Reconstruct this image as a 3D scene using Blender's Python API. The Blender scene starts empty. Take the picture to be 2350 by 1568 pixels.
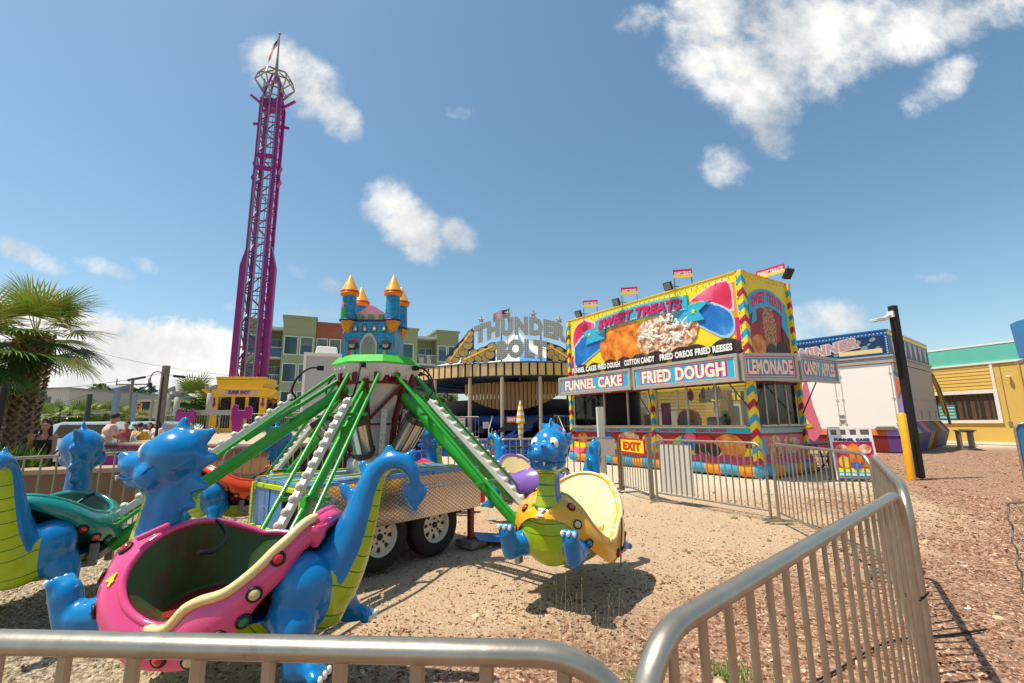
import bpy, bmesh, math, random
import numpy as np
from mathutils import Vector, Matrix
sc = bpy.context.scene
COL = sc.collection
PI = math.pi
# ------------------------------------------------------------------ camera
TILT, ROLL, FPX, CH = math.radians(10.1), .0114, 1044.4, 1.45
cam = bpy.data.objects.new('camera', bpy.data.cameras.new('camera'))
COL.objects.link(cam)
cam.data.sensor_width = 36; cam.data.lens = 16.0
cam.data.clip_end = 3000; cam.data.clip_start = .05
cam.matrix_world = Matrix.Translation((0, 0, CH)) @ Matrix.Rotation(PI/2+TILT, 4, 'X') @ Matrix.Rotation(-ROLL, 4, 'Z')
sc.camera = cam
# ------------------------------------------------------------------ world
SUN_EL = math.radians(68); SUN_AZ = math.radians(-98)     # azimuth from +Y, negative = left
world = bpy.data.worlds.new('World'); sc.world = world; world.use_nodes = True
wn = world.node_tree.nodes; wl = world.node_tree.links; wn.clear()
def WN(t, **k):
    n = wn.new(t)
    for a, b in k.items(): setattr(n, a, b)
    return n
def wmath(op, a, b=None, c=None, clamp=False):
    n = WN('ShaderNodeMath', operation=op); n.use_clamp = clamp
    for i, v in enumerate((a, b, c)):
        if v is None: continue
        if isinstance(v, (int, float)): n.inputs[i].default_value = v
        else: wl.new(v, n.inputs[i])
    return n.outputs[0]
sky = WN('ShaderNodeTexSky', sky_type='NISHITA'); sky.sun_disc = False
sky.sun_elevation = SUN_EL; sky.sun_rotation = SUN_AZ
sky.air_density = 1.0; sky.dust_density = 1.0; sky.ozone_density = 1.4
tc = WN('ShaderNodeTexCoord'); sep = WN('ShaderNodeSeparateXYZ'); wl.new(tc.outputs['Generated'], sep.inputs[0])
ydiv = wmath('MAXIMUM', sep.outputs[1], .02)
U = wmath('DIVIDE', sep.outputs[0], ydiv); V = wmath('DIVIDE', sep.outputs[2], ydiv)
cb = WN('ShaderNodeCombineXYZ'); wl.new(U, cb.inputs[0]); wl.new(V, cb.inputs[1])
def wnoise(scale, detail, rough, off=0):
    n = WN('ShaderNodeTexNoise'); n.inputs['Scale'].default_value = scale; n.inputs['Detail'].default_value = detail
    n.inputs['Roughness'].default_value = rough
    m = WN('ShaderNodeVectorMath', operation='ADD'); wl.new(cb.outputs[0], m.inputs[0]); m.inputs[1].default_value = (off, off*.7, off*1.3)
    wl.new(m.outputs[0], n.inputs['Vector']); return n.outputs[0]
n1 = wnoise(7, 9, .62); n2 = wnoise(16, 8, .6, 4.2); n3 = wnoise(3.2, 7, .55, 9.1); n4 = wnoise(38, 6, .6, 2.)
# clouds: centre (u, v) on the plane y=1, half sizes, tilt in degrees, strength
CLOUDS = [(620,125,48,34,0,.95),(655,165,60,42,-20,1.0),(705,200,62,45,-40,1.1),(770,262,60,28,-48,.95),(578,158,20,13,0,.6),
 (885,465,42,40,-50,1.0),(945,525,66,42,-40,1.1),(1050,540,38,28,-30,.95),(970,570,34,24,0,.8),
 (1630,50,70,80,0,1.1),(1690,150,110,80,-20,1.15),(1750,245,60,55,-20,1.0),(1775,315,40,34,0,.85),(1850,80,150,90,0,1.15),(2010,60,150,60,0,1.1),(2170,40,150,50,10,.95),(2290,10,80,25,10,.75),
 (2165,190,85,30,38,.8),(1460,45,42,26,0,.55),(1665,385,40,34,0,.6),(1052,258,22,12,0,.4),(60,585,76,20,-22,.8),(235,614,52,15,-15,.65),(332,608,28,11,-28,.6),(680,625,22,11,-28,.6),(760,655,22,12,-20,.5),(522,705,18,10,0,.5),
 (1900,735,66,34,0,.95),(1845,770,60,26,0,.7),(680,722,60,12,0,.55),(2140,640,30,10,0,.3)]   # seen from the fair: bearing and height of each cloud in photo pixels, size, tilt
def cdir(px, py):
    a = (px-1175)/1044.4; b = (784-py)/1044.4; c, s = math.cos(ROLL), math.sin(ROLL); x = c*a+s*b; y = -s*a+c*b
    f = math.cos(TILT)-math.sin(TILT)*y; return x/f, (math.sin(TILT)+math.cos(TILT)*y)/f, f
def cl(c):
    u, v, f = cdir(c[0], c[1]); return (u, v, c[2]/1044.4/f, c[3]/1044.4/f/f, c[4], c[5])
acc = None
for (cu, cv, ru, rv, ang, st) in [cl(c[:2]+(c[2]*1.22, c[3]*1.22)+c[4:]) for c in CLOUDS]:
    a = math.radians(ang); ca, sa = math.cos(a), math.sin(a)
    du = wmath('SUBTRACT', U, cu); dv = wmath('SUBTRACT', V, cv)
    p = wmath('MULTIPLY_ADD', dv, sa/ru, wmath('MULTIPLY', du, ca/ru))
    q = wmath('MULTIPLY_ADD', dv, ca/rv, wmath('MULTIPLY', du, -sa/rv))
    d2 = wmath('ADD', wmath('MULTIPLY', p, p), wmath('MULTIPLY', q, q))
    g = wmath('MULTIPLY', wmath('SUBTRACT', 1.0, wmath('MULTIPLY', d2, .5)), st)
    acc = g if acc is None else wmath('MAXIMUM', acc, g)
acc = wmath('MAXIMUM', acc, -1)
# bank of cumulus low on the left: top edge falls from v=.30 at u=-1.1 to .16 at u=-.5
edge = wmath('MULTIPLY_ADD', U, -.155, .118)
edge = wmath('MULTIPLY_ADD', wmath('SUBTRACT', n3, .5), .16, edge)
edge = wmath('MULTIPLY_ADD', wmath('SUBTRACT', n1, .5), .09, edge)
bank = wmath('MULTIPLY', wmath('SUBTRACT', edge, V), 34)
lim = wmath('MULTIPLY', wmath('SUBTRACT', -.12, U), 6)
bank = wmath('MINIMUM', bank, lim)
bank = wmath('MINIMUM', wmath('MAXIMUM', bank, -1.2), 2.1)
fld = wmath('MAXIMUM', acc, bank)
det = wmath('ADD', wmath('MULTIPLY', wmath('SUBTRACT', n1, .5), 2.3), wmath('MULTIPLY', wmath('SUBTRACT', n2, .5), 1.0))
det = wmath('ADD', det, wmath('MULTIPLY', wmath('SUBTRACT', n4, .5), .5))
dens = wmath('ADD', wmath('MULTIPLY', fld, 1.2), det)
mr = WN('ShaderNodeMapRange', interpolation_type='SMOOTHSTEP'); wl.new(dens, mr.inputs[0]); mr.inputs[1].default_value = .12; mr.inputs[2].default_value = 1.45
front = wmath('GREATER_THAN', sep.outputs[1], .03)
cmask = wmath('MULTIPLY', mr.outputs[0], front)
cmask = wmath('MULTIPLY', cmask, wmath('GREATER_THAN', sep.outputs[2], 0))
hsv = WN('ShaderNodeHueSaturation'); hsv.inputs['Saturation'].default_value = 1.08; hsv.inputs['Hue'].default_value = .483; hsv.inputs['Value'].default_value = 1.0
wl.new(sky.outputs[0], hsv.inputs['Color'])
bg = WN('ShaderNodeBackground'); bg.inputs[1].default_value = .098; wl.new(hsv.outputs[0], bg.inputs[0])
ccol = WN('ShaderNodeMixRGB'); ccol.inputs[1].default_value = (.55, .59, .62, 1); ccol.inputs[2].default_value = (1, .985, .95, 1)
sh = WN('ShaderNodeMapRange'); wl.new(wmath('ADD', n3, wmath('MULTIPLY', n1, .6)), sh.inputs[0]); sh.inputs[1].default_value = .62; sh.inputs[2].default_value = .92
wl.new(sh.outputs[0], ccol.inputs[0])
bgc = WN('ShaderNodeBackground'); bgc.inputs[1].default_value = .66; wl.new(ccol.outputs[0], bgc.inputs[0])
mx = WN('ShaderNodeMixShader'); wl.new(cmask, mx.inputs[0]); wl.new(bg.outputs[0], mx.inputs[1]); wl.new(bgc.outputs[0], mx.inputs[2])
wo = WN('ShaderNodeOutputWorld'); wl.new(mx.outputs[0], wo.inputs[0])
sl = bpy.data.lights.new('sun', 'SUN'); sl.energy = 3.7; sl.angle = math.radians(.53); sl.color = (1, .93, .81)
so = bpy.data.objects.new('sun', sl); COL.objects.link(so)
sd = Vector((math.sin(SUN_AZ)*math.cos(SUN_EL), math.cos(SUN_AZ)*math.cos(SUN_EL), math.sin(SUN_EL)))
so.rotation_euler = sd.to_track_quat('Z', 'Y').to_euler()
sc.view_settings.view_transform = 'Standard'; sc.view_settings.look = 'None'
sc.view_settings.exposure = .66; sc.view_settings.gamma = 1
sc.cycles.max_bounces = 6; sc.cycles.transparent_max_bounces = 12
# ------------------------------------------------------------------ helpers
def ray(px, py):                      # photo pixel (2350 wide) -> world direction of that place
    a = (px-1175)/FPX; b = (784-py)/FPX; c, s = math.cos(ROLL), math.sin(ROLL)
    x = c*a+s*b; y = -s*a+c*b
    return Vector((x, math.cos(TILT)-math.sin(TILT)*y, math.sin(TILT)+math.cos(TILT)*y))
def G(px, py, z=0.):
    r = ray(px, py); k = (z-CH)/r.z; return Vector((r.x*k, r.y*k, z))
def AT(px, py, Y):
    r = ray(px, py); k = Y/r.y; return Vector((r.x*k, Y, CH+r.z*k))
def hx(h, k=1.):
    h = h.lstrip('#'); r = [int(h[i:i+2], 16)/255 for i in (0, 2, 4)]
    return tuple(min(1, k*(c/12.92 if c < .04045 else ((c+.055)/1.055)**2.4)) for c in r)+(1,)
MATS = {}
def mat(name, col, rough=.5, metal=0., var=.12, scale=6., bump=0., bscale=60., coat=0., dirt=None, alpha=None, spec=.5, obj=True):
    if name in MATS: return MATS[name]
    if isinstance(col, str): col = hx(col)
    m = bpy.data.materials.new(name); m.use_nodes = True; nt = m.node_tree; N = nt.nodes; L = nt.links
    b = N['Principled BSDF']; b.inputs['Roughness'].default_value = rough; b.inputs['Metallic'].default_value = metal
    b.inputs['Specular IOR Level'].default_value = spec
    if coat: b.inputs['Coat Weight'].default_value = coat; b.inputs['Coat Roughness'].default_value = .08
    t = N.new('ShaderNodeTexCoord'); no = N.new('ShaderNodeTexNoise'); no.inputs['Scale'].default_value = scale; no.inputs['Detail'].default_value = 6
    L.new(t.outputs['Object'], no.inputs['Vector'])
    mx = N.new('ShaderNodeMixRGB'); mx.inputs[1].default_value = tuple(c*(1-var) for c in col[:3])+(1,)
    mx.inputs[2].default_value = tuple(min(1, c*(1+var)) for c in col[:3])+(1,)
    L.new(no.outputs[0], mx.inputs[0]); out = mx.outputs[0]
    if dirt:
        dn = N.new('ShaderNodeTexNoise'); dn.inputs['Scale'].default_value = dirt[1]; dn.inputs['Detail'].default_value = 8; dn.inputs['Roughness'].default_value = .7
        L.new(t.outputs['Object'], dn.inputs['Vector'])
        r = N.new('ShaderNodeMapRange'); L.new(dn.outputs[0], r.inputs[0]); r.inputs[1].default_value = dirt[2]; r.inputs[2].default_value = dirt[2]+.12
        m2 = N.new('ShaderNodeMixRGB'); L.new(r.outputs[0], m2.inputs[0]); L.new(out, m2.inputs[1]); m2.inputs[2].default_value = hx(dirt[0]); out = m2.outputs[0]
    L.new(out, b.inputs['Base Color'])
    rr = N.new('ShaderNodeMapRange'); L.new(no.outputs[0], rr.inputs[0]); rr.inputs[3].default_value = max(0.02, rough-.08); rr.inputs[4].default_value = min(1, rough+.08); L.new(rr.outputs[0], b.inputs['Roughness'])
    if bump:
        bn = N.new('ShaderNodeTexNoise'); bn.inputs['Scale'].default_value = bscale; bn.inputs['Detail'].default_value = 5; L.new(t.outputs['Object'], bn.inputs['Vector'])
        bp = N.new('ShaderNodeBump'); bp.inputs['Strength'].default_value = bump; bp.inputs['Distance'].default_value = .02; L.new(bn.outputs[0], bp.inputs['Height']); L.new(bp.outputs[0], b.inputs['Normal'])
    if alpha is not None: b.inputs['Alpha'].default_value = alpha
    MATS[name] = m; return m
def nodes(m): return m.node_tree.nodes, m.node_tree.links, m.node_tree.nodes['Principled BSDF']
I4 = Matrix.Identity(4)
def T(x, y, z): return Matrix.Translation((x, y, z))
def RZ(a): return Matrix.Rotation(a, 4, 'Z')
def RX(a): return Matrix.Rotation(a, 4, 'X')
def RY(a): return Matrix.Rotation(a, 4, 'Y')
def frame_of(d, up=Vector((0, 0, 1))):
    d = d.normalized()
    if abs(d.dot(up)) > .999: up = Vector((0, 1, 0))
    x = d.cross(up).normalized(); y = x.cross(d).normalized()
    return x, y, d
class MB:
    def __init__(s): s.v = []; s.f = []; s.m = []; s.sm = []; s.M = I4; s.k = 0; s.s = False
    def add(s, vs, fs, k=None, smooth=None):
        b = len(s.v); M = s.M
        s.v += [tuple(M @ Vector(p)) for p in vs]
        s.f += [tuple(i+b for i in f) for f in fs]
        s.m += [s.k if k is None else k]*len(fs); s.sm += [s.s if smooth is None else smooth]*len(fs); return s
    def box(s, c, d, k=None, R=None):
        x, y, z = d[0]/2, d[1]/2, d[2]/2; c = Vector(c)
        vs = [Vector((i*x, j*y, l*z)) for i in (-1, 1) for j in (-1, 1) for l in (-1, 1)]
        if R is not None: vs = [R.to_3x3() @ v for v in vs]
        return s.add([c+v for v in vs], [(0, 1, 3, 2), (4, 6, 7, 5), (0, 4, 5, 1), (2, 3, 7, 6), (0, 2, 6, 4), (1, 5, 7, 3)], k, False)
    def b2(s, a, b, k=None):
        return s.box([(a[i]+b[i])/2 for i in range(3)], [abs(b[i]-a[i]) for i in range(3)], k)
    def bar(s, p, q, w, h, k=None, up=Vector((0, 0, 1))):
        p = Vector(p); q = Vector(q); x, y, d = frame_of(q-p, up)
        vs = [a+x*i*w/2+y*j*h/2 for a in (p, q) for i, j in ((-1, -1), (1, -1), (1, 1), (-1, 1))]
        return s.add(vs, [(3, 2, 1, 0), (4, 5, 6, 7), (0, 1, 5, 4), (1, 2, 6, 5), (2, 3, 7, 6), (3, 0, 4, 7)], k, False)
    def tube(s, pts, r, n=10, k=None, caps=True, sy=1., up=Vector((0, 0, 1)), closed=False):
        pts = [Vector(p) for p in pts]; N = len(pts); rs = r if isinstance(r, (list, tuple)) else [r]*N
        vs = []; px = None
        for i, p in enumerate(pts):
            if closed: d = pts[(i+1) % N]-pts[i-1]
            else: d = pts[min(i+1, N-1)]-pts[max(i-1, 0)]
            d = d.normalized() if d.length > 1e-9 else Vector((0, 0, 1))
            if px is None: x, y, _ = frame_of(d, up)
            else:
                x = (px-d*px.dot(d)); x = x.normalized() if x.length > 1e-6 else frame_of(d, up)[0]; y = x.cross(d).normalized()
            px = x
            for j in range(n):
                a = 2*PI*j/n; vs.append(p+x*math.cos(a)*rs[i]+y*math.sin(a)*rs[i]*sy)
        fs = []; R = N if closed else N-1
        for i in range(R):
            for j in range(n):
                a = i*n+j; b = i*n+(j+1) % n; c = ((i+1) % N)*n+(j+1) % n; d = ((i+1) % N)*n+j; fs.append((a, b, c, d))
        s.add(vs, fs, k, True)
        if caps and not closed:
            s.add(vs[:n], [tuple(range(n-1, -1, -1))], k, False); s.add(vs[-n:], [tuple(range(n))], k, False)
        return s
    def lathe(s, prof, n=24, k=None, c=(0, 0, 0), smooth=True, a0=0., a1=2*PI):
        full = abs(a1-a0-2*PI) < 1e-6; cols = n if full else n+1; c = Vector(c); vs = []
        for (r, z) in prof:
            for j in range(cols):
                a = a0+(a1-a0)*j/n; vs.append(c+Vector((r*math.cos(a), r*math.sin(a), z)))
        fs = [(i*cols+j, i*cols+(j+1) % cols, (i+1)*cols+(j+1) % cols, (i+1)*cols+j) for i in range(len(prof)-1) for j in range(n)]
        return s.add(vs, fs, k, smooth)
    def ell(s, c, r, n=16, m=10, k=None, R=None):
        vs = []; c = Vector(c); r = r if hasattr(r, '__len__') else (r, r, r)
        for i in range(m+1):
            t = PI*i/m
            for j in range(n):
                a = 2*PI*j/n; v = Vector((r[0]*math.sin(t)*math.cos(a), r[1]*math.sin(t)*math.sin(a), r[2]*math.cos(t)))
                vs.append(c+(R.to_3x3() @ v if R is not None else v))
        fs = [(i*n+j, (i+1)*n+j, (i+1)*n+(j+1) % n, i*n+(j+1) % n) for i in range(m) for j in range(n)]
        return s.add(vs, fs, k, True)
    def cap(s, p, q, r0, r1, n=14, k=None):     # tapered limb with round ends
        p = Vector(p); q = Vector(q); d = (q-p).normalized(); pts = []; rs = []
        for i in range(5):
            a = PI/2*(i/4); pts.append(p-d*r0*math.cos(a)); rs.append(max(.001, r0*math.sin(a)))
        for i in range(5):
            a = PI/2*(i/4); pts.append(q+d*r1*math.sin(a)); rs.append(max(.001, r1*math.cos(a)))
        return s.tube(pts, rs, n, k)
    def prism(s, poly, y0, y1, k=None, plane='xz'):       # polygon in xz, thickness along y
        n = len(poly)
        f = (lambda a, b, y: (a, y, b)) if plane == 'xz' else (lambda a, b, y: (a, b, y)) if plane == 'xy' else (lambda a, b, y: (y, a, b))
        vs = [f(a, b, y0) for a, b in poly]+[f(a, b, y1) for a, b in poly]
        fs = [tuple(range(n)), tuple(range(2*n-1, n-1, -1))]+[(i, i+n, (i+1) % n+n, (i+1) % n) for i in range(n)]
        return s.add(vs, fs, k, False)
    def text(s, body, c, w, h, k=None, y=0., depth=.004, bold=.02, fn=None, shear=0.):
        vs, fs = text_geo(body, bold, depth > 0, shear)
        out = []
        for (a, b, z) in vs:
            X = c[0]+(a-.5)*w; Z = c[1]+(b-.5)*h; Y = y-(depth if z > .5 else 0)
            if fn: X, Z = fn(X, Z)
            out.append((X, Y, Z))
        return s.add(out, fs, k, False)
    def build(s, name, mats, parent=None, bevel=0., mw=None):
        me = bpy.data.meshes.new(name); me.from_pydata(s.v, [], s.f)
        if not isinstance(mats, (list, tuple)): mats = [mats]
        for m in mats: me.materials.append(m)
        me.polygons.foreach_set('material_index', s.m); me.polygons.foreach_set('use_smooth', s.sm); me.update()
        o = bpy.data.objects.new(name, me); COL.objects.link(o)
        if parent is not None: o.parent = parent
        if mw is not None: o.matrix_world = mw
        if bevel:
            b = o.modifiers.new('bevel', 'BEVEL'); b.width = bevel; b.segments = 2; b.limit_method = 'ANGLE'; b.angle_limit = math.radians(50)
        return o
_TG = {}
def text_geo(body, bold, thick, shear=0.):
    key = (body, bold, thick, shear)
    if key in _TG: return _TG[key]
    cu = bpy.data.curves.new('t', 'FONT'); cu.body = body; cu.size = 1; cu.offset = bold; cu.extrude = .5 if thick else 0; cu.resolution_u = 3; cu.shear = shear
    cu.space_character = 1.0+bold*1.6
    o = bpy.data.objects.new('t', cu); COL.objects.link(o); dg = bpy.context.evaluated_depsgraph_get(); dg.update()
    me = bpy.data.meshes.new_from_object(o.evaluated_get(dg)); v = np.array([x.co[:] for x in me.vertices]); fs = [tuple(p.vertices) for p in me.polygons]
    bpy.data.objects.remove(o); bpy.data.curves.remove(cu); bpy.data.meshes.remove(me)
    lo = v.min(0); hi = v.max(0); vv = np.zeros_like(v); vv[:, 0] = (v[:, 0]-lo[0])/(hi[0]-lo[0]); vv[:, 1] = (v[:, 1]-lo[1])/(hi[1]-lo[1]); vv[:, 2] = (v[:, 2] > 0)
    _TG[key] = ([tuple(x) for x in vv], fs); return _TG[key]
def tag(o, label=None, cat=None, group=None, kind=None):
    if label: o['label'] = label
    if cat: o['category'] = cat
    if group: o['group'] = group
    if kind: o['kind'] = kind
    return o
def thing(name, label, cat, loc=(0, 0, 0), rz=0., group=None):
    o = bpy.data.objects.new(name, None); COL.objects.link(o); o.location = loc; o.rotation_euler = (0, 0, rz); o.empty_display_size = .2
    return tag(o, label, cat, group)
def copy_tree(o, parent=None):
    c = o.copy(); COL.objects.link(c)
    if parent is not None: c.parent = parent
    for ch in list(o.children): copy_tree(ch, c)
    return c
def dup(o, loc, rz, label, group=None):
    c = copy_tree(o); c.location = loc; c.rotation_euler = (0, 0, rz); c['label'] = label
    if group: c['group'] = group
    return c
def share(o, parent, loc=(0, 0, 0), rot=None):       # linked copy of one part
    c = o.copy(); COL.objects.link(c); c.parent = parent; c.location = loc
    if rot is not None: c.rotation_euler = rot
    return c
def arr_mesh(name, V_, F_, mats, midx=None, smooth=False, attr=None):
    me = bpy.data.meshes.new(name); V_ = np.asarray(V_, dtype=np.float32); F_ = np.asarray(F_, dtype=np.int32)
    nv, nf, k = len(V_), len(F_), F_.shape[1]
    me.vertices.add(nv); me.vertices.foreach_set('co', V_.ravel()); me.loops.add(nf*k); me.loops.foreach_set('vertex_index', F_.ravel())
    me.polygons.add(nf); me.polygons.foreach_set('loop_start', np.arange(nf, dtype=np.int32)*k)
    for m in (mats if isinstance(mats, (list, tuple)) else [mats]): me.materials.append(m)
    if midx is not None: me.polygons.foreach_set('material_index', np.asarray(midx, dtype=np.int32))
    if smooth: me.polygons.foreach_set('use_smooth', np.ones(nf, dtype=bool))
    if attr is not None:
        a = me.attributes.new('rnd', 'FLOAT', 'POINT'); a.data.foreach_set('value', np.asarray(attr, dtype=np.float32))
    me.update(calc_edges=True); me.validate(); return me
def obj_of(name, me, parent=None):
    o = bpy.data.objects.new(name, me); COL.objects.link(o); o.parent = parent; return o
def remesh(mb, voxel, smooth=4, fac=.5, decim=None):
    o = mb.build('tmp', mat('paint_white', '#e8e4da')); r = o.modifiers.new('r', 'REMESH'); r.mode = 'VOXEL'; r.voxel_size = voxel
    if smooth: q = o.modifiers.new('s', 'SMOOTH'); q.factor = fac; q.iterations = smooth
    dg = bpy.context.evaluated_depsgraph_get(); dg.update(); me = bpy.data.meshes.new_from_object(o.evaluated_get(dg))
    bpy.data.objects.remove(o); me.materials.clear()
    me.polygons.foreach_set('use_smooth', np.ones(len(me.polygons), dtype=bool)); return me
def interp(xs, ys, x, period=None):
    return float(np.interp(x, xs, ys, period=period))
def spline(pts, n):          # catmull-rom through points (tuples of any length)
    P = [np.array(p, float) for p in pts]; P = [2*P[0]-P[1]]+P+[2*P[-1]-P[-2]]; out = []
    for i in range(1, len(P)-2):
        for j in range(n):
            t = j/n; a, b, c, d = P[i-1:i+3]
            out.append(.5*((2*b)+(c-a)*t+(2*a-5*b+4*c-d)*t*t+(3*b-a-3*c+d)*t**3))
    out.append(P[-2]); return out
def bulbs(parent, pts, m, r=.022, name='bulb', sy=1.):
    b = None
    for p in pts:
        if b is None: q = MB(); q.ell((0, 0, 0), (r, r*sy, r), 8, 6); b = q.build(name, m, parent); o = b
        else: o = b.copy(); COL.objects.link(o); o.parent = parent
        o.location = p
# ------------------------------------------------------------------ common materials
ALU = mat('aluminium', '#a89f8e', .33, .75, .28, 16, .03, 40, dirt=('#6b5f4c', 7, .6))
GALV = mat('galvanised', '#948c7e', .5, .6, .2, 20, .1, 60, dirt=('#5a5246', 9, .66))
GREY = mat('grey_metal', '#8a8880', .5, .3, .15)
DARK = mat('black_steel', '#26221f', .45, .1, .2)
BLACK = mat('black_rubber', '#17140f', .75, 0, .3)
WHITE = mat('paint_white', '#e8e4da', .4, 0, .05, 4, dirt=('#a89f8c', 5, .68))
CREAM = mat('cream_fibreglass', '#e5cd90', .35, 0, .06, 9, .08, 80)
GREEN = mat('green_paint', '#1e9a1c', .3, 0, .12, 5, coat=.4, dirt=('#1d6b1c', 7, .66))
MAROON = mat('maroon_steel', '#6a1712', .5, 0, .2, 8, dirt=('#38211a', 9, .6))
PURPLE = mat('magenta_steel', '#8e0f72', .4, 0, .12, 2, dirt=('#5f104d', 3, .64))
YELLOW = mat('yellow_paint', '#f2b90e', .4, 0, .08, 4)
LIME = mat('lime_paint', '#bfd718', .35, 0, .07)
BLUE = mat('blue_paint', '#2268a8', .35, 0, .12, 4)
NAVY = mat('navy_paint', '#10305f', .45, 0, .2, 4)
RED = mat('red_paint', '#cf1f1b', .35, 0, .1)
ORANGE = mat('orange_paint', '#e86a12', .35, 0, .1)
PINK = mat('pink_paint', '#e0457c', .35, 0, .08)
MAGENTA = mat('magenta_print', '#d4145a', .45, 0, .06)
CYAN = mat('cyan_print', '#2fb0cf', .4, 0, .05)
PYEL = mat('yellow_print', '#f6dc12', .4, 0, .05)
WOOD = mat('plywood', '#96683c', .75, 0, .3, 3, .1)
GRAYWOOD = mat('weathered_wood', '#7c7263', .85, 0, .3, 5, .3)
GLASS = mat('window_glass', '#2e4444', .06, 0, .2, 1, spec=1.)
CONC = mat('concrete', '#a59b8b', .85, 0, .12, 3, .2)
def clear_glass():
    m = bpy.data.materials.new('clear_glass'); m.use_nodes = True; N, L, b = nodes(m); o = N['Material Output']
    tr = N.new('ShaderNodeBsdfTransparent'); tr.inputs[0].default_value = (.86, .89, .86, 1); gl = N.new('ShaderNodeBsdfGlossy'); gl.inputs['Roughness'].default_value = .03
    fr = N.new('ShaderNodeFresnel'); fr.inputs[0].default_value = 1.5; mx = N.new('ShaderNodeMixShader'); L.new(fr.outputs[0], mx.inputs[0]); L.new(tr.outputs[0], mx.inputs[1]); L.new(gl.outputs[0], mx.inputs[2]); L.new(mx.outputs[0], o.inputs[0]); return m
CGLASS = clear_glass()
# ------------------------------------------------------------------ ground
def ground_mat():
    m = bpy.data.materials.new('ground_soil'); m.use_nodes = True; N, L, b = nodes(m); b.inputs['Roughness'].default_value = .95; b.inputs['Specular IOR Level'].default_value = .1
    t = N.new('ShaderNodeTexCoord'); P = t.outputs['Object']
    def noise(sc_, det=6, ro=.6):
        n = N.new('ShaderNodeTexNoise'); n.inputs['Scale'].default_value = sc_; n.inputs['Detail'].default_value = det; n.inputs['Roughness'].default_value = ro; L.new(P, n.inputs[0]); return n.outputs[0]
    def mth(op, a, b_=None, c=None):
        n = N.new('ShaderNodeMath'); n.operation = op
        for i, v in enumerate((a, b_, c)):
            if v is None: continue
            if isinstance(v, (int, float)): n.inputs[i].default_value = v
            else: L.new(v, n.inputs[i])
        return n.outputs[0]
    def mixc(f, a, b_):
        n = N.new('ShaderNodeMixRGB')
        for i, v in enumerate((f, a, b_)):
            if isinstance(v, tuple): n.inputs[i].default_value = v
            elif isinstance(v, (int, float)): n.inputs[i].default_value = v
            else: L.new(v, n.inputs[i])
        return n.outputs[0]
    def ss(x, lo, hi):
        n = N.new('ShaderNodeMapRange'); n.interpolation_type = 'SMOOTHSTEP'; L.new(x, n.inputs[0]); n.inputs[1].default_value = lo; n.inputs[2].default_value = hi; return n.outputs[0]
    sp = N.new('ShaderNodeSeparateXYZ'); L.new(P, sp.inputs[0]); X, Y = sp.outputs[0], sp.outputs[1]
    big = noise(.55, 5); med = noise(3, 6); fine = noise(34, 6, .75); vf = noise(120, 3, .7)
    sand = mixc(ss(fine, .35, .68), hx('#ae9474'), hx('#d2b898'))
    sand = mixc(ss(med, .4, .65), sand, hx('#bfa285'))
    pale = mixc(ss(fine, .35, .6), hx('#b3a48d'), hx('#d6c8b0'))
    grav = mixc(ss(fine, .4, .6), hx('#6f6250'), hx('#c9b79c'))
    vor = N.new('ShaderNodeTexVoronoi'); vor.inputs['Scale'].default_value = 42; L.new(P, vor.inputs[0])
    vs = N.new('ShaderNodeSeparateColor'); L.new(vor.outputs['Color'], vs.inputs[0])
    mul = mixc(vs.outputs[0], hx('#694734'), hx('#c3a084')); mul = mixc(ss(fine, .45, .75), mul, hx('#a67e66'))
    # pale gravel beyond the railings, mulch near the camera and right, coarse gravel at left
    k = mth('ADD', mth('MULTIPLY', X, .35), mth('MULTIPLY', mth('SUBTRACT', big, .5), 2.2))
    mpale = ss(mth('SUBTRACT', Y, mth('MULTIPLY', X, .0)), 8.2, 11.5)
    near = ss(mth('ADD', mth('SUBTRACT', 4.3, Y), mth('ADD', mth('MULTIPLY', X, .45), mth('MULTIPLY', mth('SUBTRACT', big, .5), 3.5))), .1, 1.4)
    rgt = ss(mth('ADD', mth('SUBTRACT', X, mth('MULTIPLY_ADD', Y, .42, 1.9)), mth('MULTIPLY', mth('SUBTRACT', big, .5), 5)), -.4, 1.2)
    strip = ss(mth('ABSOLUTE', mth('SUBTRACT', mth('SUBTRACT', X, mth('MULTIPLY', Y, .35)), 3.9)), .35, .9)
    lft = ss(mth('ADD', mth('SUBTRACT', mth('MULTIPLY', X, -1), 1.9), mth('MULTIPLY', mth('SUBTRACT', big, .5), 2)), -.3, .9)
    farr = ss(Y, 20, 26)
    c = mixc(mpale, sand, pale); c = mixc(mth('MULTIPLY', lft, mth('SUBTRACT', 1, mpale)), c, grav)
    mm = mth('MINIMUM', mth('ADD', mth('MULTIPLY', near, mth('SUBTRACT', 1, lft)), mth('MULTIPLY', mth('MULTIPLY', rgt, mth('MULTIPLY_ADD', strip, .8, .2)), mth('SUBTRACT', 1, farr))), 1)
    mm = mth('MULTIPLY', mm, ss(mth('ADD', med, mm), .55, .95))
    c = mixc(mm, c, mul)
    sp_ = mixc(ss(vf, .7, .78), c, hx('#d9c8ae')); L.new(sp_, b.inputs['Base Color'])
    bp = N.new('ShaderNodeBump'); bp.inputs['Strength'].default_value = .75; bp.inputs['Distance'].default_value = .045
    h = mth('ADD', mth('MULTIPLY', fine, .7), mth('MULTIPLY', med, 2.6)); h = mth('ADD', h, mth('MULTIPLY', vor.outputs['Distance'], .5)); L.new(h, bp.inputs['Height']); L.new(bp.outputs[0], b.inputs['Normal'])
    return m
GM = ground_mat()
def gz(x, y): return .018*math.sin(x*1.7+.4)*math.cos(y*1.3)+.012*math.sin(x*4.1+y*3.3)
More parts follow.
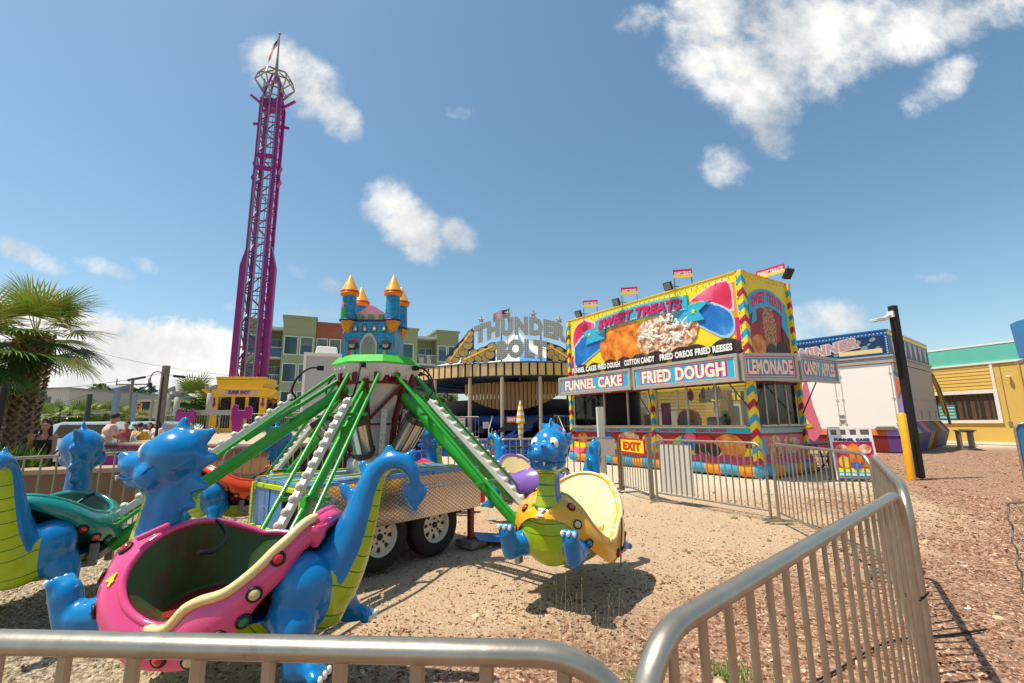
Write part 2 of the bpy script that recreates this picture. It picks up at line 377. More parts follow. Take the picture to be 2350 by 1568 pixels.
xs = list(np.linspace(-9, 9, 73)); xs = [-900, -200, -60, -25]+xs+[25, 60, 200, 900]
ys = list(np.linspace(-3, 12, 61)); ys = [-900, -100, -12]+ys+[30, 80, 250, 1200]
gv = [(x, y, (gz(x, y)-.03) if (abs(x) < 9 and -3 < y < 12) else -.03) for y in ys for x in xs]; nx = len(xs)
gf = [(j*nx+i, j*nx+i+1, (j+1)*nx+i+1, (j+1)*nx+i) for j in range(len(ys)-1) for i in range(nx-1)]
g = obj_of('ground', arr_mesh('ground', gv, gf, GM, smooth=True)); g['kind'] = 'structure'
# mulch chips and pebbles
def rnd_mat(name, cols, rough=.85):
    m = bpy.data.materials.new(name); m.use_nodes = True; N, L, b = nodes(m); b.inputs['Roughness'].default_value = rough; b.inputs['Specular IOR Level'].default_value = .15
    a = N.new('ShaderNodeAttribute'); a.attribute_name = 'rnd'; r = N.new('ShaderNodeValToRGB'); L.new(a.outputs['Fac'], r.inputs[0])
    e = r.color_ramp.elements; e[0].color = hx(cols[0]); e[1].color = hx(cols[-1])
    for i, c in enumerate(cols[1:-1]): q = e.new((i+1)/(len(cols)-1)); q.color = hx(c)
    L.new(r.outputs[0], b.inputs['Base Color']); return m
rng = np.random.default_rng(7)
def scatter(name, pts, length, width, thick, m, label):
    n = len(pts); base = np.array([(-1, -1, 0), (1, -1, 0), (1, 1, 0), (-1, 1, 0), (-.8, -.7, 1), (.75, -.8, 1), (.8, .7, 1), (-.7, .8, 1)], float)*np.array([.5, .5, 1.])
    S = np.stack([length*rng.uniform(.4, 1.3, n)**1.4, width*rng.uniform(.5, 1.3, n), thick*rng.uniform(.5, 1.5, n)], 1)
    a = rng.uniform(0, 2*PI, n); t1 = rng.normal(0, .28, n); v = base[None]*S[:, None]
    v[:, :, 2] += v[:, :, 0]*t1[:, None]
    c, s_ = np.cos(a)[:, None], np.sin(a)[:, None]
    x = v[:, :, 0]*c-v[:, :, 1]*s_; y = v[:, :, 0]*s_+v[:, :, 1]*c
    V_ = np.stack([x+pts[:, 0:1], y+pts[:, 1:2], v[:, :, 2]+pts[:, 2:3]], 2).reshape(-1, 3)
    q = np.array([(4, 5, 6, 7), (0, 1, 5, 4), (1, 2, 6, 5), (2, 3, 7, 6), (3, 0, 4, 7)]); F_ = (q[None]+(np.arange(n)*8)[:, None, None]).reshape(-1, 4)
    o = obj_of(name, arr_mesh(name, V_, F_, m, attr=np.repeat(rng.random(n), 8))); o['kind'] = 'stuff'; o['label'] = label; return o
def pts_in(n, f, x0, x1, y0, y1):
    P = np.stack([rng.uniform(x0, x1, n), y0+(y1-y0)*rng.random(n)**1.35], 1)
    keep = rng.random(n) < np.array([f(x, y) for x, y in P]); P = P[keep]
    z = np.array([gz(x, y)-.03 for x, y in P]); return np.column_stack([P, z])
def sig(t): return 1/(1+math.exp(-max(-30, min(30, t))))
def wob(x, y): return math.sin(x*1.9+y*.7)*.5+math.sin(y*2.3-x*1.1)*.4+math.sin(x*4.3+y*3.9)*.3
def fm(x, y):
    near = sig((4.2-y+.45*x+.7*wob(x, y))*2.2); right = sig((x-.42*y-1.9+wob(x, y))*2)
    left = sig((-x-1.9)*3); return min(1, near*(1-left)+right*(.25+.75*min(1, abs(x-.35*y-3.9))))
scatter('mulch', pts_in(75000, fm, -2.4, 9, .3, 9.5), .034, .011, .004, rnd_mat('mulch_chip', ['#43291b', '#704a35', '#8f644a', '#b2896b', '#d0b292']), 'brown and tan wood chip mulch spread over the sandy ground')
scatter('mulch', pts_in(14000, lambda x, y: sig((x-.42*y-1.9+wob(x, y))*2), 5, 20, 5, 20), .06, .022, .006, MATS.get('x') or bpy.data.materials['mulch_chip'], 'reddish wood chip mulch on the strip running to the yellow building')
scatter('gravel', pts_in(42000, lambda x, y: .12+.88*sig((-x-1.7)*2.5), -7, 4, 1.2, 9.5), .02, .015, .009, rnd_mat('pebble', ['#6f5e49', '#937c60', '#b39a78', '#d3c09f']), 'loose pale gravel and grit scattered around the ride')
scatter('leaf_litter', pts_in(2800, lambda x, y: .35+.5*(wob(x*1.3, y) > .3), -1, 4, 3, 8), .03, .012, .004, bpy.data.materials['mulch_chip'], 'sparse brown bark flakes on the bare sand')
scatter('stone', pts_in(420, lambda x, y: .6, -6, 9, 1.5, 10), .06, .045, .02, bpy.data.materials['pebble'], 'scattered pale stones lying on the sand and mulch')
scatter('litter', pts_in(160, lambda x, y: .6, -5, 8, 1.2, 10), .05, .03, .003, rnd_mat('litter', ['#e8e4dc', '#cfc8ba', '#d8d2c6']), 'small pale scraps lying on the ground')
# paved area and road far left
pm = mat('pavement', '#b5a895', .9, 0, .1, 3, .2)
mb = MB(); mb.b2((-40, 8.6, -.5), (-6.8, 17.5, .004)); o = mb.build('pavement', pm); o['kind'] = 'structure'
rm = mat('asphalt', '#6d6a66', .9, 0, .12, 2, .2)
mb = MB(); mb.b2((-90, 19.5, -.5), (-14, 33, .01)); o = mb.build('road', rm); o['kind'] = 'structure'
mb = MB(); mb.b2((-90, 17.6, -.5), (-18, 19.4, .12)); mb.b2((-90, 33.1, -.5), (-20, 36, .12)); o = mb.build('kerb', CONC); o['kind'] = 'structure'
# tall dry grass stems
def tuft(name, label, cx, cy, n, h, spread, col, wid=.0022, lean=.25, cat='grass'):
    mb = MB(); r = random.Random(int(cx*97+cy*31))
    for i in range(n):
        x, y = cx+r.gauss(0, spread), cy+r.gauss(0, spread*.7); hh = h*r.uniform(.45, 1.1); a = r.uniform(0, 2*PI); l = hh*lean*r.random()
        z0 = gz(x, y)-.03; pts = [(x, y, z0), (x+math.cos(a)*l*.35, y+math.sin(a)*l*.35, z0+hh*.55), (x+math.cos(a)*l, y+math.sin(a)*l, z0+hh)]
        mb.tube(pts, [wid, wid*.8, wid*.35], 4, 0, False)
        if h > .3:
            p = Vector(pts[2]); mb.tube([p-Vector((0, 0, .07*hh)), p-Vector((0, 0, .03*hh)), p], [wid*.4, wid*1.8, wid*.3], 4, 0, False)
    o = mb.build(name, mat(col, col, .8, 0, .2)); o['kind'] = 'stuff'; o['label'] = label; return o
p = G(1320, 1490); tuft('dry_grass', 'tall thin dry grass stems in front of the yellow dinosaur car', p.x, p.y, 16, .4, .16, '#9c9468', .0013)
p = G(1250, 1420); tuft('dry_grass', 'sparse dry grass stems near the dinosaur shadow', p.x, p.y, 8, .45, .14, '#a09a6a', .0014)
p = G(1400, 1500); tuft('dry_grass', 'dry grass stems beside the near railing corner', p.x, p.y, 10, .5, .12, '#a59c70', .0014)
p = G(1690, 1540); tuft('weed', 'small green weeds in the mulch behind the railing', p.x, p.y, 60, .07, .07, '#6d9a3a', .004, .8)
p = G(1480, 1545); tuft('weed', 'small patch of green weeds near the railing corner', p.x, p.y, 30, .05, .06, '#6d9a3a', .004, .8)
p = G(1150, 1300); tuft('weed', 'tiny green seedlings on the bare sand', p.x, p.y, 18, .04, .1, '#86a64a', .003, .8)
p = G(2210, 1018); tuft('weed', 'green weeds at the foot of the yellow wall', p.x+.6, p.y-.5, 120, .2, .5, '#7c8f3c', .008, .8)
# ------------------------------------------------------------------ dinosaur cars (x forward, y outward, z up)
def dino_mat():
    m = bpy.data.materials.new('dinosaur_skin'); m.use_nodes = True; N, L, b = nodes(m)
    b.inputs['Roughness'].default_value = .2; b.inputs['Coat Weight'].default_value = .35; b.inputs['Coat Roughness'].default_value = .05; b.inputs['Specular IOR Level'].default_value = .4
    def attr(n): a = N.new('ShaderNodeAttribute'); a.attribute_name = n; return a.outputs['Fac']
    def mth(op, a, v, c=None):
        n = N.new('ShaderNodeMath'); n.operation = op; L.new(a, n.inputs[0])
        if isinstance(v, (int, float)): n.inputs[1].default_value = v
        else: L.new(v, n.inputs[1])
        return n.outputs[0]
    t = N.new('ShaderNodeTexCoord'); no = N.new('ShaderNodeTexNoise'); no.inputs['Scale'].default_value = 5; no.inputs['Detail'].default_value = 7; L.new(t.outputs['Object'], no.inputs[0])
    bl = N.new('ShaderNodeMixRGB'); bl.inputs[1].default_value = hx('#0367a2'); bl.inputs[2].default_value = hx('#0a8aca'); L.new(no.outputs[0], bl.inputs[0])
    gr = N.new('ShaderNodeMixRGB'); gr.inputs[1].default_value = hx('#94b010'); gr.inputs[2].default_value = hx('#b6cc1c'); L.new(no.outputs[0], gr.inputs[0])
    st = mth('LESS_THAN', mth('FRACT', attr('arc'), 0), .085)
    g2 = N.new('ShaderNodeMixRGB'); g2.inputs[2].default_value = hx('#2f7a1e'); L.new(st, g2.inputs[0]); L.new(gr.outputs[0], g2.inputs[1])
    mk = mth('GREATER_THAN', attr('belly'), 0)
    mx = N.new('ShaderNodeMixRGB'); L.new(mk, mx.inputs[0]); L.new(bl.outputs[0], mx.inputs[1]); L.new(g2.outputs[0], mx.inputs[2])
    dn = N.new('ShaderNodeTexNoise'); dn.inputs['Scale'].default_value = 26; dn.inputs['Detail'].default_value = 9; dn.inputs['Roughness'].default_value = .8; L.new(t.outputs['Object'], dn.inputs[0])
    dr = N.new('ShaderNodeMapRange'); L.new(dn.outputs[0], dr.inputs[0]); dr.inputs[1].default_value = .62; dr.inputs[2].default_value = .78; dr.inputs[4].default_value = .6
    d2 = N.new('ShaderNodeMixRGB'); L.new(dr.outputs[0], d2.inputs[0]); L.new(mx.outputs[0], d2.inputs[1]); d2.inputs[2].default_value = hx('#8a9aa0')
    L.new(d2.outputs[0], b.inputs['Base Color'])
    rr = N.new('ShaderNodeMapRange'); L.new(no.outputs[0], rr.inputs[0]); rr.inputs[3].default_value = .1; rr.inputs[4].default_value = .36; L.new(rr.outputs[0], b.inputs['Roughness'])
    return m
DM = dino_mat()
LEGS = []
def dino_body():
    mb = MB()
    def clipell(c, r, zt):
        q = MB(); q.ell((0, 0, 0), r, 28, 20); vs = [(a+c[0], b+c[1], min(z+c[2], zt)) for a, b, z in q.v]; mb.add(vs, q.f, 0, True)
    clipell((.03, 0, .5), (.6, .405, .3), .42)
    mb.ell((.49, 0, .55), (.145, .27, .28), 24, 16); mb.ell((-.60, 0, .52), (.13, .26, .24), 24, 16)
    for s in (-1, 1): mb.ell((-.53, .19*s, .57), (.165, .16, .18), 20, 14)
    # head
    mb.ell((.43, 0, 1.275), (.175, .165, .16), 24, 16); mb.ell((.46, 0, 1.19), (.14, .14, .12), 20, 14)
    mb.ell((.61, 0, 1.215), (.165, .135, .092), 24, 16); mb.ell((.585, 0, 1.13), (.15, .128, .072), 20, 12); mb.ell((.52, 0, 1.1), (.11, .12, .08), 20, 12)
    for s in (-1, 1):
        mb.ell((.72, .058*s, 1.272), (.042, .036, .036), 12, 8); mb.ell((.51, .125*s, 1.15), (.075, .055, .075), 14, 10)
        mb.ell((.53, .08*s, 1.30), (.06, .068, .07), 14, 10)
    for dx in (-.035, .035):
        mb.tube([(.44+dx, 0, 1.2), (.47+dx, 0, 1.02), (.485+dx, 0, .9), (.495+dx, 0, .78), (.50+dx, 0, .66)], [.085, .083, .092, .11, .12], 18)
    def spike(b, t, r=.05):
        q = MB(); f_ = .62 if r < .058 else .84; q.cap(b, b.__class__(b[i]+(t[i]-b[i])*f_ for i in range(3)), r*(1.12 if r < .058 else 1.3), .034, 12); mb.add([(a, y*.42, z) for a, y, z in q.v], q.f, 0, True)
    spike((.42, 0, 1.39), (.40, 0, 1.5), .06)
    for b_, t_ in (((.31, 0, 1.36), (.2, 0, 1.425)), ((.29, 0, 1.24), (.165, 0, 1.255)), ((.33, 0, 1.1), (.21, 0, 1.08)), ((.37, 0, .99), (.275, 0, .96))): spike(b_, t_, .065)
    # tail
    tp = [(-.50, .45, .23), (-.62, .58, .18), (-.71, .74, .138), (-.77, .90, .106), (-.81, 1.04, .084), (-.855, 1.15, .068), (-.925, 1.215, .060), (-1.01, 1.22, .054), (-1.08, 1.165, .046), (-1.105, 1.08, .03)]
    sp = spline(tp, 5); mb.tube([(a, 0, z) for a, z, r in sp], [r for a, z, r in sp], 20)
    for b_, t_ in (((-.68, 0, 1.03), (-.63, 0, 1.10)), ((-.80, 0, 1.15), (-.75, 0, 1.24)), ((-.93, 0, 1.25), (-.93, 0, 1.33)), ((-1.05, 0, 1.23), (-1.10, 0, 1.29))): spike(b_, t_, .042)
    for s in (-1, 1):
        q = MB(); q.cap((-1.105+.042*s, 0, 1.045), (-1.105, 0, .915), .042, .008, 12); mb.add([(a, y*.55, z) for a, y, z in q.v], q.f, 0, True)
    # legs
    for s in (-1, 1):
        for p, q, a, b in (((.50, .25*s, .44), (.63, .285*s, .44), .115, .085), ((.70, .29*s, .42), (.74, .29*s, .56), .072, .078), ((.60, .285*s, .42), (.70, .29*s, .40), .085, .065),
                           ((-.50, .24*s, .43), (-.54, .28*s, .40), .13, .115), ((-.54, .3*s, .38), (-.60, .35*s, .24), .1, .065), ((-.58, .35*s, .22), (-.68, .36*s, .22), .06, .05)):
            mb.cap(p, q, a, b, 16); LEGS.append((Vector(p), Vector(q), max(a, b)))
        for d in (-.052, 0, .052):
            mb.ell((.775, .29*s+d, .615), (.035, .03, .04), 10, 8); mb.ell((-.72, .36*s+d, .2), (.04, .03, .032), 10, 8)
            LEGS.append((Vector((.775, .29*s+d, .615)), Vector((.775, .29*s+d, .625)), .04)); LEGS.append((Vector((-.72, .36*s+d, .2)), Vector((-.73, .36*s+d, .2)), .04))
    me = remesh(mb, .0135, 12, .5); me.materials.append(DM)
    n = len(me.vertices); co = np.zeros(n*3, np.float32); me.vertices.foreach_get('co', co); co = co.reshape(-1, 3).astype(float)
    nr = np.array([v.normal[:] for v in me.vertices]); x, y, z = co.T
    ST_ = np.array([(.46, 1.12, 1, 0, .3), (.48, .95, 1, 0, .3), (.48, .78, 1, -.05, .3), (.42, .6, .9, -.4, .34), (.25, .5, .45, -.9, .36), (0, .48, 0, -1, .36), (-.25, .47, -.3, -.95, .4), (-.44, .5, -.6, -.8, .5), (-.58, .62, -.85, -.5, .62), (-.69, .79, -.95, -.3, .7), (-.77, .96, -.97, -.22, .72), (-.82, 1.06, -.95, -.3, .72), (-.87, 1.17, -.7, -.7, .7), (-.96, 1.22, 0, -1, .7), (-1.06, 1.18, .8, -.5, .74), (-1.10, 1.09, 1, -.1, .8)])
    al = np.concatenate([[0], np.cumsum(np.hypot(np.diff(ST_[:, 0]), np.diff(ST_[:, 1])))]); best = np.full(n, 9.); d = np.zeros(n); arc = np.zeros(n)
    for k in range(len(ST_)-1):
        a_, b_ = ST_[k], ST_[k+1]; e = b_[:2]-a_[:2]; tt = np.clip(((x-a_[0])*e[0]+(z-a_[1])*e[1])/(e @ e), 0, 1); ds = np.hypot(x-a_[0]-tt*e[0], z-a_[1]-tt*e[1])
        g = a_[None, 2:4]*(1-tt[:, None])+b_[None, 2:4]*tt[:, None]; g /= np.linalg.norm(g, axis=1)[:, None]; dd = g[:, 0]*nr[:, 0]+g[:, 1]*nr[:, 2]-(a_[4]*(1-tt)+b_[4]*tt); m = ds < best
        best[m] = ds[m]; d[m] = dd[m]; arc[m] = ((al[k]+tt*(al[k+1]-al[k]))/.085)[m]
    d = np.where((z < 1.075) & (x < -1.0), -1, d); d = np.where((x > .1) & (z > 1.085), -1, d)
    d = np.where((x < -.36) & (z > .28), np.minimum(d, (.185-np.abs(y)-.2*np.clip(z-.8, 0, .5))*4), d)
    for p, q, r in LEGS:
        p = np.array(p); q = np.array(q); e = q-p; tt = np.clip(((co-p) @ e)/(e @ e), 0, 1); ds = np.linalg.norm(co-p-tt[:, None]*e, axis=1)-r-.004
        d = np.minimum(d, np.where(ds < .05, ds*8+.0, 1))
    for nm, a in (('belly', d), ('arc', arc+40)):
        at_ = me.attributes.new(nm, 'FLOAT', 'POINT'); at_.data.foreach_set('value', a.astype(np.float32))
    return me
DINO = dino_body()
C0 = np.array([0, 0, .62]); SE = np.array([.57, .44, .38]); AX = np.array([0, .6, .8]); FX = np.array([1., 0, 0]); BX = np.array([0, .8, -.6])
def shell_param(pts, n=120, sm=4):
    ps = []
    for p in pts:
        d = np.array(p)-C0; L_ = np.linalg.norm(d); u = d/L_; k = L_*math.sqrt(((u/SE)**2).sum())
        ps.append((math.degrees(math.atan2(u @ BX, u @ FX)) % 360, math.degrees(math.acos(u @ AX)), k))
    ps.sort(); a = [p[0] for p in ps]; X = np.arange(n)*360/n
    r = np.interp(X, a, [p[1] for p in ps], period=360); k = np.interp(X, a, [p[2] for p in ps], period=360)
    for _ in range(sm): r = .25*np.roll(r, 1)+.5*r+.25*np.roll(r, -1); k = .25*np.roll(k, 1)+.5*k+.25*np.roll(k, -1)
    return r, k
RIM = [(.31, -.02, .93), (.36, .14, .89), (.40, .27, .78), (.385, .36, .62), (.30, .41, .52), (.17, .43, .455), (.06, .44, .44), (-.0, .445, .47), (-.05, .45, .545), (-.13, .455, .585), (-.24, .44, .61), (-.34, .41, .70), (-.43, .35, .83), (-.52, .24, .97), (-.58, .08, 1.03), (-.57, -.1, 1.02), (-.5, -.26, .93), (-.36, -.37, .79), (-.15, -.42, .73), (.06, -.41, .74), (.2, -.34, .82), (.28, -.19, .90)]
LOW = [(.70, 0, .685), (.66, .08, .72), (.58, .22, .64), (.45, .38, .42), (.2, .45, .27), (-.1, .45, .26), (-.27, .44, .38), (-.40, .38, .56), (-.53, .24, .78), (-.62, .08, .9), (-.62, -.08, .9), (-.55, -.22, .78), (-.3, -.42, .5), (.1, -.44, .38), (.40, -.36, .45), (.58, -.22, .64), (.66, -.08, .72)]
RIM = [(x, y, z if z < .62 else .62+(z-.62)*.8) for x, y, z in RIM]; LOW = [(x, y, z if z < .62 else .62+(z-.62)*.85) for x, y, z in LOW]
NP = 120
r0, k0 = shell_param(RIM, NP, 2); r1, k1 = shell_param(LOW, NP, 2)
def shell_pt(i, t, off=0.):
    ps = math.radians(i*360/NP); rho = math.radians(r0[i % NP]*(1-t)+r1[i % NP]*t); k = k0[i % NP]*(1-t)+k1[i % NP]*t
    k += .05*math.sin(PI*t)
    u = math.cos(rho)*AX+math.sin(rho)*(math.cos(ps)*FX+math.sin(ps)*BX); rad = 1/math.sqrt(((u/SE)**2).sum())
    return Vector(C0+u*(rad*k+off))
def shell_mesh(outer, inner):
    mb = MB(); M_ = 14
    vo = [shell_pt(i, j/M_, 0) for j in range(M_+1) for i in range(NP)]; vi = [shell_pt(i, j/M_, -.028) for j in range(M_+1) for i in range(NP)]
    q = lambda o, fl: [((j*NP+i, j*NP+(i+1) % NP, (j+1)*NP+(i+1) % NP, (j+1)*NP+i) if fl else (j*NP+i, (j+1)*NP+i, (j+1)*NP+(i+1) % NP, j*NP+(i+1) % NP)) for j in range(M_) for i in range(NP)]
    mb.add(vo, q(0, True), 0, True); mb.add(vi, q(0, False), 1, True)
    for j in (0, M_):
        a = [vo[j*NP+i] for i in range(NP)]+[vi[j*NP+i] for i in range(NP)]
        mb.add(a, [(i, i+NP, (i+1) % NP+NP, (i+1) % NP) for i in range(NP)], 0, True)
    # rolled lip on the rim
    lip = [(shell_pt(i, 0, -.014)) for i in range(NP)]; mb.tube(lip, .02, 8, 0, False, closed=True)
    return mb
def on_shell(p):
    p = Vector(p); best = min(((shell_pt(i, j/14)-p).length, i, j) for i in range(NP) for j in range(15)); i, j = best[1], best[2]
    c = shell_pt(i, j/14); du = shell_pt(i+1, j/14)-shell_pt(i-1, j/14); dv = shell_pt(i, min(1, (j+1)/14))-shell_pt(i, max(0, (j-1)/14))
    n = du.cross(dv).normalized()
    if n.dot(c-Vector(C0)) < 0: n = -n
    return c, n
LAMPS = [((.50, .22, .78), 'r'), ((.53, .26, .63), 'c'), ((.47, .34, .50), 'b'), ((.02, .45, .33), 'r'), ((-.11, .45, .32), 'c'), ((-.25, .45, .43), 'b'), ((-.33, .43, .48), 'g'), ((-.38, .40, .60), 'c'), ((-.46, .33, .75), 'r'),
         ((.50, -.24, .74), 'r'), ((.44, -.33, .55), 'o'), ((-.2, -.43, .5), 'g'), ((.1, -.44, .47), 'r'), ((-.42, -.35, .68), 'r'), ((-.36, -.40, .58), 'o'), ((.28, -.42, .48), 'b')]
LM = {'r': mat('lens_red', '#c4101c', .12, coat=.8), 'c': mat('lens_cream', '#d9c58a', .15, coat=.8), 'b': mat('lens_blue', '#0d5f96', .12, coat=.8), 'g': mat('lens_green', '#0f6e35', .12, coat=.8), 'o': mat('lens_orange', '#d8560f', .12, coat=.8)}
EYEW = mat('eye_white', '#f1ede2', .12, 0, .02, coat=.6); PUP = mat('pupil', '#120d08', .1, 0, 0); NOS = mat('nostril', '#0a2450', .4)
BELT = mat('strap_black', '#1b1a19', .7); MOUTH = mat('mouth_line', '#0b3d7a', .3)
DIAR = mat('red_tread_plate', '#8f1d16', .45, .2, .2, 8, .5, 70)
_l0 = {}
def lamp_part(p, colr, parent, r=.03):
    c, n = on_shell(p); x, y, _ = frame_of(n); R = Matrix((x, y, n)).transposed().to_4x4(); R.translation = c
    if 'ring' not in _l0:
        m = MB(); m.lathe([(r*1.0, .0), (r*1.32, .0), (r*1.32, .008), (r*1.18, .014), (r*.98, .012), (r*.9, .004)], 20); _l0['ring'] = m.build('lamp', DARK); _l0['ring'].parent = parent
        o = _l0['ring']
    else: o = _l0['ring'].copy(); COL.objects.link(o); o.parent = parent
    o.matrix_local = R
    if colr not in _l0:
        m = MB(); m.lathe([(r*.98, .004), (r*.9, .014), (r*.6, .022), (.001, .026)], 18); _l0[colr] = m.build('lens', LM[colr], o); l = _l0[colr]
    else: l = _l0[colr].copy(); COL.objects.link(l); l.parent = o
    return o
def make_dino(label, outer, inner, padcol, loc, rz, badge=None, tub=None, extra=None):
    t = thing('dinosaur_car', label, 'ride car', loc, rz, 'dinosaur cars of the spinning ride')
    obj_of('body', DINO, t)
    shell_mesh(0, 1).build('car_shell', [outer, inner], t)
    # tub floor and bench
    mb = MB(); K = 12; vs = []
    for j in range(K+1):
        u = j/K
        for i in range(NP):
            p = shell_pt(i, 0, -.02); an = math.atan2(p.y/.3, (p.x-.02)/.3); fx_, fy_ = .04+.27*math.cos(an), .27*math.sin(an)
            if j == K: vs.append((.04, 0, .425)); continue
            w = j/(K-1); vs.append((p.x+(fx_-p.x)*w, p.y+(fy_-p.y)*w**1.3, p.z+(.425-p.z)*w))
    mb.add(vs, [(j*NP+i, (j+1)*NP+i, (j+1)*NP+(i+1) % NP, j*NP+(i+1) % NP) for j in range(K) for i in range(NP)], 0, True); mb.build('tub', inner, t)
    mb = MB(); mb.prism([(-.26, .40), (-.08, .40), (-.08, .52), (-.36, .54)], -.24, .30); mb.build('seat', tub or inner, t, .02)
    mb = MB(); mb.b2((-.08, -.22, .43), (.28, .30, .442)); mb.build('floor_plate', tub or inner, t)
    ids = [i for i in range(int(72/3), int(190/3))]
    mb = MB(); mb.tube([shell_pt(i, 0, .012) for i in ids], [.012]+[.026]*(len(ids)-2)+[.012], 10); mb.build('rim_pad', padcol, t)
    for s in (-1, 1):
        mb = MB(); mb.ell((.560, .084*s, 1.298), (.034, .05, .056), 18, 12); e = mb.build('eye', EYEW, t)
        mb = MB(); mb.ell((.592, .09*s, 1.296), (.006, .014, .018), 12, 8); mb.build('pupil', PUP, e)
        mb = MB(); mb.ell((.758, .06*s, 1.287), (.010, .014, .010), 10, 8, None, RY(.4)); mb.build('nostril', NOS, t)
        mb = MB(); mb.tube([(.742, .068*s, 1.155), (.745, .068*s, 1.125)], [.011, .002], 8); mb.build('fang', EYEW, t)
        for (fx, fz, dx) in ((.805, .62, .01), (-.752, .2, -.01)):
            mb = MB(); yy = .29 if fx > 0 else .36
            for d in (-.052, 0, .052): mb.ell((fx, yy*s+d, fz), (.014, .016, .022), 10, 8)
            mb.build('claws', EYEW, t)
    mb = MB(); mp = [(.46, .165, 1.21), (.52, .168, 1.155), (.64, .13, 1.14), (.725, .078, 1.15), (.762, 0, 1.155), (.725, -.078, 1.15), (.64, -.13, 1.14), (.52, -.168, 1.155), (.46, -.165, 1.21)]
    mb.tube([tuple(p) for p in spline(mp, 5)], .006, 6); mb.build('mouth', MOUTH, t)
    for p, c in LAMPS: lamp_part(p, c, t)
    # lamp pod behind the backrest
    mb = MB(); mb.lathe([(.02, -.12), (.05, -.07), (.062, 0), (.055, .004), (.045, .0), (.0, .0)], 20, 0, (-.575, .17, .885)); mb.lathe([(.046, .004), (.03, .01), (.001, .012)], 18, 1, (-.575, .17, .885)); mb.build('lamp_pod', [outer, LM['r']], t)
    # grab bar
    mb = MB(); mb.tube([tuple(p) for p in spline([(.27, -.2, .84), (.2, -.16, .82), (.12, -.1, .76), (.1, .02, .71), (.14, .12, .72)], 5)], .014, 8); mb.build('grab_bar', DARK, t)
    if badge:
        c, n = on_shell((.6, 0, .70)); x, y, _ = frame_of(n); mb = MB(); mb.text(badge, (0, 0), .075, .075, 0, 0, .012, .05)
        c, n = on_shell((.64, 0, .705)); R = Matrix((Vector((0, 1, 0)), -n, Vector((0, 1, 0)).cross(-n))).transposed().to_4x4(); R.translation = c+n*.008
        o = mb.build('badge', WHITE, t); o.matrix_local = R
    if extra: extra(t)
    if badge and extra: t.scale = (.93, .93, .95); t.location.z = .04
    return t
RC = Vector((-1.62, 5.45, 0))
def polar(a, R): a = math.radians(a); return (RC.x+R*math.cos(a), RC.y+R*math.sin(a), 0)
def shellm(n, c): return mat(n, c, .22, 0, .07, 4, coat=.6, dirt=('#b7a79a', 22, .70))
PK = shellm('pink_shell', '#e2487f'); YL = shellm('yellow_shell', '#f2ac0c'); TL = shellm('teal_shell', '#0b8378'); OR = shellm('orange_shell', '#ea4a0c'); PU = shellm('purple_shell', '#8a62b8'); RD = shellm('red_shell', '#e0323c')
DG = mat('dark_green_inner', '#35561f', .5, 0, .3, 5, dirt=('#52201a', 1.6, .5))
def pink_extra(t):
    mb = MB(); mb.box((0, 0, 0), (.16, .035, .03)); o = mb.build('handle', PK, t, .01); o.matrix_local = T(.36, .2, .855) @ RZ(.9) @ RY(.35)
    mb = MB(); mb.text('4', (0, 0), .05, .07, 0, 0, .003, .03); c, n = on_shell((.45, .34, .66)); y = Vector((0, 0, 1)); x = y.cross(n).normalized()
    o = mb.build('number', PYEL, t); R = Matrix((x, -n, x.cross(-n))).transposed().to_4x4(); R.translation = c+n*.004; o.matrix_local = R
def yel_extra(t):
    mb = MB(); mb.tube([tuple(p) for p in spline([(-.1, .49, .6), (-.06, .5, .5), (-.02, .5, .4), (-.02, .49, .28), (-.01, .49, .2)], 4)], .006, 6); mb.build('strap', BELT, t)
    c, n = on_shell((.45, .3, .74)); mb = MB(); mb.text('Z2', (0, 0), .05, .028, 0, 0, .003, .03); x = Vector((0, 0, 1)).cross(n).normalized(); R = Matrix((x, -n, x.cross(-n))).transposed().to_4x4(); R.translation = c+n*.004
    o = mb.build('number', CREAM, t); o.matrix_local = R
specs = [(-92, 2.5, 'blue dinosaur car with a glossy pink shell, nearest the front railing', PK, DG, CREAM, None, DIAR, pink_extra),
 (-27, 2.38, 'blue dinosaur car with a yellow shell and cream seat, facing the camera', YL, CREAM, CREAM, 'Z', None, yel_extra),
 (40, 2.5, 'blue dinosaur car with a purple shell, behind the yellow one', PU, CREAM, CREAM, 'Z', None, None),
 (95, 2.5, 'blue dinosaur car with a red shell, far side of the ride behind its mast', RD, RD, CREAM, None, None, None),
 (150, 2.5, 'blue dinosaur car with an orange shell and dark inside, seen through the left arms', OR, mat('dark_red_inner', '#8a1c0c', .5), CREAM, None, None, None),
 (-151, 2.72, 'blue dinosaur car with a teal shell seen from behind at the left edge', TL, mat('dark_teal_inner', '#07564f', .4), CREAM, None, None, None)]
for a, R, lb, o_, i_, p_, bd, tb, ex in specs:
    make_dino(lb, o_, i_, p_, polar(a, R), math.radians(a-90+(-3 if a < -140 else 0)), bd, tb, ex)
def underhole(o):
    pass
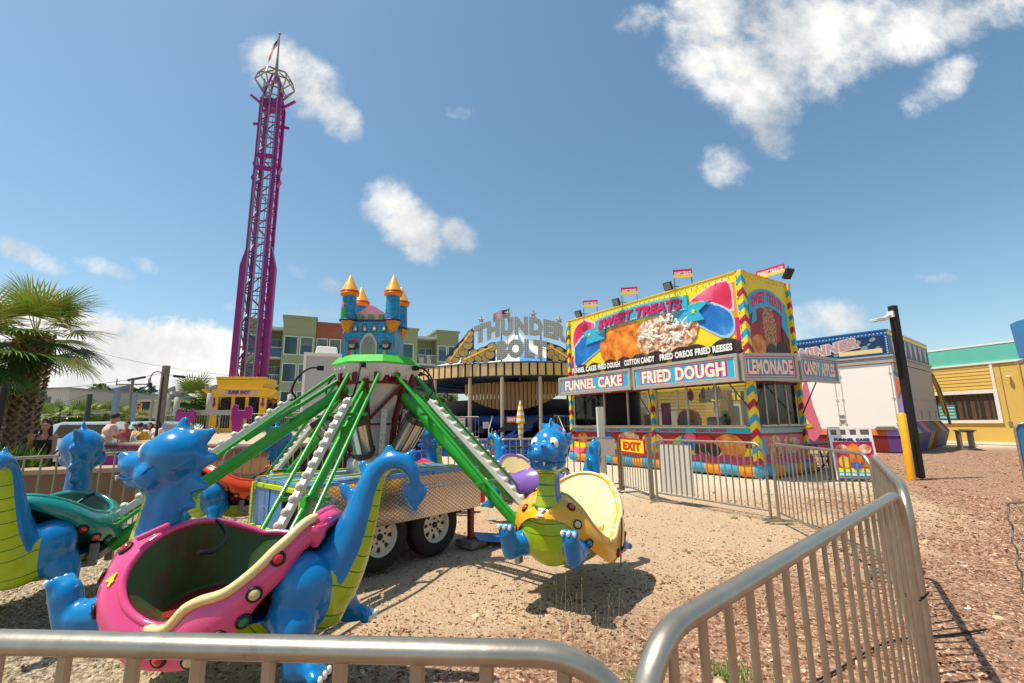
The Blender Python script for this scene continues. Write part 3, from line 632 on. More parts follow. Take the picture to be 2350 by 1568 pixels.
# ------------------------------------------------------------------ ride mast, arms and trailer
ride = thing('spinning_ride', 'green armed spinning kiddie ride on a chequer plate trailer with toy castle on top', 'amusement ride', RC)
BULB = mat('bulb_cap', '#d8cfb6', .25, 0, .05, coat=.4)
BOARD = mat('light_board', '#d9d5c8', .4, 0, .06, 6, dirt=('#9a8f7a', 9, .64))
def brick(name, a, b, mo, s=18, w=.9, h=.35):
    m = bpy.data.materials.new(name); m.use_nodes = True; N, L, bs = nodes(m); bs.inputs['Roughness'].default_value = .35
    t = N.new('ShaderNodeTexCoord'); sp = N.new('ShaderNodeSeparateXYZ'); L.new(t.outputs['Object'], sp.inputs[0]); ad = N.new('ShaderNodeMath'); L.new(sp.outputs[0], ad.inputs[0]); L.new(sp.outputs[1], ad.inputs[1])
    cb_ = N.new('ShaderNodeCombineXYZ'); L.new(ad.outputs[0], cb_.inputs[0]); L.new(sp.outputs[2], cb_.inputs[1])
    no = N.new('ShaderNodeTexNoise'); no.inputs['Scale'].default_value = 14; L.new(t.outputs['Object'], no.inputs[0]); vm = N.new('ShaderNodeVectorMath'); vm.operation = 'MULTIPLY_ADD'; L.new(no.outputs['Color'], vm.inputs[0]); vm.inputs[1].default_value = (.03, .02, 0); L.new(cb_.outputs[0], vm.inputs[2])
    br = N.new('ShaderNodeTexBrick'); L.new(vm.outputs[0], br.inputs['Vector']); br.inputs['Color1'].default_value = hx(a); br.inputs['Color2'].default_value = hx(b); br.inputs['Mortar'].default_value = hx(mo); br.inputs['Scale'].default_value = s
    br.inputs['Brick Width'].default_value = w; br.inputs['Row Height'].default_value = h; br.inputs['Mortar Size'].default_value = .03; br.inputs['Mortar Smooth'].default_value = .4; L.new(br.outputs[0], bs.inputs['Base Color']); return m
BLB = brick('blue_brick_print', '#0f7fb0', '#2aa6c8', '#0a3a66'); ORB = brick('orange_brick_print', '#e58a10', '#f3a81c', '#5b2a0a', 24, .8, .35); RFB = brick('yellow_tile_print', '#f2b21a', '#f8cf4a', '#c0301a', 26, .35, .35)
# --- arm (x = radial)
def tilt_pt(r, z, y=0): return Vector((r, y, z))
A0, A1 = tilt_pt(.30, 1.86), tilt_pt(2.0, .40)
mb = MB(); mb.tube([A0, A0.lerp(A1, .3), A0.lerp(A1, .32), A1], [.032, .032, .032, .032], 12, 0, True, 1.8)
mb.prism([(.78, 1.46), (.95, 1.42), (1.05, 1.24), (.98, 1.24)], -.03, .03); mb.prism([(1.45, .90), (1.58, .88), (1.66, .72), (1.5, .82)], -.02, .02)
mb.tube([A0+Vector((.02, 0, .14)), (1.15, 0, 1.3)], .022, 8); mb.bar((1.55, -.2, .86), (1.55, .2, .86), .04, .03); mb.bar((.8, -.19, 1.55), (.8, .19, 1.55), .04, .03)
arm0 = mb.build('arm', GREEN, ride)
for s in (-1, 1):
    mb = MB(); mb.tube([(.44, .17*s, 2.0), (2.02, .17*s, .53)], .018, 10); mb.build('side_tube', GREEN, arm0)
d = (Vector((2.0, 0, .68))-Vector((.82, 0, 1.70))).normalized(); nrm = Vector((-d.z, 0, d.x))
if nrm.z < 0: nrm = -nrm
mb = MB(); mb.bar((.80, 0, 1.70), (1.98, 0, .66), .055, .06); lb0 = mb.build('light_board', BOARD, arm0, .008)
NB = 13
mbb = MB(); mbb.lathe([(.029, 0), (.031, .01), (.024, .016), (.019, .027), (.001, .032)], 12)
b0 = None
for i in range(NB):
    p = Vector((.86, 0, 1.65)).lerp(Vector((1.92, 0, .715)), i/(NB-1))+nrm*.03
    if b0 is None: b0 = mbb.build('bulb', BULB, arm0); o = b0
    else: o = b0.copy(); COL.objects.link(o); o.parent = arm0
    o.location = p; o.rotation_euler = (0, math.atan2(nrm.x, nrm.z), 0)
mb = MB(); mb.bar((2.03, -.27, .38), (2.03, .27, .38), .06, .06); mb.box((2.04, -.27, .36), (.05, .075, .26)); mb.box((2.04, .27, .4), (.05, .05, .18)); mb.bar((2.03, -.2, .33), (2.4, -.2, .27), .05, .05); mb.bar((2.03, .2, .33), (2.4, .2, .27), .05, .05); mb.build('end_bracket', GREY, arm0, .004)
mb = MB(); mb.tube([tuple(p) for p in spline([(.55, .03, 2.08), (.66, .05, 2.07), (.76, .07, 1.96), (.80, .06, 1.82), (.76, .02, 1.74), (.83, 0, 1.71)], 6)], .011, 6); mb.box((.56, .03, 2.08), (.06, .05, .05)); mb.build('cable', BLACK, arm0)
def arm_at(o, ang, R):
    o.rotation_euler = (0, 0, math.radians(ang)); o.scale = ((R-.42)/2.0, 1, 1)
arms = [arm0]
for i, sp_ in enumerate(specs[1:]): arms.append(copy_tree(arm0, ride))
for o, sp_ in zip(arms, specs): arm_at(o, sp_[0], sp_[1])
# --- air cylinders
mb = MB(); mb.lathe([(.105, -.19), (.105, .19)], 24, 0); CYL = mat('polished_cylinder', '#b9b7a8', .25, .85, .2, 5); RUST = mat('rusty_cap', '#54483a', .7, .3, .35, 20, .3)
cy = mb.build('air_cylinder', CYL, ride)
mb = MB()
for z in (-.21, .21): mb.lathe([(.001, z-.03), (.13, z-.03), (.13, z+.03), (.001, z+.03)], 6, 0, smooth=False)
for i in range(6): a = PI/3*i+.3; mb.tube([(.122*math.cos(a), .122*math.sin(a), -.22), (.122*math.cos(a), .122*math.sin(a), .22)], .007, 6)
mb.build('cylinder_cap', RUST, cy)
cyls = [cy]+[copy_tree(cy, ride) for _ in range(5)]
for o, sp_ in zip(cyls, specs): a = math.radians(sp_[0]); o.location = (.48*math.cos(a), .48*math.sin(a), 1.33); o.rotation_euler = (0, math.radians(34), a)
# --- mast
mb = MB(); mb.lathe([(.001, .9), (.30, .9), (.30, 1.03), (.27, 1.1), (.001, 1.1)], 28); mb.build('turntable', BOARD, ride)
mb = MB(); mb.lathe([(.16, 1.08), (.18, 1.5), (.36, 1.9)], 12, 0, smooth=False); mb.build('mast_panel', BOARD, ride)
mb = MB()
for i in range(6):
    a = math.radians(i*60+30); c, s = math.cos(a), math.sin(a); mb.bar((.26*c, .26*s, 1.08), (.31*c, .31*s, 1.5), .05, .05); mb.bar((.31*c, .31*s, 1.5), (.44*c, .44*s, 1.95), .05, .05)
    b = math.radians(i*60+90); mb.bar((.30*c, .30*s, 1.45), (.30*math.cos(b), .30*math.sin(b), 1.45), .025, .025); mb.bar((.28*c, .28*s, 1.5), (.42*math.cos(b), .42*math.sin(b), 1.9), .035, .035)
mb.lathe([(.34, 1.9), (.46, 1.9), (.46, 1.99), (.34, 1.99), (.34, 1.9)], 6, 0, smooth=False)
for i in range(12): a = math.radians(i*30+15); mb.box((.45*math.cos(a), .45*math.sin(a), 1.97), (.05, .05, .1), None, RZ(a))
mb.build('mast_frame', MAROON, ride)
for i in range(6):
    a = math.radians(i*60+2); c, s = math.cos(a), math.sin(a); mb = MB(); p0, p1 = Vector((.27*c, .27*s, 1.1)), Vector((.33*c, .33*s, 1.62)); mb.bar(p0, p1, .06, .02, None, Vector((c, s, 0)))
    for j in range(8): q = p0.lerp(p1, (j+.5)/8)+Vector((c, s, 0))*.018; mb.ell(q, .02, 8, 6)
    mb.build('light_strip', BOARD, ride)
mb = MB(); mb.M = RZ(math.radians(22.5)); mb.lathe([(.001, 2.0), (.50, 2.0), (.60, 2.19), (.60, 2.20)], 8, 0, smooth=False); cap_ = mb.build('hub_cap', BOARD, ride)
mb = MB(); mb.M = RZ(math.radians(22.5)); mb.lathe([(.61, 2.198), (.61, 2.215), (.52, 2.30), (.001, 2.30)], 8, 0, smooth=False); mb.build('cap_roof', mat('light_green_paint', '#3bb42e', .65, 0, .1, 4), ride)
bp_ = []
for i in range(8):
    a = math.radians(45*i); c, s = math.cos(a), math.sin(a)
    for j in range(3):
        for zz, rr in ((2.145, .535), (2.07, .50)):
            t_ = (j-1)*.14*(1 if zz > 2.1 else .9)+(.03 if zz < 2.1 else 0); bp_.append((rr*c-t_*s, rr*s+t_*c, zz))
bulbs(cap_, bp_, BULB, .022, 'cap_bulb')
# --- castle
castle_M = RZ(math.radians(3))
mb = MB(); mb.M = castle_M
mb.prism([(-.31, 2.29), (.31, 2.29), (.31, 2.58), (.27, 2.74), (-.27, 2.74), (-.31, 2.58)], -.29, .29)
cas = mb.build('castle_wall', BLB, ride)
mb = MB(); mb.M = castle_M; mb.b2((.285, -.293, 2.745), (-.285, .293, 2.765)); mb.build('parapet_band', mat('violet_band', '#2b1b73', .4), cas)
mb = MB(); mb.M = castle_M; mb.prism([(-.23, 2.765), (.23, 2.765), (.2, 2.84), (.02, 2.96), (-.02, 2.96), (-.2, 2.84)], -.24, .24); mb.build('castle_roof', mat('pale_pink_paint', '#f09ab0', .4), cas)
GRN2 = mat('leaf_green_paint', '#4f9c1c', .4)
for i in range(3):
    mb = MB(); mb.M = castle_M; mb.b2((-.15+i*.125, -.28, 2.766), (-.095+i*.125, -.25, 2.835)); mb.build('merlon', GRN2, cas)
def arch(cx, z0, w, h, y, k, mb, y2):
    pts = [(cx-w/2, z0), (cx+w/2, z0), (cx+w/2, z0+h*.55)]
    for i in range(1, 7): t_ = i/7; pts.append((cx+w/2*(1-t_)**.8*1.0, z0+h*.55+h*.45*math.sin(t_*PI/2)))
    pts.append((cx, z0+h))
    for i in range(6, 0, -1): t_ = i/7; pts.append((cx-w/2*(1-t_)**.8, z0+h*.55+h*.45*math.sin(t_*PI/2)))
    pts.append((cx-w/2, z0+h*.55)); mb.prism(pts, y2, y, k)
STN = mat('grey_stone_print', '#8f8a7c', .5); STD = mat('dark_outline_print', '#1d1a1c', .5); SKN = mat('skin_print', '#d8a78a', .5)
for i in range(4):
    mb = MB(); mb.M = castle_M; cx = -.17+i*.113; arch(cx, 2.605, .062, .105, -.292, 0, mb, -.30); arch(cx+.002, 2.612, .048, .088, -.30, 1, mb, -.303); mb.ell((cx+.008, -.303, 2.64), (.017, .006, .017), 10, 6, 2); mb.build('castle_window', [STD, STN, BOARD], cas)
mb = MB(); mb.M = castle_M; arch(0, 2.3, .2, .29, -.292, 0, mb, -.31); arch(0, 2.3, .16, .25, -.31, 1, mb, -.315)
for i in range(3): mb.ell((.01, -.316, 2.33+i*.07), (.022, .008, .022), 12, 6, 1)
mb.build('castle_door', [mat('pale_stone_print', '#c2b9a4', .5), STN], cas)
PLUME = RED
for s in (-1, 1):           # a small cartoon guard in grey armour printed each side of the door
    mb = MB(); mb.M = castle_M; cx = .20*s-.0; y = -.292
    def ep(x, z, a, b, k, dy): mb.prism([(cx+x+a*math.cos(2*PI*i/16), z+b*math.sin(2*PI*i/16)) for i in range(16)], y, y-dy, k)
    if s < 0: mb.prism([(cx+.0, 2.52), (cx+.05, 2.535), (cx+.07, 2.5), (cx+.075, 2.47), (cx+.04, 2.49)], y, y-.004, 4); mb.prism([(cx-.055, 2.3), (cx+.06, 2.3), (cx+.04, 2.38), (cx-.035, 2.38)], y, y-.003, 4)
    ep(-s*.06, 2.42, .025, .02, 1, .005); mb.prism([(cx-.05, 2.38), (cx+.05, 2.38), (cx+.075, 2.46), (cx+.06, 2.47), (cx+.02, 2.42), (cx-.02, 2.42)], y, y-.0045, 1)
    ep(0, 2.45, .048, .05, 0, .006); ep(0, 2.435, .033, .03, 2, .008); ep(0, 2.475, .046, .03, 0, .01); ep(-.012*s, 2.345, .035, .04, 0, .008); ep(-.012*s, 2.345, .028, .033, 3, .010)
    for q in (-.012, .012): ep(q, 2.437, .004, .006, 1, .0095); mb.prism([(cx+q-.009, 2.29), (cx+q+.009, 2.29), (cx+q+.007, 2.33), (cx+q-.007, 2.33)], y, y-.006, 1)
    mb.prism([(cx-.08*-s-.004, 2.36), (cx-.08*-s+.004, 2.36), (cx-.085*-s+.002, 2.52), (cx-.085*-s-.002, 2.52)], y, y-.006, 3)
    mb.build('guard_print', [mat('armour_print', '#4c4a4e', .4), STD, SKN, mat('steel_print', '#8c8a88', .4), PLUME], cas)
for (sx, sy) in ((-1, -1), (1, -1), (-1, 1), (1, 1)):
    x, y = sx*.265, sy*.26; mb = MB(); mb.M = castle_M
    mb.lathe([(.001, 2.54), (.05, 2.62), (.1, 2.745)], 6, 1, (x, y, 0), False); mb.lathe([(.1, 2.745), (.108, 2.75), (.108, 2.765), (.096, 2.768)], 20, 2, (x, y, 0)); mb.lathe([(.092, 2.765), (.082, 3.08)], 20, 0, (x, y, 0)); tw = mb.build('turret', [BLB, ORB, mat('violet_band', '#2b1b73')], cas)
    mb = MB(); mb.M = castle_M; mb.lathe([(.082, 3.07), (.108, 3.085), (.112, 3.12), (.001, 3.12)], 20, 0, (x, y, 0)); mb.lathe([(.112, 3.115), (.116, 3.13), (.108, 3.142)], 20, 1, (x, y, 0)); mb.lathe([(.106, 3.14), (.06, 3.24), (.012, 3.345), (.001, 3.36)], 20, 2, (x, y, 0)); mb.build('turret_roof', [mat('amber_paint', '#ee8a0e', .35), mat('orange_red_paint', '#d8380c', .35), RFB], cas)
    if (sx, sy) == (-1, -1):
        mb = MB(); mb.M = castle_M
        def cy_patch(a0, a1, z0, z1, k, r=.0955):
            n = 8; vs = [(x+r*math.cos(a0+(a1-a0)*i/n), y+r*math.sin(a0+(a1-a0)*i/n), z) for z in (z0, z1) for i in range(n+1)]; mb.add(vs, [(i, i+1, n+2+i, n+1+i) for i in range(n)], k, True)
        cy_patch(-2.6, -1.5, 2.77, 2.86, 0); cy_patch(-2.5, -1.7, 2.86, 2.91, 0, .0945); cy_patch(-2.3, -1.95, 2.91, 2.955, 1, .093); cy_patch(-2.35, -1.95, 2.955, 2.99, 2, .0925); cy_patch(-2.2, -1.85, 2.965, 3.0, 3, .0925)
        mb.build('lady_print', [mat('dress_green', '#1d8a2c', .4), PINK, SKN, STD], tw)
for o_ in (cap_, bpy.data.objects['cap_roof']): o_.location = (0, 0, -.08); o_.scale = (.86, .86, 1)
cas.location = (-.05, 0, .081); cas.scale = (.96, .93, .93)
# --- trailer
te = math.atan2(.762, .648); TM = T(-1.86-RC.x, 4.23-RC.y, 0) @ RZ(te); TW, TL_ = 1.05, 2.2
def chequer():
    m = mat('chequer_plate', '#dcd8d0', .16, .95, .08, 3); N, L, b = nodes(m); t = N.new('ShaderNodeTexCoord'); sp = N.new('ShaderNodeSeparateXYZ'); L.new(t.outputs['Object'], sp.inputs[0])
    hs = None
    def mm(op, a, v=None):
        n = N.new('ShaderNodeMath'); n.operation = op
        for i, q in enumerate((a, v)):
            if q is None: continue
            if isinstance(q, (int, float)): n.inputs[i].default_value = q
            else: L.new(q, n.inputs[i])
        return n.outputs[0]
    u = mm('MULTIPLY', mm('ADD', sp.outputs[0], sp.outputs[2]), 24); v = mm('MULTIPLY', mm('SUBTRACT', sp.outputs[0], sp.outputs[2]), 24)
    cu_, cv_ = mm('FLOOR', u), mm('FLOOR', v); fu = mm('ABSOLUTE', mm('SUBTRACT', mm('FRACT', u), .5)); fv = mm('ABSOLUTE', mm('SUBTRACT', mm('FRACT', v), .5))
    par = mm('MODULO', mm('ABSOLUTE', mm('ADD', cu_, cv_)), 2); a = mm('MULTIPLY', mm('LESS_THAN', fu, .42), mm('LESS_THAN', fv, .14)); c = mm('MULTIPLY', mm('LESS_THAN', fu, .14), mm('LESS_THAN', fv, .42))
    h = mm('ADD', mm('MULTIPLY', a, par), mm('MULTIPLY', c, mm('SUBTRACT', 1, par)))
    bp = N.new('ShaderNodeBump'); bp.inputs['Strength'].default_value = 1.; bp.inputs['Distance'].default_value = .006; L.new(h, bp.inputs['Height']); cm = N.new('ShaderNodeMixRGB'); cm.inputs[1].default_value = hx('#a8a296'); cm.inputs[2].default_value = hx('#f2eee6'); L.new(h, cm.inputs[0]); L.new(cm.outputs[0], b.inputs['Base Color']); L.new(bp.outputs[0], b.inputs['Normal'])
    wv = N.new('ShaderNodeTexNoise'); wv.inputs['Scale'].default_value = 2.2; L.new(t.outputs['Object'], wv.inputs[0]); return m
CHQ = chequer()
mb = MB(); mb.M = TM; mb.b2((0, 0, .44), (TL_, .015, .88)); mb.b2((TL_-.015, .018, .44), (TL_, TW, .8)); mb.b2((.55, -.04, .755), (TL_-.35, -.002, .775)); mb.prism([(.1, .44), (TL_, .44), (TL_, .735), (.32, .735), (.16, .6)], -.03, -.002); mb.build('side_panel', CHQ, ride)
mb = MB(); mb.M = TM; mb.b2((.04, .02, .46), (TL_-.02, TW-.02, .86)); mb.build('trailer_bed', NAVY, ride)
LB = mat('trailer_lid_blue', '#5b86b4', .3, 0, .12, 3, coat=.3, dirt=('#8a97a0', 6, .62))
mb = MB(); mb.M = TM
for i in range(3): mb.b2((-.02+i*.74, -.02, .884), (.7+i*.74, .58, .915)); mb.b2((-.02+i*.74, .6, .884), (.7+i*.74, TW+.02, .915))
mb.b2((.3, -.01, .916), (1.4, .16, .93)); mb.build('lid', LB, ride, .004)
mb = MB(); mb.M = TM
for yy in (.2, .42, .8, 1.1): mb.b2((.02, yy, .917), (TL_-.04, yy+.05, .923))
mb.build('lid_stripe', LIME, ride)
FB = mat('front_panel_blue', '#2f7fb8', .2, 0, .15, 2, coat=.5)
mb = MB(); mb.M = TM; mb.b2((-.03, .03, .46), (.02, TW-.03, .87)); mb.b2((-.038, .32, .5), (-.031, .62, .84)); mb.b2((-.038, .66, .5), (-.031, .95, .84)); mb.build('front_panel', FB, ride)
mb = MB(); mb.M = TM
for a, b_ in (((-.05, -.02, .84), (-.0, TW+.02, .88)), ((-.05, -.02, .44), (-.0, TW+.02, .475)), ((-.05, -.02, .475), (-.032, .015, .84)), ((-.05, TW-.015, .475), (-.032, TW+.02, .84))): mb.b2(a, b_)
mb.build('front_trim', LIME, ride, .004)
mb = MB(); mb.M = TM
for i in range(14): mb.b2((-.052, .05+i*.0185, .5), (-.046, .054+i*.0185, .82))
for i in range(16): mb.b2((-.046, .05, .5+i*.02), (-.041, .31, .504+i*.02))
for a, b_ in (((-.055, .03, .49), (-.036, .05, .83)), ((-.055, .31, .49), (-.036, .33, .83)), ((-.055, .03, .81), (-.036, .33, .83)), ((-.055, .03, .49), (-.036, .33, .51))): mb.b2(a, b_)
mb.build('vent_grille', DARK, ride)
RL = mat('red_leg_steel', '#8e3527', .6, .1, .25, 10)
mb = MB(); mb.M = TM
for yy in (.08, .95): mb.bar((.08, yy, .46), (.02, yy, .03), .06, .06); mb.bar((.1, yy, .2), (.4, yy, .45), .04, .04); mb.box((.02, yy, .02), (.2, .2, .03))
mb.b2((.12, .2, .2), (.3, .9, .42)); mb.b2((.05, .35, .1), (.2, .55, .2)); mb.b2((TL_-.1, .04, .05), (TL_-.04, .1, .44)); mb.b2((TL_-.1, TW-.1, .05), (TL_-.04, TW-.04, .44)); mb.b2((.3, .2, .36), (TL_-.1, .3, .44)); mb.b2((.3, .9, .36), (TL_-.1, 1., .44)); mb.build('chassis', RL, ride)
mb = MB(); mb.M = TM; mb.b2((TL_-.2, -.08, -.02), (TL_+.06, .2, .055)); mb.build('support_block', GRAYWOOD, ride)
mb = MB(); mb.M = TM; mb.add([(TL_-.1, -.1, .06), (TL_+.3, -.35, .0), (TL_+.55, -.05, 0), (TL_+.1, .25, .07), (TL_-.1, -.1, .075), (TL_+.3, -.35, .015), (TL_+.55, -.05, .015), (TL_+.1, .25, .085)], [(3, 2, 1, 0), (4, 5, 6, 7), (0, 1, 5, 4), (1, 2, 6, 5), (2, 3, 7, 6), (3, 0, 4, 7)], 0, False); mb.build('foot_plate', BLUE, ride)
TYRE = mat('tyre_rubber', '#221e1a', .85, 0, .25, 20, .3, 40); RIMW = mat('white_rim', '#cfc7b3', .35, .1, .08, 10, dirt=('#7d6c55', 12, .6))
def wheel(parent, M, r=.325, w=.2, small=False):
    mb = MB(); prof = [(r*.58, -w/2), (r*.8, -w/2), (r*.95, -w*.46), (r, -w*.36), (r, w*.36), (r*.95, w*.46), (r*.8, w/2), (r*.58, w/2), (r*.58, -w/2)]
    mb.M = M; mb.lathe(prof, 40)
    for i in range(48):
        a = 2*PI*i/48; mb.box((r*1.0*math.cos(a), r*1.0*math.sin(a), 0), (.012, .02, w*.66), None, RZ(a))
    wh = mb.build('tyre', TYRE, parent)
    mb = MB(); mb.M = M; mb.lathe([(r*.6, w*.40), (r*.58, w*.46), (r*.53, w*.44), (r*.50, w*.25), (r*.44, w*.18), (r*.2, w*.27), (r*.08, w*.27), (.001, w*.27)], 40); rm_ = mb.build('rim', RIMW, wh)
    mb = MB(); mb.M = M
    for i in range(8):
        a = 2*PI*i/8; mb.M = M @ RZ(a) @ T(r*.40, 0, w*.2) @ RY(.18); mb.prism([(-.03, -.012), (.03, -.026), (.03, .026), (-.03, .012)], -.002, .006, 0, 'xy')
    mb.M = M; mb.lathe([(r*.1, w*.27), (r*.1, w*.34), (.001, w*.34)], 14)
    for i in range(5): a = 2*PI*i/5+.4; mb.lathe([(.012, w*.24), (.012, w*.33), (.001, w*.33)], 6, 0, (r*.2*math.cos(a), r*.2*math.sin(a), 0))
    mb.build('hub', DARK, wh); return wh
for along in (.86, 1.58):
    wheel(ride, TM @ T(along-.02, .13, .315) @ RX(PI/2)); wheel(ride, TM @ T(along-.02, TW-.13, .315) @ RX(-PI/2))
mb = MB(); mb.M = T(-3.1-RC.x, 5.7-RC.y, .0); mb.b2((-.0, 0, .5), (.3, .5, .8)); 
mb = MB(); mb.M = TM
for i in range(6): mb.b2((-.0, TW+.03, .48+i*.055), (.2, TW+.17, .525+i*.055))
mb.build('louvre_box', mat('dusty_pink_metal', '#a5958f', .5), ride)
# ------------------------------------------------------------------ crowd barriers
jr = random.Random(11)
def flat_tube(mb, pts, w, h, n=10, k=None):
    mb.tube(pts, w/2, n, k, True, h/w)
def barrier(p, q, label, h=1.1, spacing=.12, near=False, group='aluminium crowd barriers round the ride', mats=None, feet=True, r=.19, cat='barrier', sign=None):
    p = Vector((p[0], p[1], 0)); q = Vector((q[0], q[1], 0)); L_ = (q-p).length; a = math.atan2(q.y-p.y, q.x-p.x)
    t = thing('crowd_barrier', label, cat, p, a, group); M_ = mats or ALU
    mb = MB(); pts = [(0, 0, .0), (0, 0, h-r)]
    for i in range(1, 8): b = PI/2*i/8; pts.append((r-r*math.cos(b), 0, h-r+r*math.sin(b)))
    pts += [(r, 0, h), (L_*.35, 0, h), (L_*.7, 0, h), (L_-r, 0, h)]
    for i in range(1, 8): b = PI/2*i/8; pts.append((L_-r+r*math.sin(b), 0, h-r+r*math.cos(b)))
    pts += [(L_, 0, h-r), (L_, 0, 0)]
    mb.tube(pts, .019 if not near else .0185, 14 if near else 8, 0, True, 1.25, Vector((0, 1, 0))); f = mb.build('frame', M_, t)
    mb = MB(); mb.tube([(0, 0, .13), (L_, 0, .13)], .016, 8); mb.build('bottom_rail', M_, t)
    n = max(3, int(round(L_/spacing))); base = None; hh = h-.02-.13
    mb = MB(); w, d = (.023, .013)
    pr_ = [(-w/2+.004, -d/2), (w/2-.004, -d/2), (w/2, -d/2+.004), (w/2, d/2-.004), (w/2-.004, d/2), (-w/2+.004, d/2), (-w/2, d/2-.004), (-w/2, -d/2+.004)]
    for i in range(1, n):
        x = L_*i/n
        top = h-.012 if r < x < L_-r else h-r+math.sqrt(max(0, r*r-(r-min(x, L_-x))**2))-.012
        full = abs(top-(h-.012)) < 1e-6
        if full and base is not None: o = base.copy(); COL.objects.link(o); o.parent = t; o.location = (x+jr.gauss(0, .0016), 0, 0); o.rotation_euler = (0, jr.gauss(0, .0022), jr.gauss(0, .12)); continue
        mb = MB(); vs = [(a_, b_, z) for z in (.13, top) for a_, b_ in pr_]; mb.add(vs, [tuple(range(7, -1, -1)), tuple(range(8, 16))]+[(i_, (i_+1) % 8, 8+(i_+1) % 8, 8+i_) for i_ in range(8)])
        o = mb.build('baluster', M_, t); o.location = (x, 0, 0)
        if full: base = o
    if feet:
        for x in (.02, L_-.02): mb = MB(); mb.box((x, 0, .015), (.05, .34, .03)); mb.build('foot', M_, t, .006)
    return t
p, q = (-1.95, .925), (.195, .785)
barrier(p, q, 'worn aluminium barrier across the bottom left, closest to the camera', near=True, r=.16, spacing=.118, h=1.09)
barrier((.19, .80), (1.86, 2.30), 'worn aluminium barrier running up to the right from the near corner', near=True, r=.15, spacing=.115, h=1.095)
c1 = G(2052, 1062, 1.1); c2 = G(1765, 1018, 1.1); e0 = G(1748, 1015, 1.1); e1 = G(1478, 1006, 1.1)
barrier((3.52, 4.62), (3.83, 6.93), 'aluminium barrier in front of the sandwich board, right of the join', spacing=.125)
barrier((1.99, 2.42), (3.46, 4.52), 'aluminium barrier seen almost end on behind the near one', spacing=.12)
gp1 = Vector((2.60, 8.95, 0)); gp0 = Vector((2.33, 10.15, 0))
barrier((3.78, 7.05), (gp1.x+.08, gp1.y-.07), 'aluminium barrier with the pale board tied on it, in front of the food trailer', spacing=.115)
# gate with EXIT sign
def post(p, h, w, label, name='post', cat='post', m=GALV):
    mb = MB(); mb.b2((-w/2, -w/2, 0), (w/2, w/2, h)); o = mb.build(name, m, None, .004); o.location = p; tag(o, label, cat); return o
post(gp1, 1.14, .08, 'square steel gate post at the right of the red and yellow exit sign', 'gate_post'); post(gp0+Vector((0, 0, 0)), 1.12, .08, 'bent brown gate post at the left of the red and yellow exit sign', 'gate_post', m=mat('rusty_galv', '#7b6a52', .7, .3, .3, 12))
d = (gp1-gp0); gt = thing('exit_gate', 'short barrier gate carrying a red and yellow exit sign', 'gate', gp0, math.atan2(d.y, d.x)); L_ = d.length
mb = MB(); mb.tube([(.06, 0, .1), (.06, 0, 1.06), (L_-.06, 0, 1.06), (L_-.06, 0, .1), (.06, 0, .1)], .018, 8); mb.build('frame', ALU, gt)
for i in range(1, 10): mb = MB(); mb.b2((.06+(L_-.12)*i/10-.008, -.006, .1), (.06+(L_-.12)*i/10+.008, .006, 1.05)); mb.build('baluster', ALU, gt)
mb = MB(); mb.b2((.1, -.045, .8), (L_-.08, -.03, 1.1), 0); mb.b2((.14, -.05, .83), (L_-.12, -.046, 1.07), 1); mb.text('EXIT', (L_/2+.01, .95), L_*.62, .17, 0, -.05, .006, .05); mb.build('exit_sign', [RED, PYEL], gt)
# pale boards fixed on the barrier
def flat_board(name, label, p, size, rz, m, th=.02, cat='board', lean=0.):
    mb = MB(); mb.M = RX(lean); mb.b2((-size[0]/2, -th/2, 0), (size[0]/2, th/2, size[1])); o = mb.build(name, m); o.location = p; o.rotation_euler = (0, 0, rz); tag(o, label, cat); return o
BRD = mat('pale_board', '#c9c4ba', .5, 0, .06, 3)
dd = Vector((2.68, 8.88, 0))-Vector((3.78, 7.05, 0)); ang = math.atan2(-dd.y, -dd.x)
flat_board('notice_board', 'plain pale grey board tied to the barrier right of the exit gate', Vector((2.93, 8.5, .17)), (.72, .86), ang, BRD)
f0 = Vector((2.28, 10.2, 0)); f1 = Vector((-.35, 10.05, 0))
barrier(f1, f0, 'aluminium barrier left of the exit gate, behind the yellow dinosaur car', spacing=.14)
barrier((-2.9, 9.7), f1+Vector((-.06, 0, 0)), 'aluminium barrier behind the red dinosaur car', spacing=.14)
barrier((-4.7, 7.6), (-2.98, 9.6), 'aluminium barrier behind the orange dinosaur car', spacing=.14)
barrier((-6.0, 5.35), (-4.76, 7.5), 'aluminium barrier behind the teal dinosaur car, left part', spacing=.15)
barrier((-7.6, 4.1), (-6.05, 5.3), 'aluminium barrier at the far left edge behind the dinosaur tail', spacing=.15)
flat_board('notice_board', 'small blank white board hung on the barrier left of the exit gate', f0+Vector((-.28, -.06, .72)), (.42, .35), .05, BRD)
wp = G(1378, 1118); mb = MB(); mb.b2((-.075, -.06, 0), (.075, .06, 1.78)); o = mb.build('wooden_post', mat('white_timber', '#d8d1c2', .6, 0, .06, 5, dirt=('#9c917d', 7, .66)), None, .004); o.location = (2.02, 10.6, 0); o.rotation_euler = (0, -.01, .1); tag(o, 'white square timber post standing in front of the food trailer', 'post')
# black hose / cable on the ground
mb = MB(); ks = [(.05, 1.6), (.4, 1.95), (.7, 2.2), (1.2, 2.6), (1.9, 3.0), (2.6, 3.35), (3.3, 3.5)]
mb.tube([(x, y, gz(x, y)-.012) for x, y in [tuple(k) for k in spline(ks, 8)]], .007, 6); o = mb.build('ground_cable', BLACK); tag(o, 'thin black cable lying on the mulch from the near railing corner', 'cable')
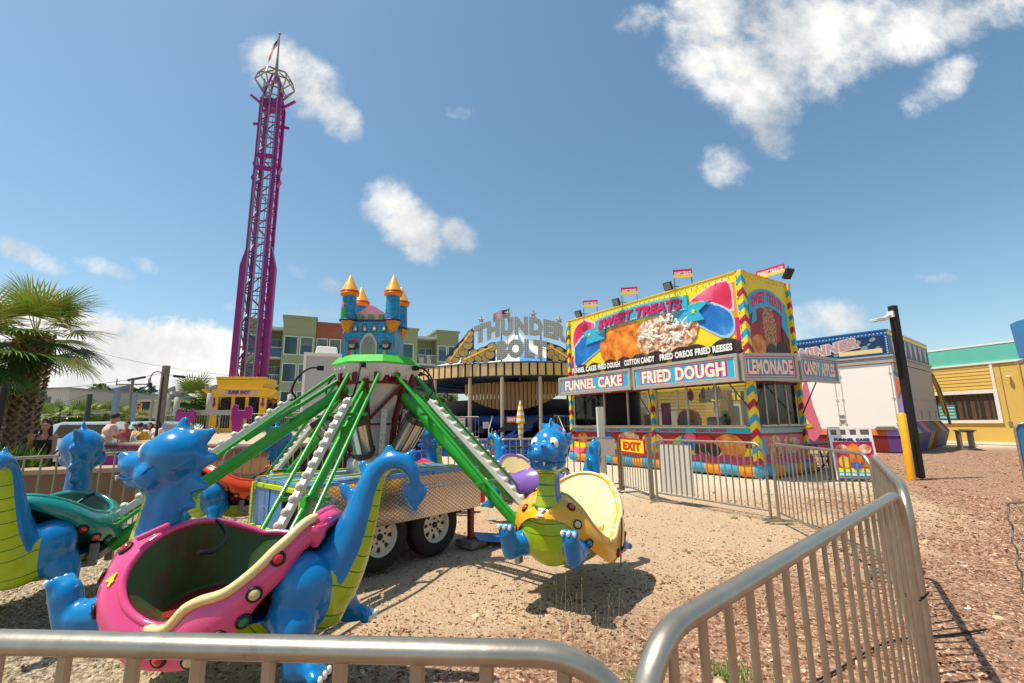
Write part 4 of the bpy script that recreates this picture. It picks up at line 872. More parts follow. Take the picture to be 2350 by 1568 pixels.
# tie on the near barrier
mb = MB(); mb.tube([(-.03, -.03, 0), (.03, -.03, .0), (.035, .03, 0), (-.035, .03, .01), (-.03, -.03, 0), (.06, -.05, .02)], .004, 5); o = mb.build('cable_tie', BLACK); o.location = (1.87, 2.32, .62); o.rotation_euler = (0, 0, .7); tag(o, 'black tie wrapped round the end of the near right barrier', 'cable tie')
# ------------------------------------------------------------------ food trailer (x along the front, y into the trailer)
FT = thing('food_trailer', 'bright yellow food trailer with tall picture marquee and blue and pink signs', 'food trailer', (2.3, 18.0, 0), math.atan2(-.84, .54))
L7, W2, HT = 7.24, 2.45, 5.45
def noise_print(name, stops, scale, rough=.45, kind='noise', det=6, dist=0., bump=0.):
    m = bpy.data.materials.new(name); m.use_nodes = True; N, L, b = nodes(m); b.inputs['Roughness'].default_value = rough; t = N.new('ShaderNodeTexCoord')
    if kind == 'noise': n = N.new('ShaderNodeTexNoise'); n.inputs['Scale'].default_value = scale; n.inputs['Detail'].default_value = det; n.inputs['Distortion'].default_value = dist; src = n.outputs[0]; vin = n.inputs['Vector']
    else:
        n = N.new('ShaderNodeTexVoronoi'); n.feature = 'SMOOTH_F1' if kind == 'vor' else 'DISTANCE_TO_EDGE'; n.inputs['Scale'].default_value = scale; src = n.outputs['Distance']; vin = n.inputs['Vector']
        no = N.new('ShaderNodeTexNoise'); no.inputs['Scale'].default_value = scale*.9; L.new(t.outputs['Object'], no.inputs['Vector']); va = N.new('ShaderNodeVectorMath'); va.operation = 'MULTIPLY_ADD'; L.new(no.outputs['Color'], va.inputs[0]); va.inputs[1].default_value = (dist,)*3; L.new(t.outputs['Object'], va.inputs[2]); L.new(va.outputs[0], vin)
    if kind == 'noise': L.new(t.outputs['Object'], vin)
    r = N.new('ShaderNodeValToRGB'); L.new(src, r.inputs[0]); e = r.color_ramp.elements; e[0].position = stops[0][0]; e[0].color = hx(stops[0][1]); e[1].position = stops[-1][0]; e[1].color = hx(stops[-1][1])
    for p_, c_ in stops[1:-1]: q = e.new(p_); q.color = hx(c_)
    L.new(r.outputs[0], b.inputs['Base Color']); return m
DOUGH = noise_print('fried_dough_print', [(.3, '#9c3e0a'), (.45, '#e07412'), (.58, '#f39422'), (.75, '#f7b65a')], 3.2, det=7)
FUNNEL = noise_print('funnel_cake_print', [(.0, '#f4e0cc'), (.3, '#edc9a8'), (.5, '#d08a58'), (.66, '#a85a2a')], 7, kind='vor', dist=.22)
CANDP = noise_print('pink_floss_print', [(.3, '#c8123e'), (.46, '#dc2f5c'), (.6, '#ea7a94'), (.75, '#f2b6c0')], .9, det=10, dist=.3)
CANDB = noise_print('blue_floss_print', [(.3, '#0c58a4'), (.5, '#156cbc'), (.66, '#2a86cc'), (.8, '#8cbce0')], 1.4, det=10, dist=.3)
COOK = noise_print('dark_cookie_print', [(.35, '#1a1210'), (.55, '#3a2a24'), (.7, '#5a463c')], 14)
CANDP_ = 0
NUTS = noise_print('nut_print', [(.3, '#6b3412'), (.5, '#b56f2c'), (.65, '#e0b070')], 16)
REDP = noise_print('red_print', [(.35, '#8c1414'), (.6, '#b3221e')], 2.2)
TEAL2 = mat('ribbon_shade_print', '#3d6a80', .4); LETB = mat('lettering_white', '#f2eee6', .4); CREAMW = mat('lettering_cream', '#f6e9cf', .4); FRAME = mat('sign_frame_metal', '#b9b2a6', .4, .4, .12, 6, dirt=('#6c6455', 10, .64))
FLW = mat('trailer_white', '#d9d4c8', .5)
# marquee panel front
class Art:
    """printed picture: flat shapes stacked in very thin layers on a panel lying in the xz plane"""
    def __init__(s, y): s.mb = MB(); s.y = y; s.n = 0; s.mats = []
    def k(s, m):
        if m not in s.mats: s.mats.append(m)
        return s.mats.index(m)
    def poly(s, pts, m): s.n += 1; y = s.y-.0025*s.n; s.mb.prism(pts, s.y, y, s.k(m)); return s
    def rect(s, x0, z0, x1, z1, m): return s.poly([(x0, z0), (x1, z0), (x1, z1), (x0, z1)], m)
    def ell(s, cx, cz, a, b, m, n=36, wob_=0., rot=0., seed=1, clip=None):
        r = random.Random(seed); ph = [r.uniform(0, 6.28) for _ in range(4)]; pts = []
        for i in range(n):
            t = 2*PI*i/n; k = 1+wob_*(math.sin(5*t+ph[0])+.7*math.sin(9*t+ph[1])+.5*math.sin(15*t+ph[2])); x, z = a*k*math.cos(t), b*k*math.sin(t)
            x, z = x*math.cos(rot)-z*math.sin(rot), x*math.sin(rot)+z*math.cos(rot); x += cx; z += cz
            if clip: x = min(max(x, clip[0]), clip[2]); z = min(max(z, clip[1]), clip[3])
            pts.append((x, z))
        return s.poly(pts, m)
    def text(s, b, c, w, h, m, bold=.03, fn=None, shear=0.): s.n += 1; s.mb.text(b, c, w, h, s.k(m), s.y-.0005, .0025*s.n, bold, fn, shear); return s
    def otext(s, b, c, w, h, m, m2, b1=.03, b2=.09, fn=None, grow=1.05, shear=0.): s.text(b, c, w*grow, h*(grow+.06), m2, b2, fn, shear); return s.text(b, c, w, h, m, b1, fn, shear)
    def build(s, name, parent): return s.mb.build(name, s.mats, parent)
mb = MB(); mb.b2((0, .0, 2.55), (L7, .12, HT)); mb.b2((L7-.12, .122, 2.55), (L7, W2, HT)); mb.b2((0, W2-.1, 2.55), (L7-.122, W2, HT-.2)); mb.b2((0, .122, 2.55), (.1, W2-.102, HT-.1)); mq = mb.build('marquee', PYEL, FT)
mb = MB(); mb.b2((-.02, -.025, HT), (L7+.02, .14, HT+.035)); mb.b2((L7-.14, .142, HT), (L7+.02, W2, HT+.035)); mb.build('marquee_edge', YELLOW, mq)
a = Art(-.001); CL = (.16, 2.7, 6.98, 5.32)
OF = mat('orange_fade_print', '#f08a1a', .45); CL = (.16, 2.7, 7.0, 5.34); PW = mat('pale_floss_print', '#efc3c8', .5); BW = mat('pale_blue_floss_print', '#a9cce6', .5)
a.rect(6.95, 2.7, 7.08, 5.2, OF).rect(7.0, 2.62, 7.14, 4.2, MAGENTA).rect(.12, 2.62, .24, 4.0, MAGENTA)
def sp_poly(pts, n=6, jit=.012, seed=1):
    r = random.Random(seed); P = [tuple(q) for q in spline(list(pts)+[pts[0]], n)][:-1]; return [(x+r.gauss(0, jit), z+r.gauss(0, jit)) for x, z in P]
for k_, (pp_, m0, m1, sd) in enumerate(((((5.55, 4.95), (5.95, 5.14), (6.4, 5.3), (6.8, 5.33), (7.0, 5.1), (6.99, 4.4), (6.7, 4.55), (6.1, 4.85)), PW, CANDP, 3), (((5.8, 4.8), (6.3, 4.80), (6.75, 4.55), (6.97, 4.25), (6.97, 3.85), (6.7, 3.68), (6.2, 3.95), (5.7, 4.35)), BW, CANDB, 4),
        (((.98, 5.38), (1.6, 5.05), (1.2, 4.75), (.5, 4.35), (.26, 4.2), (.24, 4.8), (.5, 5.2)), PW, CANDP, 5), (((.3, 4.35), (.9, 4.75), (1.7, 4.55), (2.05, 4.25), (1.3, 3.85), (.5, 3.5), (.27, 3.7)), BW, CANDB, 6))):
    cx_ = sum(p_[0] for p_ in pp_)/len(pp_); cz_ = sum(p_[1] for p_ in pp_)/len(pp_)
    a.poly(sp_poly(pp_, 8, .005, sd), m0); a.poly(sp_poly([(cx_+(x_-cx_)*.9, cz_+(z_-cz_)*.86) for x_, z_ in pp_], 8, .008, sd+9), m1)
a.ell(2.9, 4.12, 1.15, .72, DOUGH, 70, .016, .05, 7, (.16, 2.66, 6.9, 5.3)); a.ell(4.68, 4.15, 1.18, .72, FUNNEL, 90, .022, .0, 8, (.16, 2.66, 6.9, 5.3))
for i in range(70):
    r_ = random.Random(i+50); an = r_.uniform(0, 2*PI); q = math.sqrt(r_.random())*.9; a.mb.tube([tuple(k) for k in spline([(4.68+1.05*q*math.cos(an)+r_.uniform(-.14, .14)*w_, a.y-.03, 4.15+.62*q*math.sin(an)+r_.uniform(-.12, .12)*w_) for w_ in (0, 1, 1.4)], 4)], .035+.02*r_.random(), 7, a.k(mat('sugar_print', '#f3e3d2', .6, 0, .08, 9)))
a.n += 13
# ribbon
def ribf(x0, x1, zc, am): return lambda x: zc-am*((x-(x0+x1)/2)/((x1-x0)/2))**2
rf_ = ribf(1.62, 5.6, 5.06, .12)
def rib(x0, x1, f, h, n=20): xs_ = [x0+(x1-x0)*i/n for i in range(n+1)]; return [(x, f(x)-h/2) for x in xs_]+[(x, f(x)+h/2) for x in reversed(xs_)]
a.poly([(5.0, 4.36), (6.1, 4.32), (5.95, 4.6), (6.32, 4.84), (5.3, 4.86)], CYAN); a.poly([(1.06, 4.33), (1.15, 4.58), (.89, 4.83), (1.9, 4.95), (2.1, 4.42)], CYAN)
a.poly([(5.0, 4.36), (5.5, 4.72), (4.9, 4.70)], TEAL2); a.poly([(2.1, 4.42), (1.7, 4.62), (2.1, 4.76)], TEAL2)
a.poly(rib(1.62, 5.6, rf_, .47), CYAN)
for dz in (-.195, .195):
    for i in range(46): x = 1.67+3.86*i/46; a.mb.prism([(x, rf_(x)+dz-.009), (x+.045, rf_(x+.045)+dz-.009), (x+.045, rf_(x+.045)+dz+.009), (x, rf_(x)+dz+.009)], a.y, a.y-.0025*(a.n+2), a.k(CREAMW))
a.n += 2
def star(cx, cz, r): return [(cx+(r if i % 2 == 0 else r*.42)*math.sin(PI*i/5), cz+(r if i % 2 == 0 else r*.42)*math.cos(PI*i/5)) for i in range(10)]
a.poly(star(5.78, 4.62, .09), PYEL); a.poly(star(1.28, 4.68, .08), PYEL)
arcf = lambda X, Z: (X, Z+rf_(X)-5.06)
a.text('SWEET TREATS', (3.62, 5.02), 3.65, .33, mat('lettering_shadow', '#5c1250', .4), .06, arcf, .2); a.text('SWEET TREATS', (3.58, 5.04), 3.65, .34, MAGENTA, .05, arcf, .2)
for cx, w, h in ((.75, .33, .22), (1.45, .3, .22), (2.3, .36, .24), (2.95, .34, .24), (3.6, .34, .25), (4.3, .4, .26), (5.25, .4, .26), (5.75, .36, .26), (6.72, .46, .28)): a.ell(cx, 3.38, w, h, COOK, 30)
for s_, cx, w in (('FUNNEL CAKES', .95, 1.35), ('FRIED DOUGH', 2.25, 1.1), ('COTTON CANDY', 3.65, 1.3), ('FRIED OREOS', 5.1, 1.2), ('FRIED REESES', 6.35, 1.15)): a.otext(s_, (cx, 3.4), w, .2, LETB, STD, .05, .10, None, 1.03)
a.build('marquee_picture', mq)
# bulbs along the marquee top edge
bulbs(mq, [(.12+i*.2, -.02, 5.37) for i in range(36)]+[(.12+i*.32, -.02, 5.28) for i in range(23)]+[(L7+.02, .12+i*.2, 5.36) for i in range(12)], BULB, .02)
# end picture, in a frame turned onto the trailer's right end
a = Art(-.001); a.rect(.18, 2.62, 2.28, 5.2, REDP); a.rect(.18, 4.55, 2.28, 5.25, PYEL)
a.ell(1.25, 3.95, .34, .8, NUTS, 30, .02); a.ell(.6, 3.45, .36, .3, DOUGH, 24, .03); a.ell(1.25, 3.25, .28, .3, COOK, 24); a.ell(1.85, 3.35, .34, .3, mat('dark_brown_print', '#3c140c', .5), 20); a.rect(1.6, 3.15, 2.1, 3.3, ORANGE); a.ell(2.05, 3.8, .2, .3, mat('deep_red_print', '#6c0f10', .5), 20)
rg = ribf(.25, 2.2, 4.85, .35); a.poly([(.3, 4.0), (.45, 4.4), (.22, 4.6), (.6, 4.75), (.6, 4.15)], CYAN); a.poly([(1.9, 4.1), (2.25, 3.7), (2.25, 4.4), (2.0, 4.7)], CYAN); a.poly(rib(.25, 2.2, rg, .52), CYAN)
a.text('SWEET TREATS', (1.2, 4.87), 1.6, .34, MAGENTA, .07, lambda X, Z: (X, Z+rg(X)-4.85)); a.otext('YOURE SO COOL', (1.2, 2.95), 1.7, .2, LETB, STD, .04, .1)
o = a.build('end_picture', mq); o.matrix_local = T(L7, 0, 0) @ RZ(PI/2)
# striped posts
def barber(name):
    m = bpy.data.materials.new(name); m.use_nodes = True; N, L, b = nodes(m); b.inputs['Roughness'].default_value = .4; t = N.new('ShaderNodeTexCoord'); sp = N.new('ShaderNodeSeparateXYZ'); L.new(t.outputs['Object'], sp.inputs[0])
    def mm(op, a_, v, c=None):
        n = N.new('ShaderNodeMath'); n.operation = op
        for i, q in enumerate((a_, v, c)):
            if q is None: continue
            if isinstance(q, (int, float)): n.inputs[i].default_value = q
            else: L.new(q, n.inputs[i])
        return n.outputs[0]
    ph = mm('FRACT', mm('ADD', mm('MULTIPLY', sp.outputs[2], 1.35), mm('MULTIPLY', mm('SUBTRACT', sp.outputs[0], sp.outputs[1]), -1.1)), None)
    r = N.new('ShaderNodeValToRGB'); L.new(ph, r.inputs[0]); r.color_ramp.interpolation = 'CONSTANT'; e = r.color_ramp.elements; e[0].color = hx('#f4d313'); e[1].position = .25; e[1].color = hx('#b5123f'); q = e.new(.5); q.color = hx('#f4d313'); q = e.new(.75); q.color = hx('#2aa3c4'); L.new(r.outputs[0], b.inputs['Base Color']); return m
BARB = barber('striped_wrap')
mb = MB(); mb.b2((-.09, -.09, 0), (.09, .09, HT-.0)); q = mb.build('corner_post', BARB, FT, .012); q.location = (L7+.03, -.03, 0)
bulbs(q, [(-.06, -.1, 3.1+i*.2) for i in range(12)], BULB, .022, 'post_bulb')
for (x, y, h) in ((.02, -.03, HT), (4.02, -.03, 2.55), (L7+.03, W2, HT)):
    mb = MB(); w = .06; mb.b2((-w, -w, .35), (w, w, h)); q = mb.build('corner_post', BARB, FT, .01); q.location = (x, y, 0)
# lower body
mb = MB(); mb.b2((0, .0, .35), (L7, .08, 1.1)); mb.b2((L7-.08, .082, .35), (L7, W2, 1.1)); mb.b2((0, W2-.08, .35), (L7-.082, W2, 1.1)); mb.b2((0, .082, .35), (.08, W2-.082, 1.1)); mb.build('lower_wall', REDP, FT)
a = Art(-.001); a.rect(0, .36, L7, .72, PYEL)
for cx, cz, w, h, m_ in ((.6, .86, .26, .2, DOUGH), (1.3, .72, .2, .18, mat('apple_red_print', '#a3141c', .4)), (1.9, .8, .3, .26, CANDB), (2.9, .9, .45, .22, FUNNEL), (3.9, .88, .4, .2, FUNNEL), (4.7, .8, .18, .2, RED), (5.05, .74, .35, .28, mat('lime_print', '#a8bf2a', .4)), (5.25, .84, .3, .24, CANDB), (5.3, .98, .2, .12, CANDP), (5.75, .9, .28, .14, RED), (6.5, .74, .46, .34, DOUGH)): a.ell(cx, cz, w, h, m_, 26, .02)
for cx in (5.6, 5.85, 6.05): a.ell(cx, .58, .2, .17, LETB, 22); a.ell(cx, .62, .2, .17, COOK, 22)
a.rect(0, 1.1, L7, 1.24, CYAN); a.rect(0, 1.24, L7, 1.27, PYEL)
for s_, cx in (('FUNNEL CAKES', .8), ('FRIED DOUGH', 2.1), ('COTTON CANDY', 3.4), ('FRIED OREOS', 4.7), ('FRIED REESES', 6.0)): a.text(s_, (cx, 1.165), .95, .085, MAGENTA, .03)
mb = a.mb; a.build('counter_picture', FT)
mb = MB(); mb.b2((0, 0, 1.1), (L7, .08, 1.27)); mb.b2((L7-.08, .082, 1.1), (L7, W2, 1.27)); mb.b2((0, W2-.08, 1.1), (L7-.082, W2, 1.27)); mb.b2((0, .082, 1.1), (.08, W2-.082, 1.27)); mb.build('counter_rail', CYAN, FT)
a = Art(-.001); a.rect(0.1, .5, W2, 1.04, mat('rose_print', '#d6717c', .45)); a.rect(.1, .36, W2, .5, PYEL); a.ell(.9, .78, .35, .26, FUNNEL, 24, .03); a.ell(1.7, .78, .4, .26, FUNNEL, 24, .03); a.poly([(0.1, .45), (.5, .6), (.35, 1.0), (.1, .95)], CYAN); a.rect(.1, 1.1, W2, 1.24, mat('faded_blue_print', '#9fc3cf', .5))
o = a.build('end_counter_picture', FT); o.matrix_local = T(L7, 0, 0) @ RZ(PI/2)
# inflated looking skirt: wavy pink trim and bulging blue and orange stripes
mb = MB(); path = [(-.05, .0), (L7-.3, -.02), (L7+.05, -.0), (L7+.09, .3), (L7+.09, W2)]
pts = []
for (x0, y0), (x1, y1) in zip(path[:-1], path[1:]):
    n = max(2, int(math.hypot(x1-x0, y1-y0)/.08))
    for i in range(n): pts.append((x0+(x1-x0)*i/n, y0+(y1-y0)*i/n))
pts.append(path[-1]); s_ = 0; S_ = [0]
for i in range(1, len(pts)): s_ += math.hypot(pts[i][0]-pts[i-1][0], pts[i][1]-pts[i-1][1]); S_.append(s_)
prof = [(.02, .42), (.1, .37), (.17, .27), (.18, .15), (.12, .04), (.02, .0)]
nrm_ = []
for i in range(len(pts)):
    a_ = pts[max(0, i-1)]; b_ = pts[min(len(pts)-1, i+1)]; dx, dy = b_[0]-a_[0], b_[1]-a_[1]; l = math.hypot(dx, dy); nrm_.append((dy/l, -dx/l))
vs = []; fs = []; ks_ = []
for i, (x, y) in enumerate(pts):
    puff = 1+.12*math.sin(S_[i]*PI/.45)
    for o_, z in prof: vs.append((x+nrm_[i][0]*o_*puff, y+nrm_[i][1]*o_*puff, z))
for i in range(len(pts)-1):
    kk = int(S_[i]/.45) % 2
    mb.add([vs[i*6+j] for j in range(6)]+[vs[(i+1)*6+j] for j in range(6)], [(j+1, j, j+6, j+7) for j in range(5)], kk, True)
SKB = mat('skirt_blue', '#3a9fc4', .5, 0, .1); SKO = mat('skirt_orange', '#f0960e', .5, 0, .08); ROSE = mat('skirt_rose', '#d04668', .5)
mb.build('skirt', [SKB, SKO], FT)
mb = MB()
for i in range(len(pts)-1):
    z0 = .36+.03*math.sin(S_[i]*9); z1 = .36+.03*math.sin(S_[i+1]*9)
    p_, q_ = pts[i], pts[i+1]; n0, n1_ = nrm_[i], nrm_[i+1]
    mb.add([(p_[0]+n0[0]*.16, p_[1]+n0[1]*.16, z0-.03), (q_[0]+n1_[0]*.16, q_[1]+n1_[1]*.16, z1-.03), (q_[0]+n1_[0]*.03, q_[1]+n1_[1]*.03, .50+(z1-.36)), (p_[0]+n0[0]*.03, p_[1]+n0[1]*.03, .50+(z0-.36))], [(0, 1, 2, 3)], 0, True)
mb.build('skirt_trim', ROSE, FT)
# counter shelf
mb = MB(); mb.b2((.1, -.22, 1.275), (L7-.1, .1, 1.31)); mb.b2((L7-.06, .1, 1.275), (L7+.2, W2, 1.31)); mb.b2((.1, W2-.1, 1.275), (L7-.1, W2, 1.31)); mb.build('counter', FRAME, FT)
# windows
for x in (0.12, 1.78, 2.9, 3.92, 4.12, 5.25, 6.2, L7-.14):
    mb = MB(); mb.b2((x-.03, .02, 1.31), (x+.03, .07, 2.55)); mb.build('window_frame', FRAME, FT)
for x0, x1 in ((.15, 1.75), (1.81, 3.89), (4.15, 5.22), (5.28, 6.17), (6.23, L7-.17)):
    mb = MB(); mb.b2((x0, .042, 1.32), (x1, .048, 2.5)); mb.build('window_pane', CGLASS, FT)
for y in (.12, .7, 1.25, 1.8, W2-.06): mb = MB(); mb.b2((L7-.07, y-.025, 1.31), (L7-.02, y+.025, 2.55)); mb.build('window_frame', FRAME, FT)
mb = MB(); mb.b2((L7-.05, .15, 1.32), (L7-.045, W2-.1, 2.5)); mb.build('window_pane', CGLASS, FT)
mb = MB(); mb.b2((.15, .02, 2.42), (L7-.15, .1, 2.56)); mb.b2((L7-.08, .12, 2.42), (L7-.02, W2-.05, 2.56)); mb.b2((.1, .1, 2.56), (L7-.1, .8, 2.6)); mb.build('window_header', mat('dark_red_trim', '#5e1414', .5), FT)  # ceiling board stops short; the gap behind it is added to let daylight in
for x in (.1, 1.6, 3.1, 4.6, 6.1, 7.1): mb = MB(); mb.b2((x-.04, W2-.08, 1.27), (x+.04, W2-.02, 2.56)); mb.build('rear_window_frame', FRAME, FT)
mb = MB(); mb.b2((.09, .09, .9), (L7-.09, W2-.09, 1.0)); mb.b2((.1, .15, 2.5), (L7-.15, .8, 2.55)); mb.b2((.1, W2-.075, 1.27), (1.7, W2-.03, 2.5)); mb.b2((1.7, W2-.075, 1.27), (3.1, W2-.03, 1.9)); mb.build('added_pale_lining', mat('pale_lining', '#b8b1a0', .6), FT)  # pale floor, short ceiling and rear panel added to brighten the dim interior
# things inside
def inner(name, label, cat, fn, mats):
    mb = MB(); fn(mb); o = mb.build(name, mats); o.matrix_world = FT.matrix_basis if False else (T(2.3, 18, 0) @ RZ(math.atan2(-.84, .54))); tag(o, label, cat, 'stock and machines inside the food trailer')
inner('floss_machine', 'pale pink round machine behind the food trailer window', 'food machine', lambda m: (m.ell((4.75, .75, 1.55), (.35, .3, .28), 20, 12, 0), m.lathe([(.36, 1.3), (.36, 1.5), (.3, 1.56)], 24, 1, (4.75, .75, 0))), [mat('pink_plastic', '#c9707c', .25), GREY])
inner('price_board', 'purple price card propped in the food trailer window', 'price board', lambda m: [m.b2((4.15, .2, 1.32), (4.5, .22, 2.0), 0)]+[m.b2((4.19, .196, 1.4+i*.07), (4.19+.1+.18*((i*37) % 10)/10, .199, 1.42+i*.07), 1) for i in range(8)], [mat('violet_card', '#a0208c', .5), PINK])
inner('white_tub', 'large white tub on the counter inside the trailer corner window', 'tub', lambda m: m.lathe([(.22, 1.3), (.27, 1.95), (.25, 1.95), (.21, 1.35), (.001, 1.35)], 28, 0, (6.85, .6, 0)), [mat('white_plastic', '#c8cdc6', .4)])
inner('jar', 'small dark jar with a green lid on the trailer counter', 'jar', lambda m: (m.lathe([(.1, 1.31), (.14, 1.4), (.14, 1.55), (.08, 1.6), (.001, 1.6)], 20, 0, (6.15, .5, 0)), m.ell((6.15, .5, 1.66), (.12, .12, .08), 16, 8, 1)), [mat('dark_teal_glass', '#12464c', .2), mat('green_plastic', '#3fae6a', .3)])
inner('box', 'dark cardboard box on the counter inside the trailer', 'box', lambda m: (m.b2((5.6, .4, 1.31), (5.9, .7, 1.52), 0), m.b2((5.63, .43, 1.52), (5.87, .67, 1.55), 0)), [mat('dark_card', '#3a221a', .6)])
for i, x in enumerate((5.5, 5.68, 5.84, 6.0, 5.05)):
    inner('floss_bag', ['bag of pale pink cotton candy, leftmost in the hanging cluster', 'bag of pale pink cotton candy, second in the hanging cluster', 'bag of pale pink cotton candy, third in the hanging cluster', 'bag of pale pink cotton candy, rightmost in the hanging cluster', 'lone magenta cotton candy bag hanging left of the cluster'][i], 'cotton candy', lambda m: (m.ell((x, .5, 2.2), (.1, .08, .17), 14, 10, 0), m.cap((x, .5, 2.34), (x, .5, 2.42), .03, .015, 8, 0)), [mat('pale_pink_bag', '#d6a0a4', .35) if i < 4 else mat('magenta_bag', '#b0306c', .35)])
inner('bottle', 'brown syrup bottle behind the left trailer window', 'bottle', lambda m: m.lathe([(.07, 1.31), (.08, 1.5), (.05, 1.62), (.02, 1.68), (.001, 1.68)], 16, 0, (.95, .5, 0)), [mat('syrup', '#b06a20', .3)])
inner('bottle', 'red sauce bottle behind the left trailer window', 'bottle', lambda m: m.lathe([(.06, 1.31), (.06, 1.48), (.02, 1.6), (.001, 1.6)], 16, 0, (.7, .45, 0)), [RED])
inner('fryer', 'long stainless fryer inside the left part of the trailer', 'fryer', lambda m: (m.b2((.3, 1.2, 1.2), (2.4, 1.9, 1.55), 0), m.b2((.5, 1.25, 1.55), (1.3, 1.8, 1.75), 1), m.b2((1.5, 1.3, 1.55), (2.2, 1.8, 1.95), 0)), [mat('bright_steel', '#c9c5ba', .4, .2), mat('pale_enamel', '#b5aea0', .5)])
inner('shelf', 'dark hanging shelf with goods inside the trailer', 'shelf', lambda m: (m.b2((.5, 1.9, 1.9), (.8, 2.2, 2.3), 0), m.b2((2.4, 1.6, 1.8), (3.8, 1.9, 1.84), 1), m.b2((5.0, 2.0, 1.3), (5.3, 2.3, 2.4), 0)), [mat('brown_goods', '#8a5f44', .6), GREY])
inner('rear_sign', 'yellow lettered sign on the rear window of the trailer', 'sign', lambda m: (m.b2((4.1, 2.25, 2.05), (5.7, 2.27, 2.35), 0), m.text('PENI', (4.9, 2.2), 1.4, .24, 1, 2.25, .01, .04)), [mat('dark_sign', '#2c3028', .5), PYEL])
for i, x in enumerate((5.55, 6.25)): inner('candy_cup', ['small yellow cup hanging in the trailer window, left one', 'small yellow cup hanging in the trailer window, right one'][i], 'cup', lambda m: (m.lathe([(.07, 1.95), (.09, 2.1), (.001, 2.1)], 14, 0, (x, .35, 0)), m.tube([(x, .35, 2.1), (x, .35, 2.3)], .006, 5, 1)), [PYEL, DARK])
for i, (x_, z_, h_, c_, l_) in enumerate(((2.1, 1.31, .3, '#c9b48a', 'tan paper tub stack behind the left middle window'), (2.5, 1.31, .22, '#e6e0d4', 'short stack of white cups behind the left middle window'), (3.4, 1.31, .36, '#a8323a', 'red napkin box on the counter left of the striped middle post'), (1.3, 1.31, .26, '#d8cfae', 'cream carton by the left window frame'))):
    inner('counter_stock', l_, 'stock', lambda m: (m.lathe([(.09, z_), (.11, z_+h_*.9), (.1, z_+h_), (.001, z_+h_)], 16, 0, (x_, .4, 0)) if i % 2 == 0 else m.b2((x_-.1, .3, z_), (x_+.1, .5, z_+h_))), [mat('stock_'+c_[1:], c_, .6)])
# awning sign boxes
def sign_box(p, q, z0, z1, text, name='awning_sign', th=.12, tw=.8, tall=.56):
    p = Vector(p); q = Vector(q); d = q-p; L_ = d.length; M_ = T(p.x, p.y, 0) @ RZ(math.atan2(d.y, d.x)); mb = MB(); h = z1-z0
    mb.b2((0, 0, z0), (L_, th, z1)); f = .07
    for a_, b_ in (((-.01, -.035, z0-.01), (L_+.01, -.002, z0+f)), ((-.01, -.035, z1-f), (L_+.01, -.002, z1+.01)), ((-.01, -.035, z0+f), (f, -.002, z1-f)), ((L_-f, -.035, z0+f), (L_+.01, -.002, z1-f))): mb.b2(a_, b_)
    mb.M = I4; o = mb.build(name, FRAME, FT, .006); o.matrix_local = M_
    a = Art(-.001); a.rect(f, z0+f, L_-f, z1-f, MAGENTA); a.rect(f+.02, z0+f+.02, L_-f-.02, z1-f-.02, CREAMW); a.rect(f+.035, z0+f+.035, L_-f-.035, z1-f-.035, CYAN)
    a.otext(text, (L_/2, (z0+z1)/2), L_*tw, h*tall, CREAMW, MAGENTA, .045, .11, None, 1.04); a.build('lettering', o); return o
sign_box((.43, -.92), (3.98, -.92), 2.42, 3.07, 'FUNNEL CAKE'); sign_box((4.1, -.92), (7.5, -.92), 2.4, 3.07, 'FRIED DOUGH'); sign_box((7.6, -.9), (8.22, .45), 2.4, 3.07, 'LEMONADE', tw=.82); sign_box((8.26, .52), (8.26, 2.5), 2.4, 3.07, 'CANDY APPLES', tw=.84)
AWN = mat('awning_lining', '#cfc9bb', .6, 0, .08, 2)
mb = MB(); mb.prism([(.43, -.8), (7.45, -.8), (8.1, .5), (8.14, 2.5), (L7+.01, 2.5), (L7+.01, -.01), (.43, -.01)], 2.49, 2.53, 0, 'xy')
for x in (.5, 2.2, 4.0, 5.8, 7.3): mb.b2((x-.02, -.8, 2.45), (x+.02, -.02, 2.488))
mb.build('awning', AWN, FT)
for p_, q_ in (((3.75, -.5, 2.48), (3.95, -.05, 1.6)), ((4.35, -.6, 2.48), (4.05, -.05, 1.6)), ((.6, -.5, 2.48), (.1, -.05, 1.7)), ((6.95, -.6, 2.48), (7.2, -.1, 1.75)), ((7.7, -.1, 2.48), (7.33, -.02, 1.75)), ((7.9, 2.1, 2.48), (7.35, 2.3, 1.6))): mb = MB(); mb.tube([p_, q_], .016, 8); mb.build('awning_strut', DARK, FT)
# little signs on poles with flood lamps above the marquee
for x, y, rz in ((1.2, .1, 0), (3.2, .1, 0), (5.4, .1, 0)):
    mb = MB(); mb.M = T(x, y, HT+.04) @ RZ(.75) @ Matrix.Scale(.74, 4); mb.b2((-.38, -.015, .42), (.38, .015, .78), 0); mb.b2((-.38, -.019, .42), (.38, -.016, .56), 1); mb.text('SWEET TREATS', (0, .6), .66, .16, 2, -.016, .008, .04)
    mb.b2((-.36, .018, -.05), (-.33, .04, .8), 3); mb.b2((.33, .018, -.05), (.36, .04, .8), 3); mb.build('pole_sign', [MAGENTA, PYEL, LETB, DARK], FT)
    mb = MB(); mb.M = T(x-.3, y-.35, HT+.1) @ RZ(.2) @ RX(.5) @ Matrix.Scale(.8, 4); mb.b2((-.16, -.06, -.16), (.16, .06, .16)); mb.b2((-.13, -.075, -.13), (.13, -.061, .13), 1); mb.bar((0, .06, 0), (.2, .45, -.2), .03, .03); mb.build('flood_lamp', [DARK, mat('lamp_glass', '#8a8f8c', .15)], FT, .004)
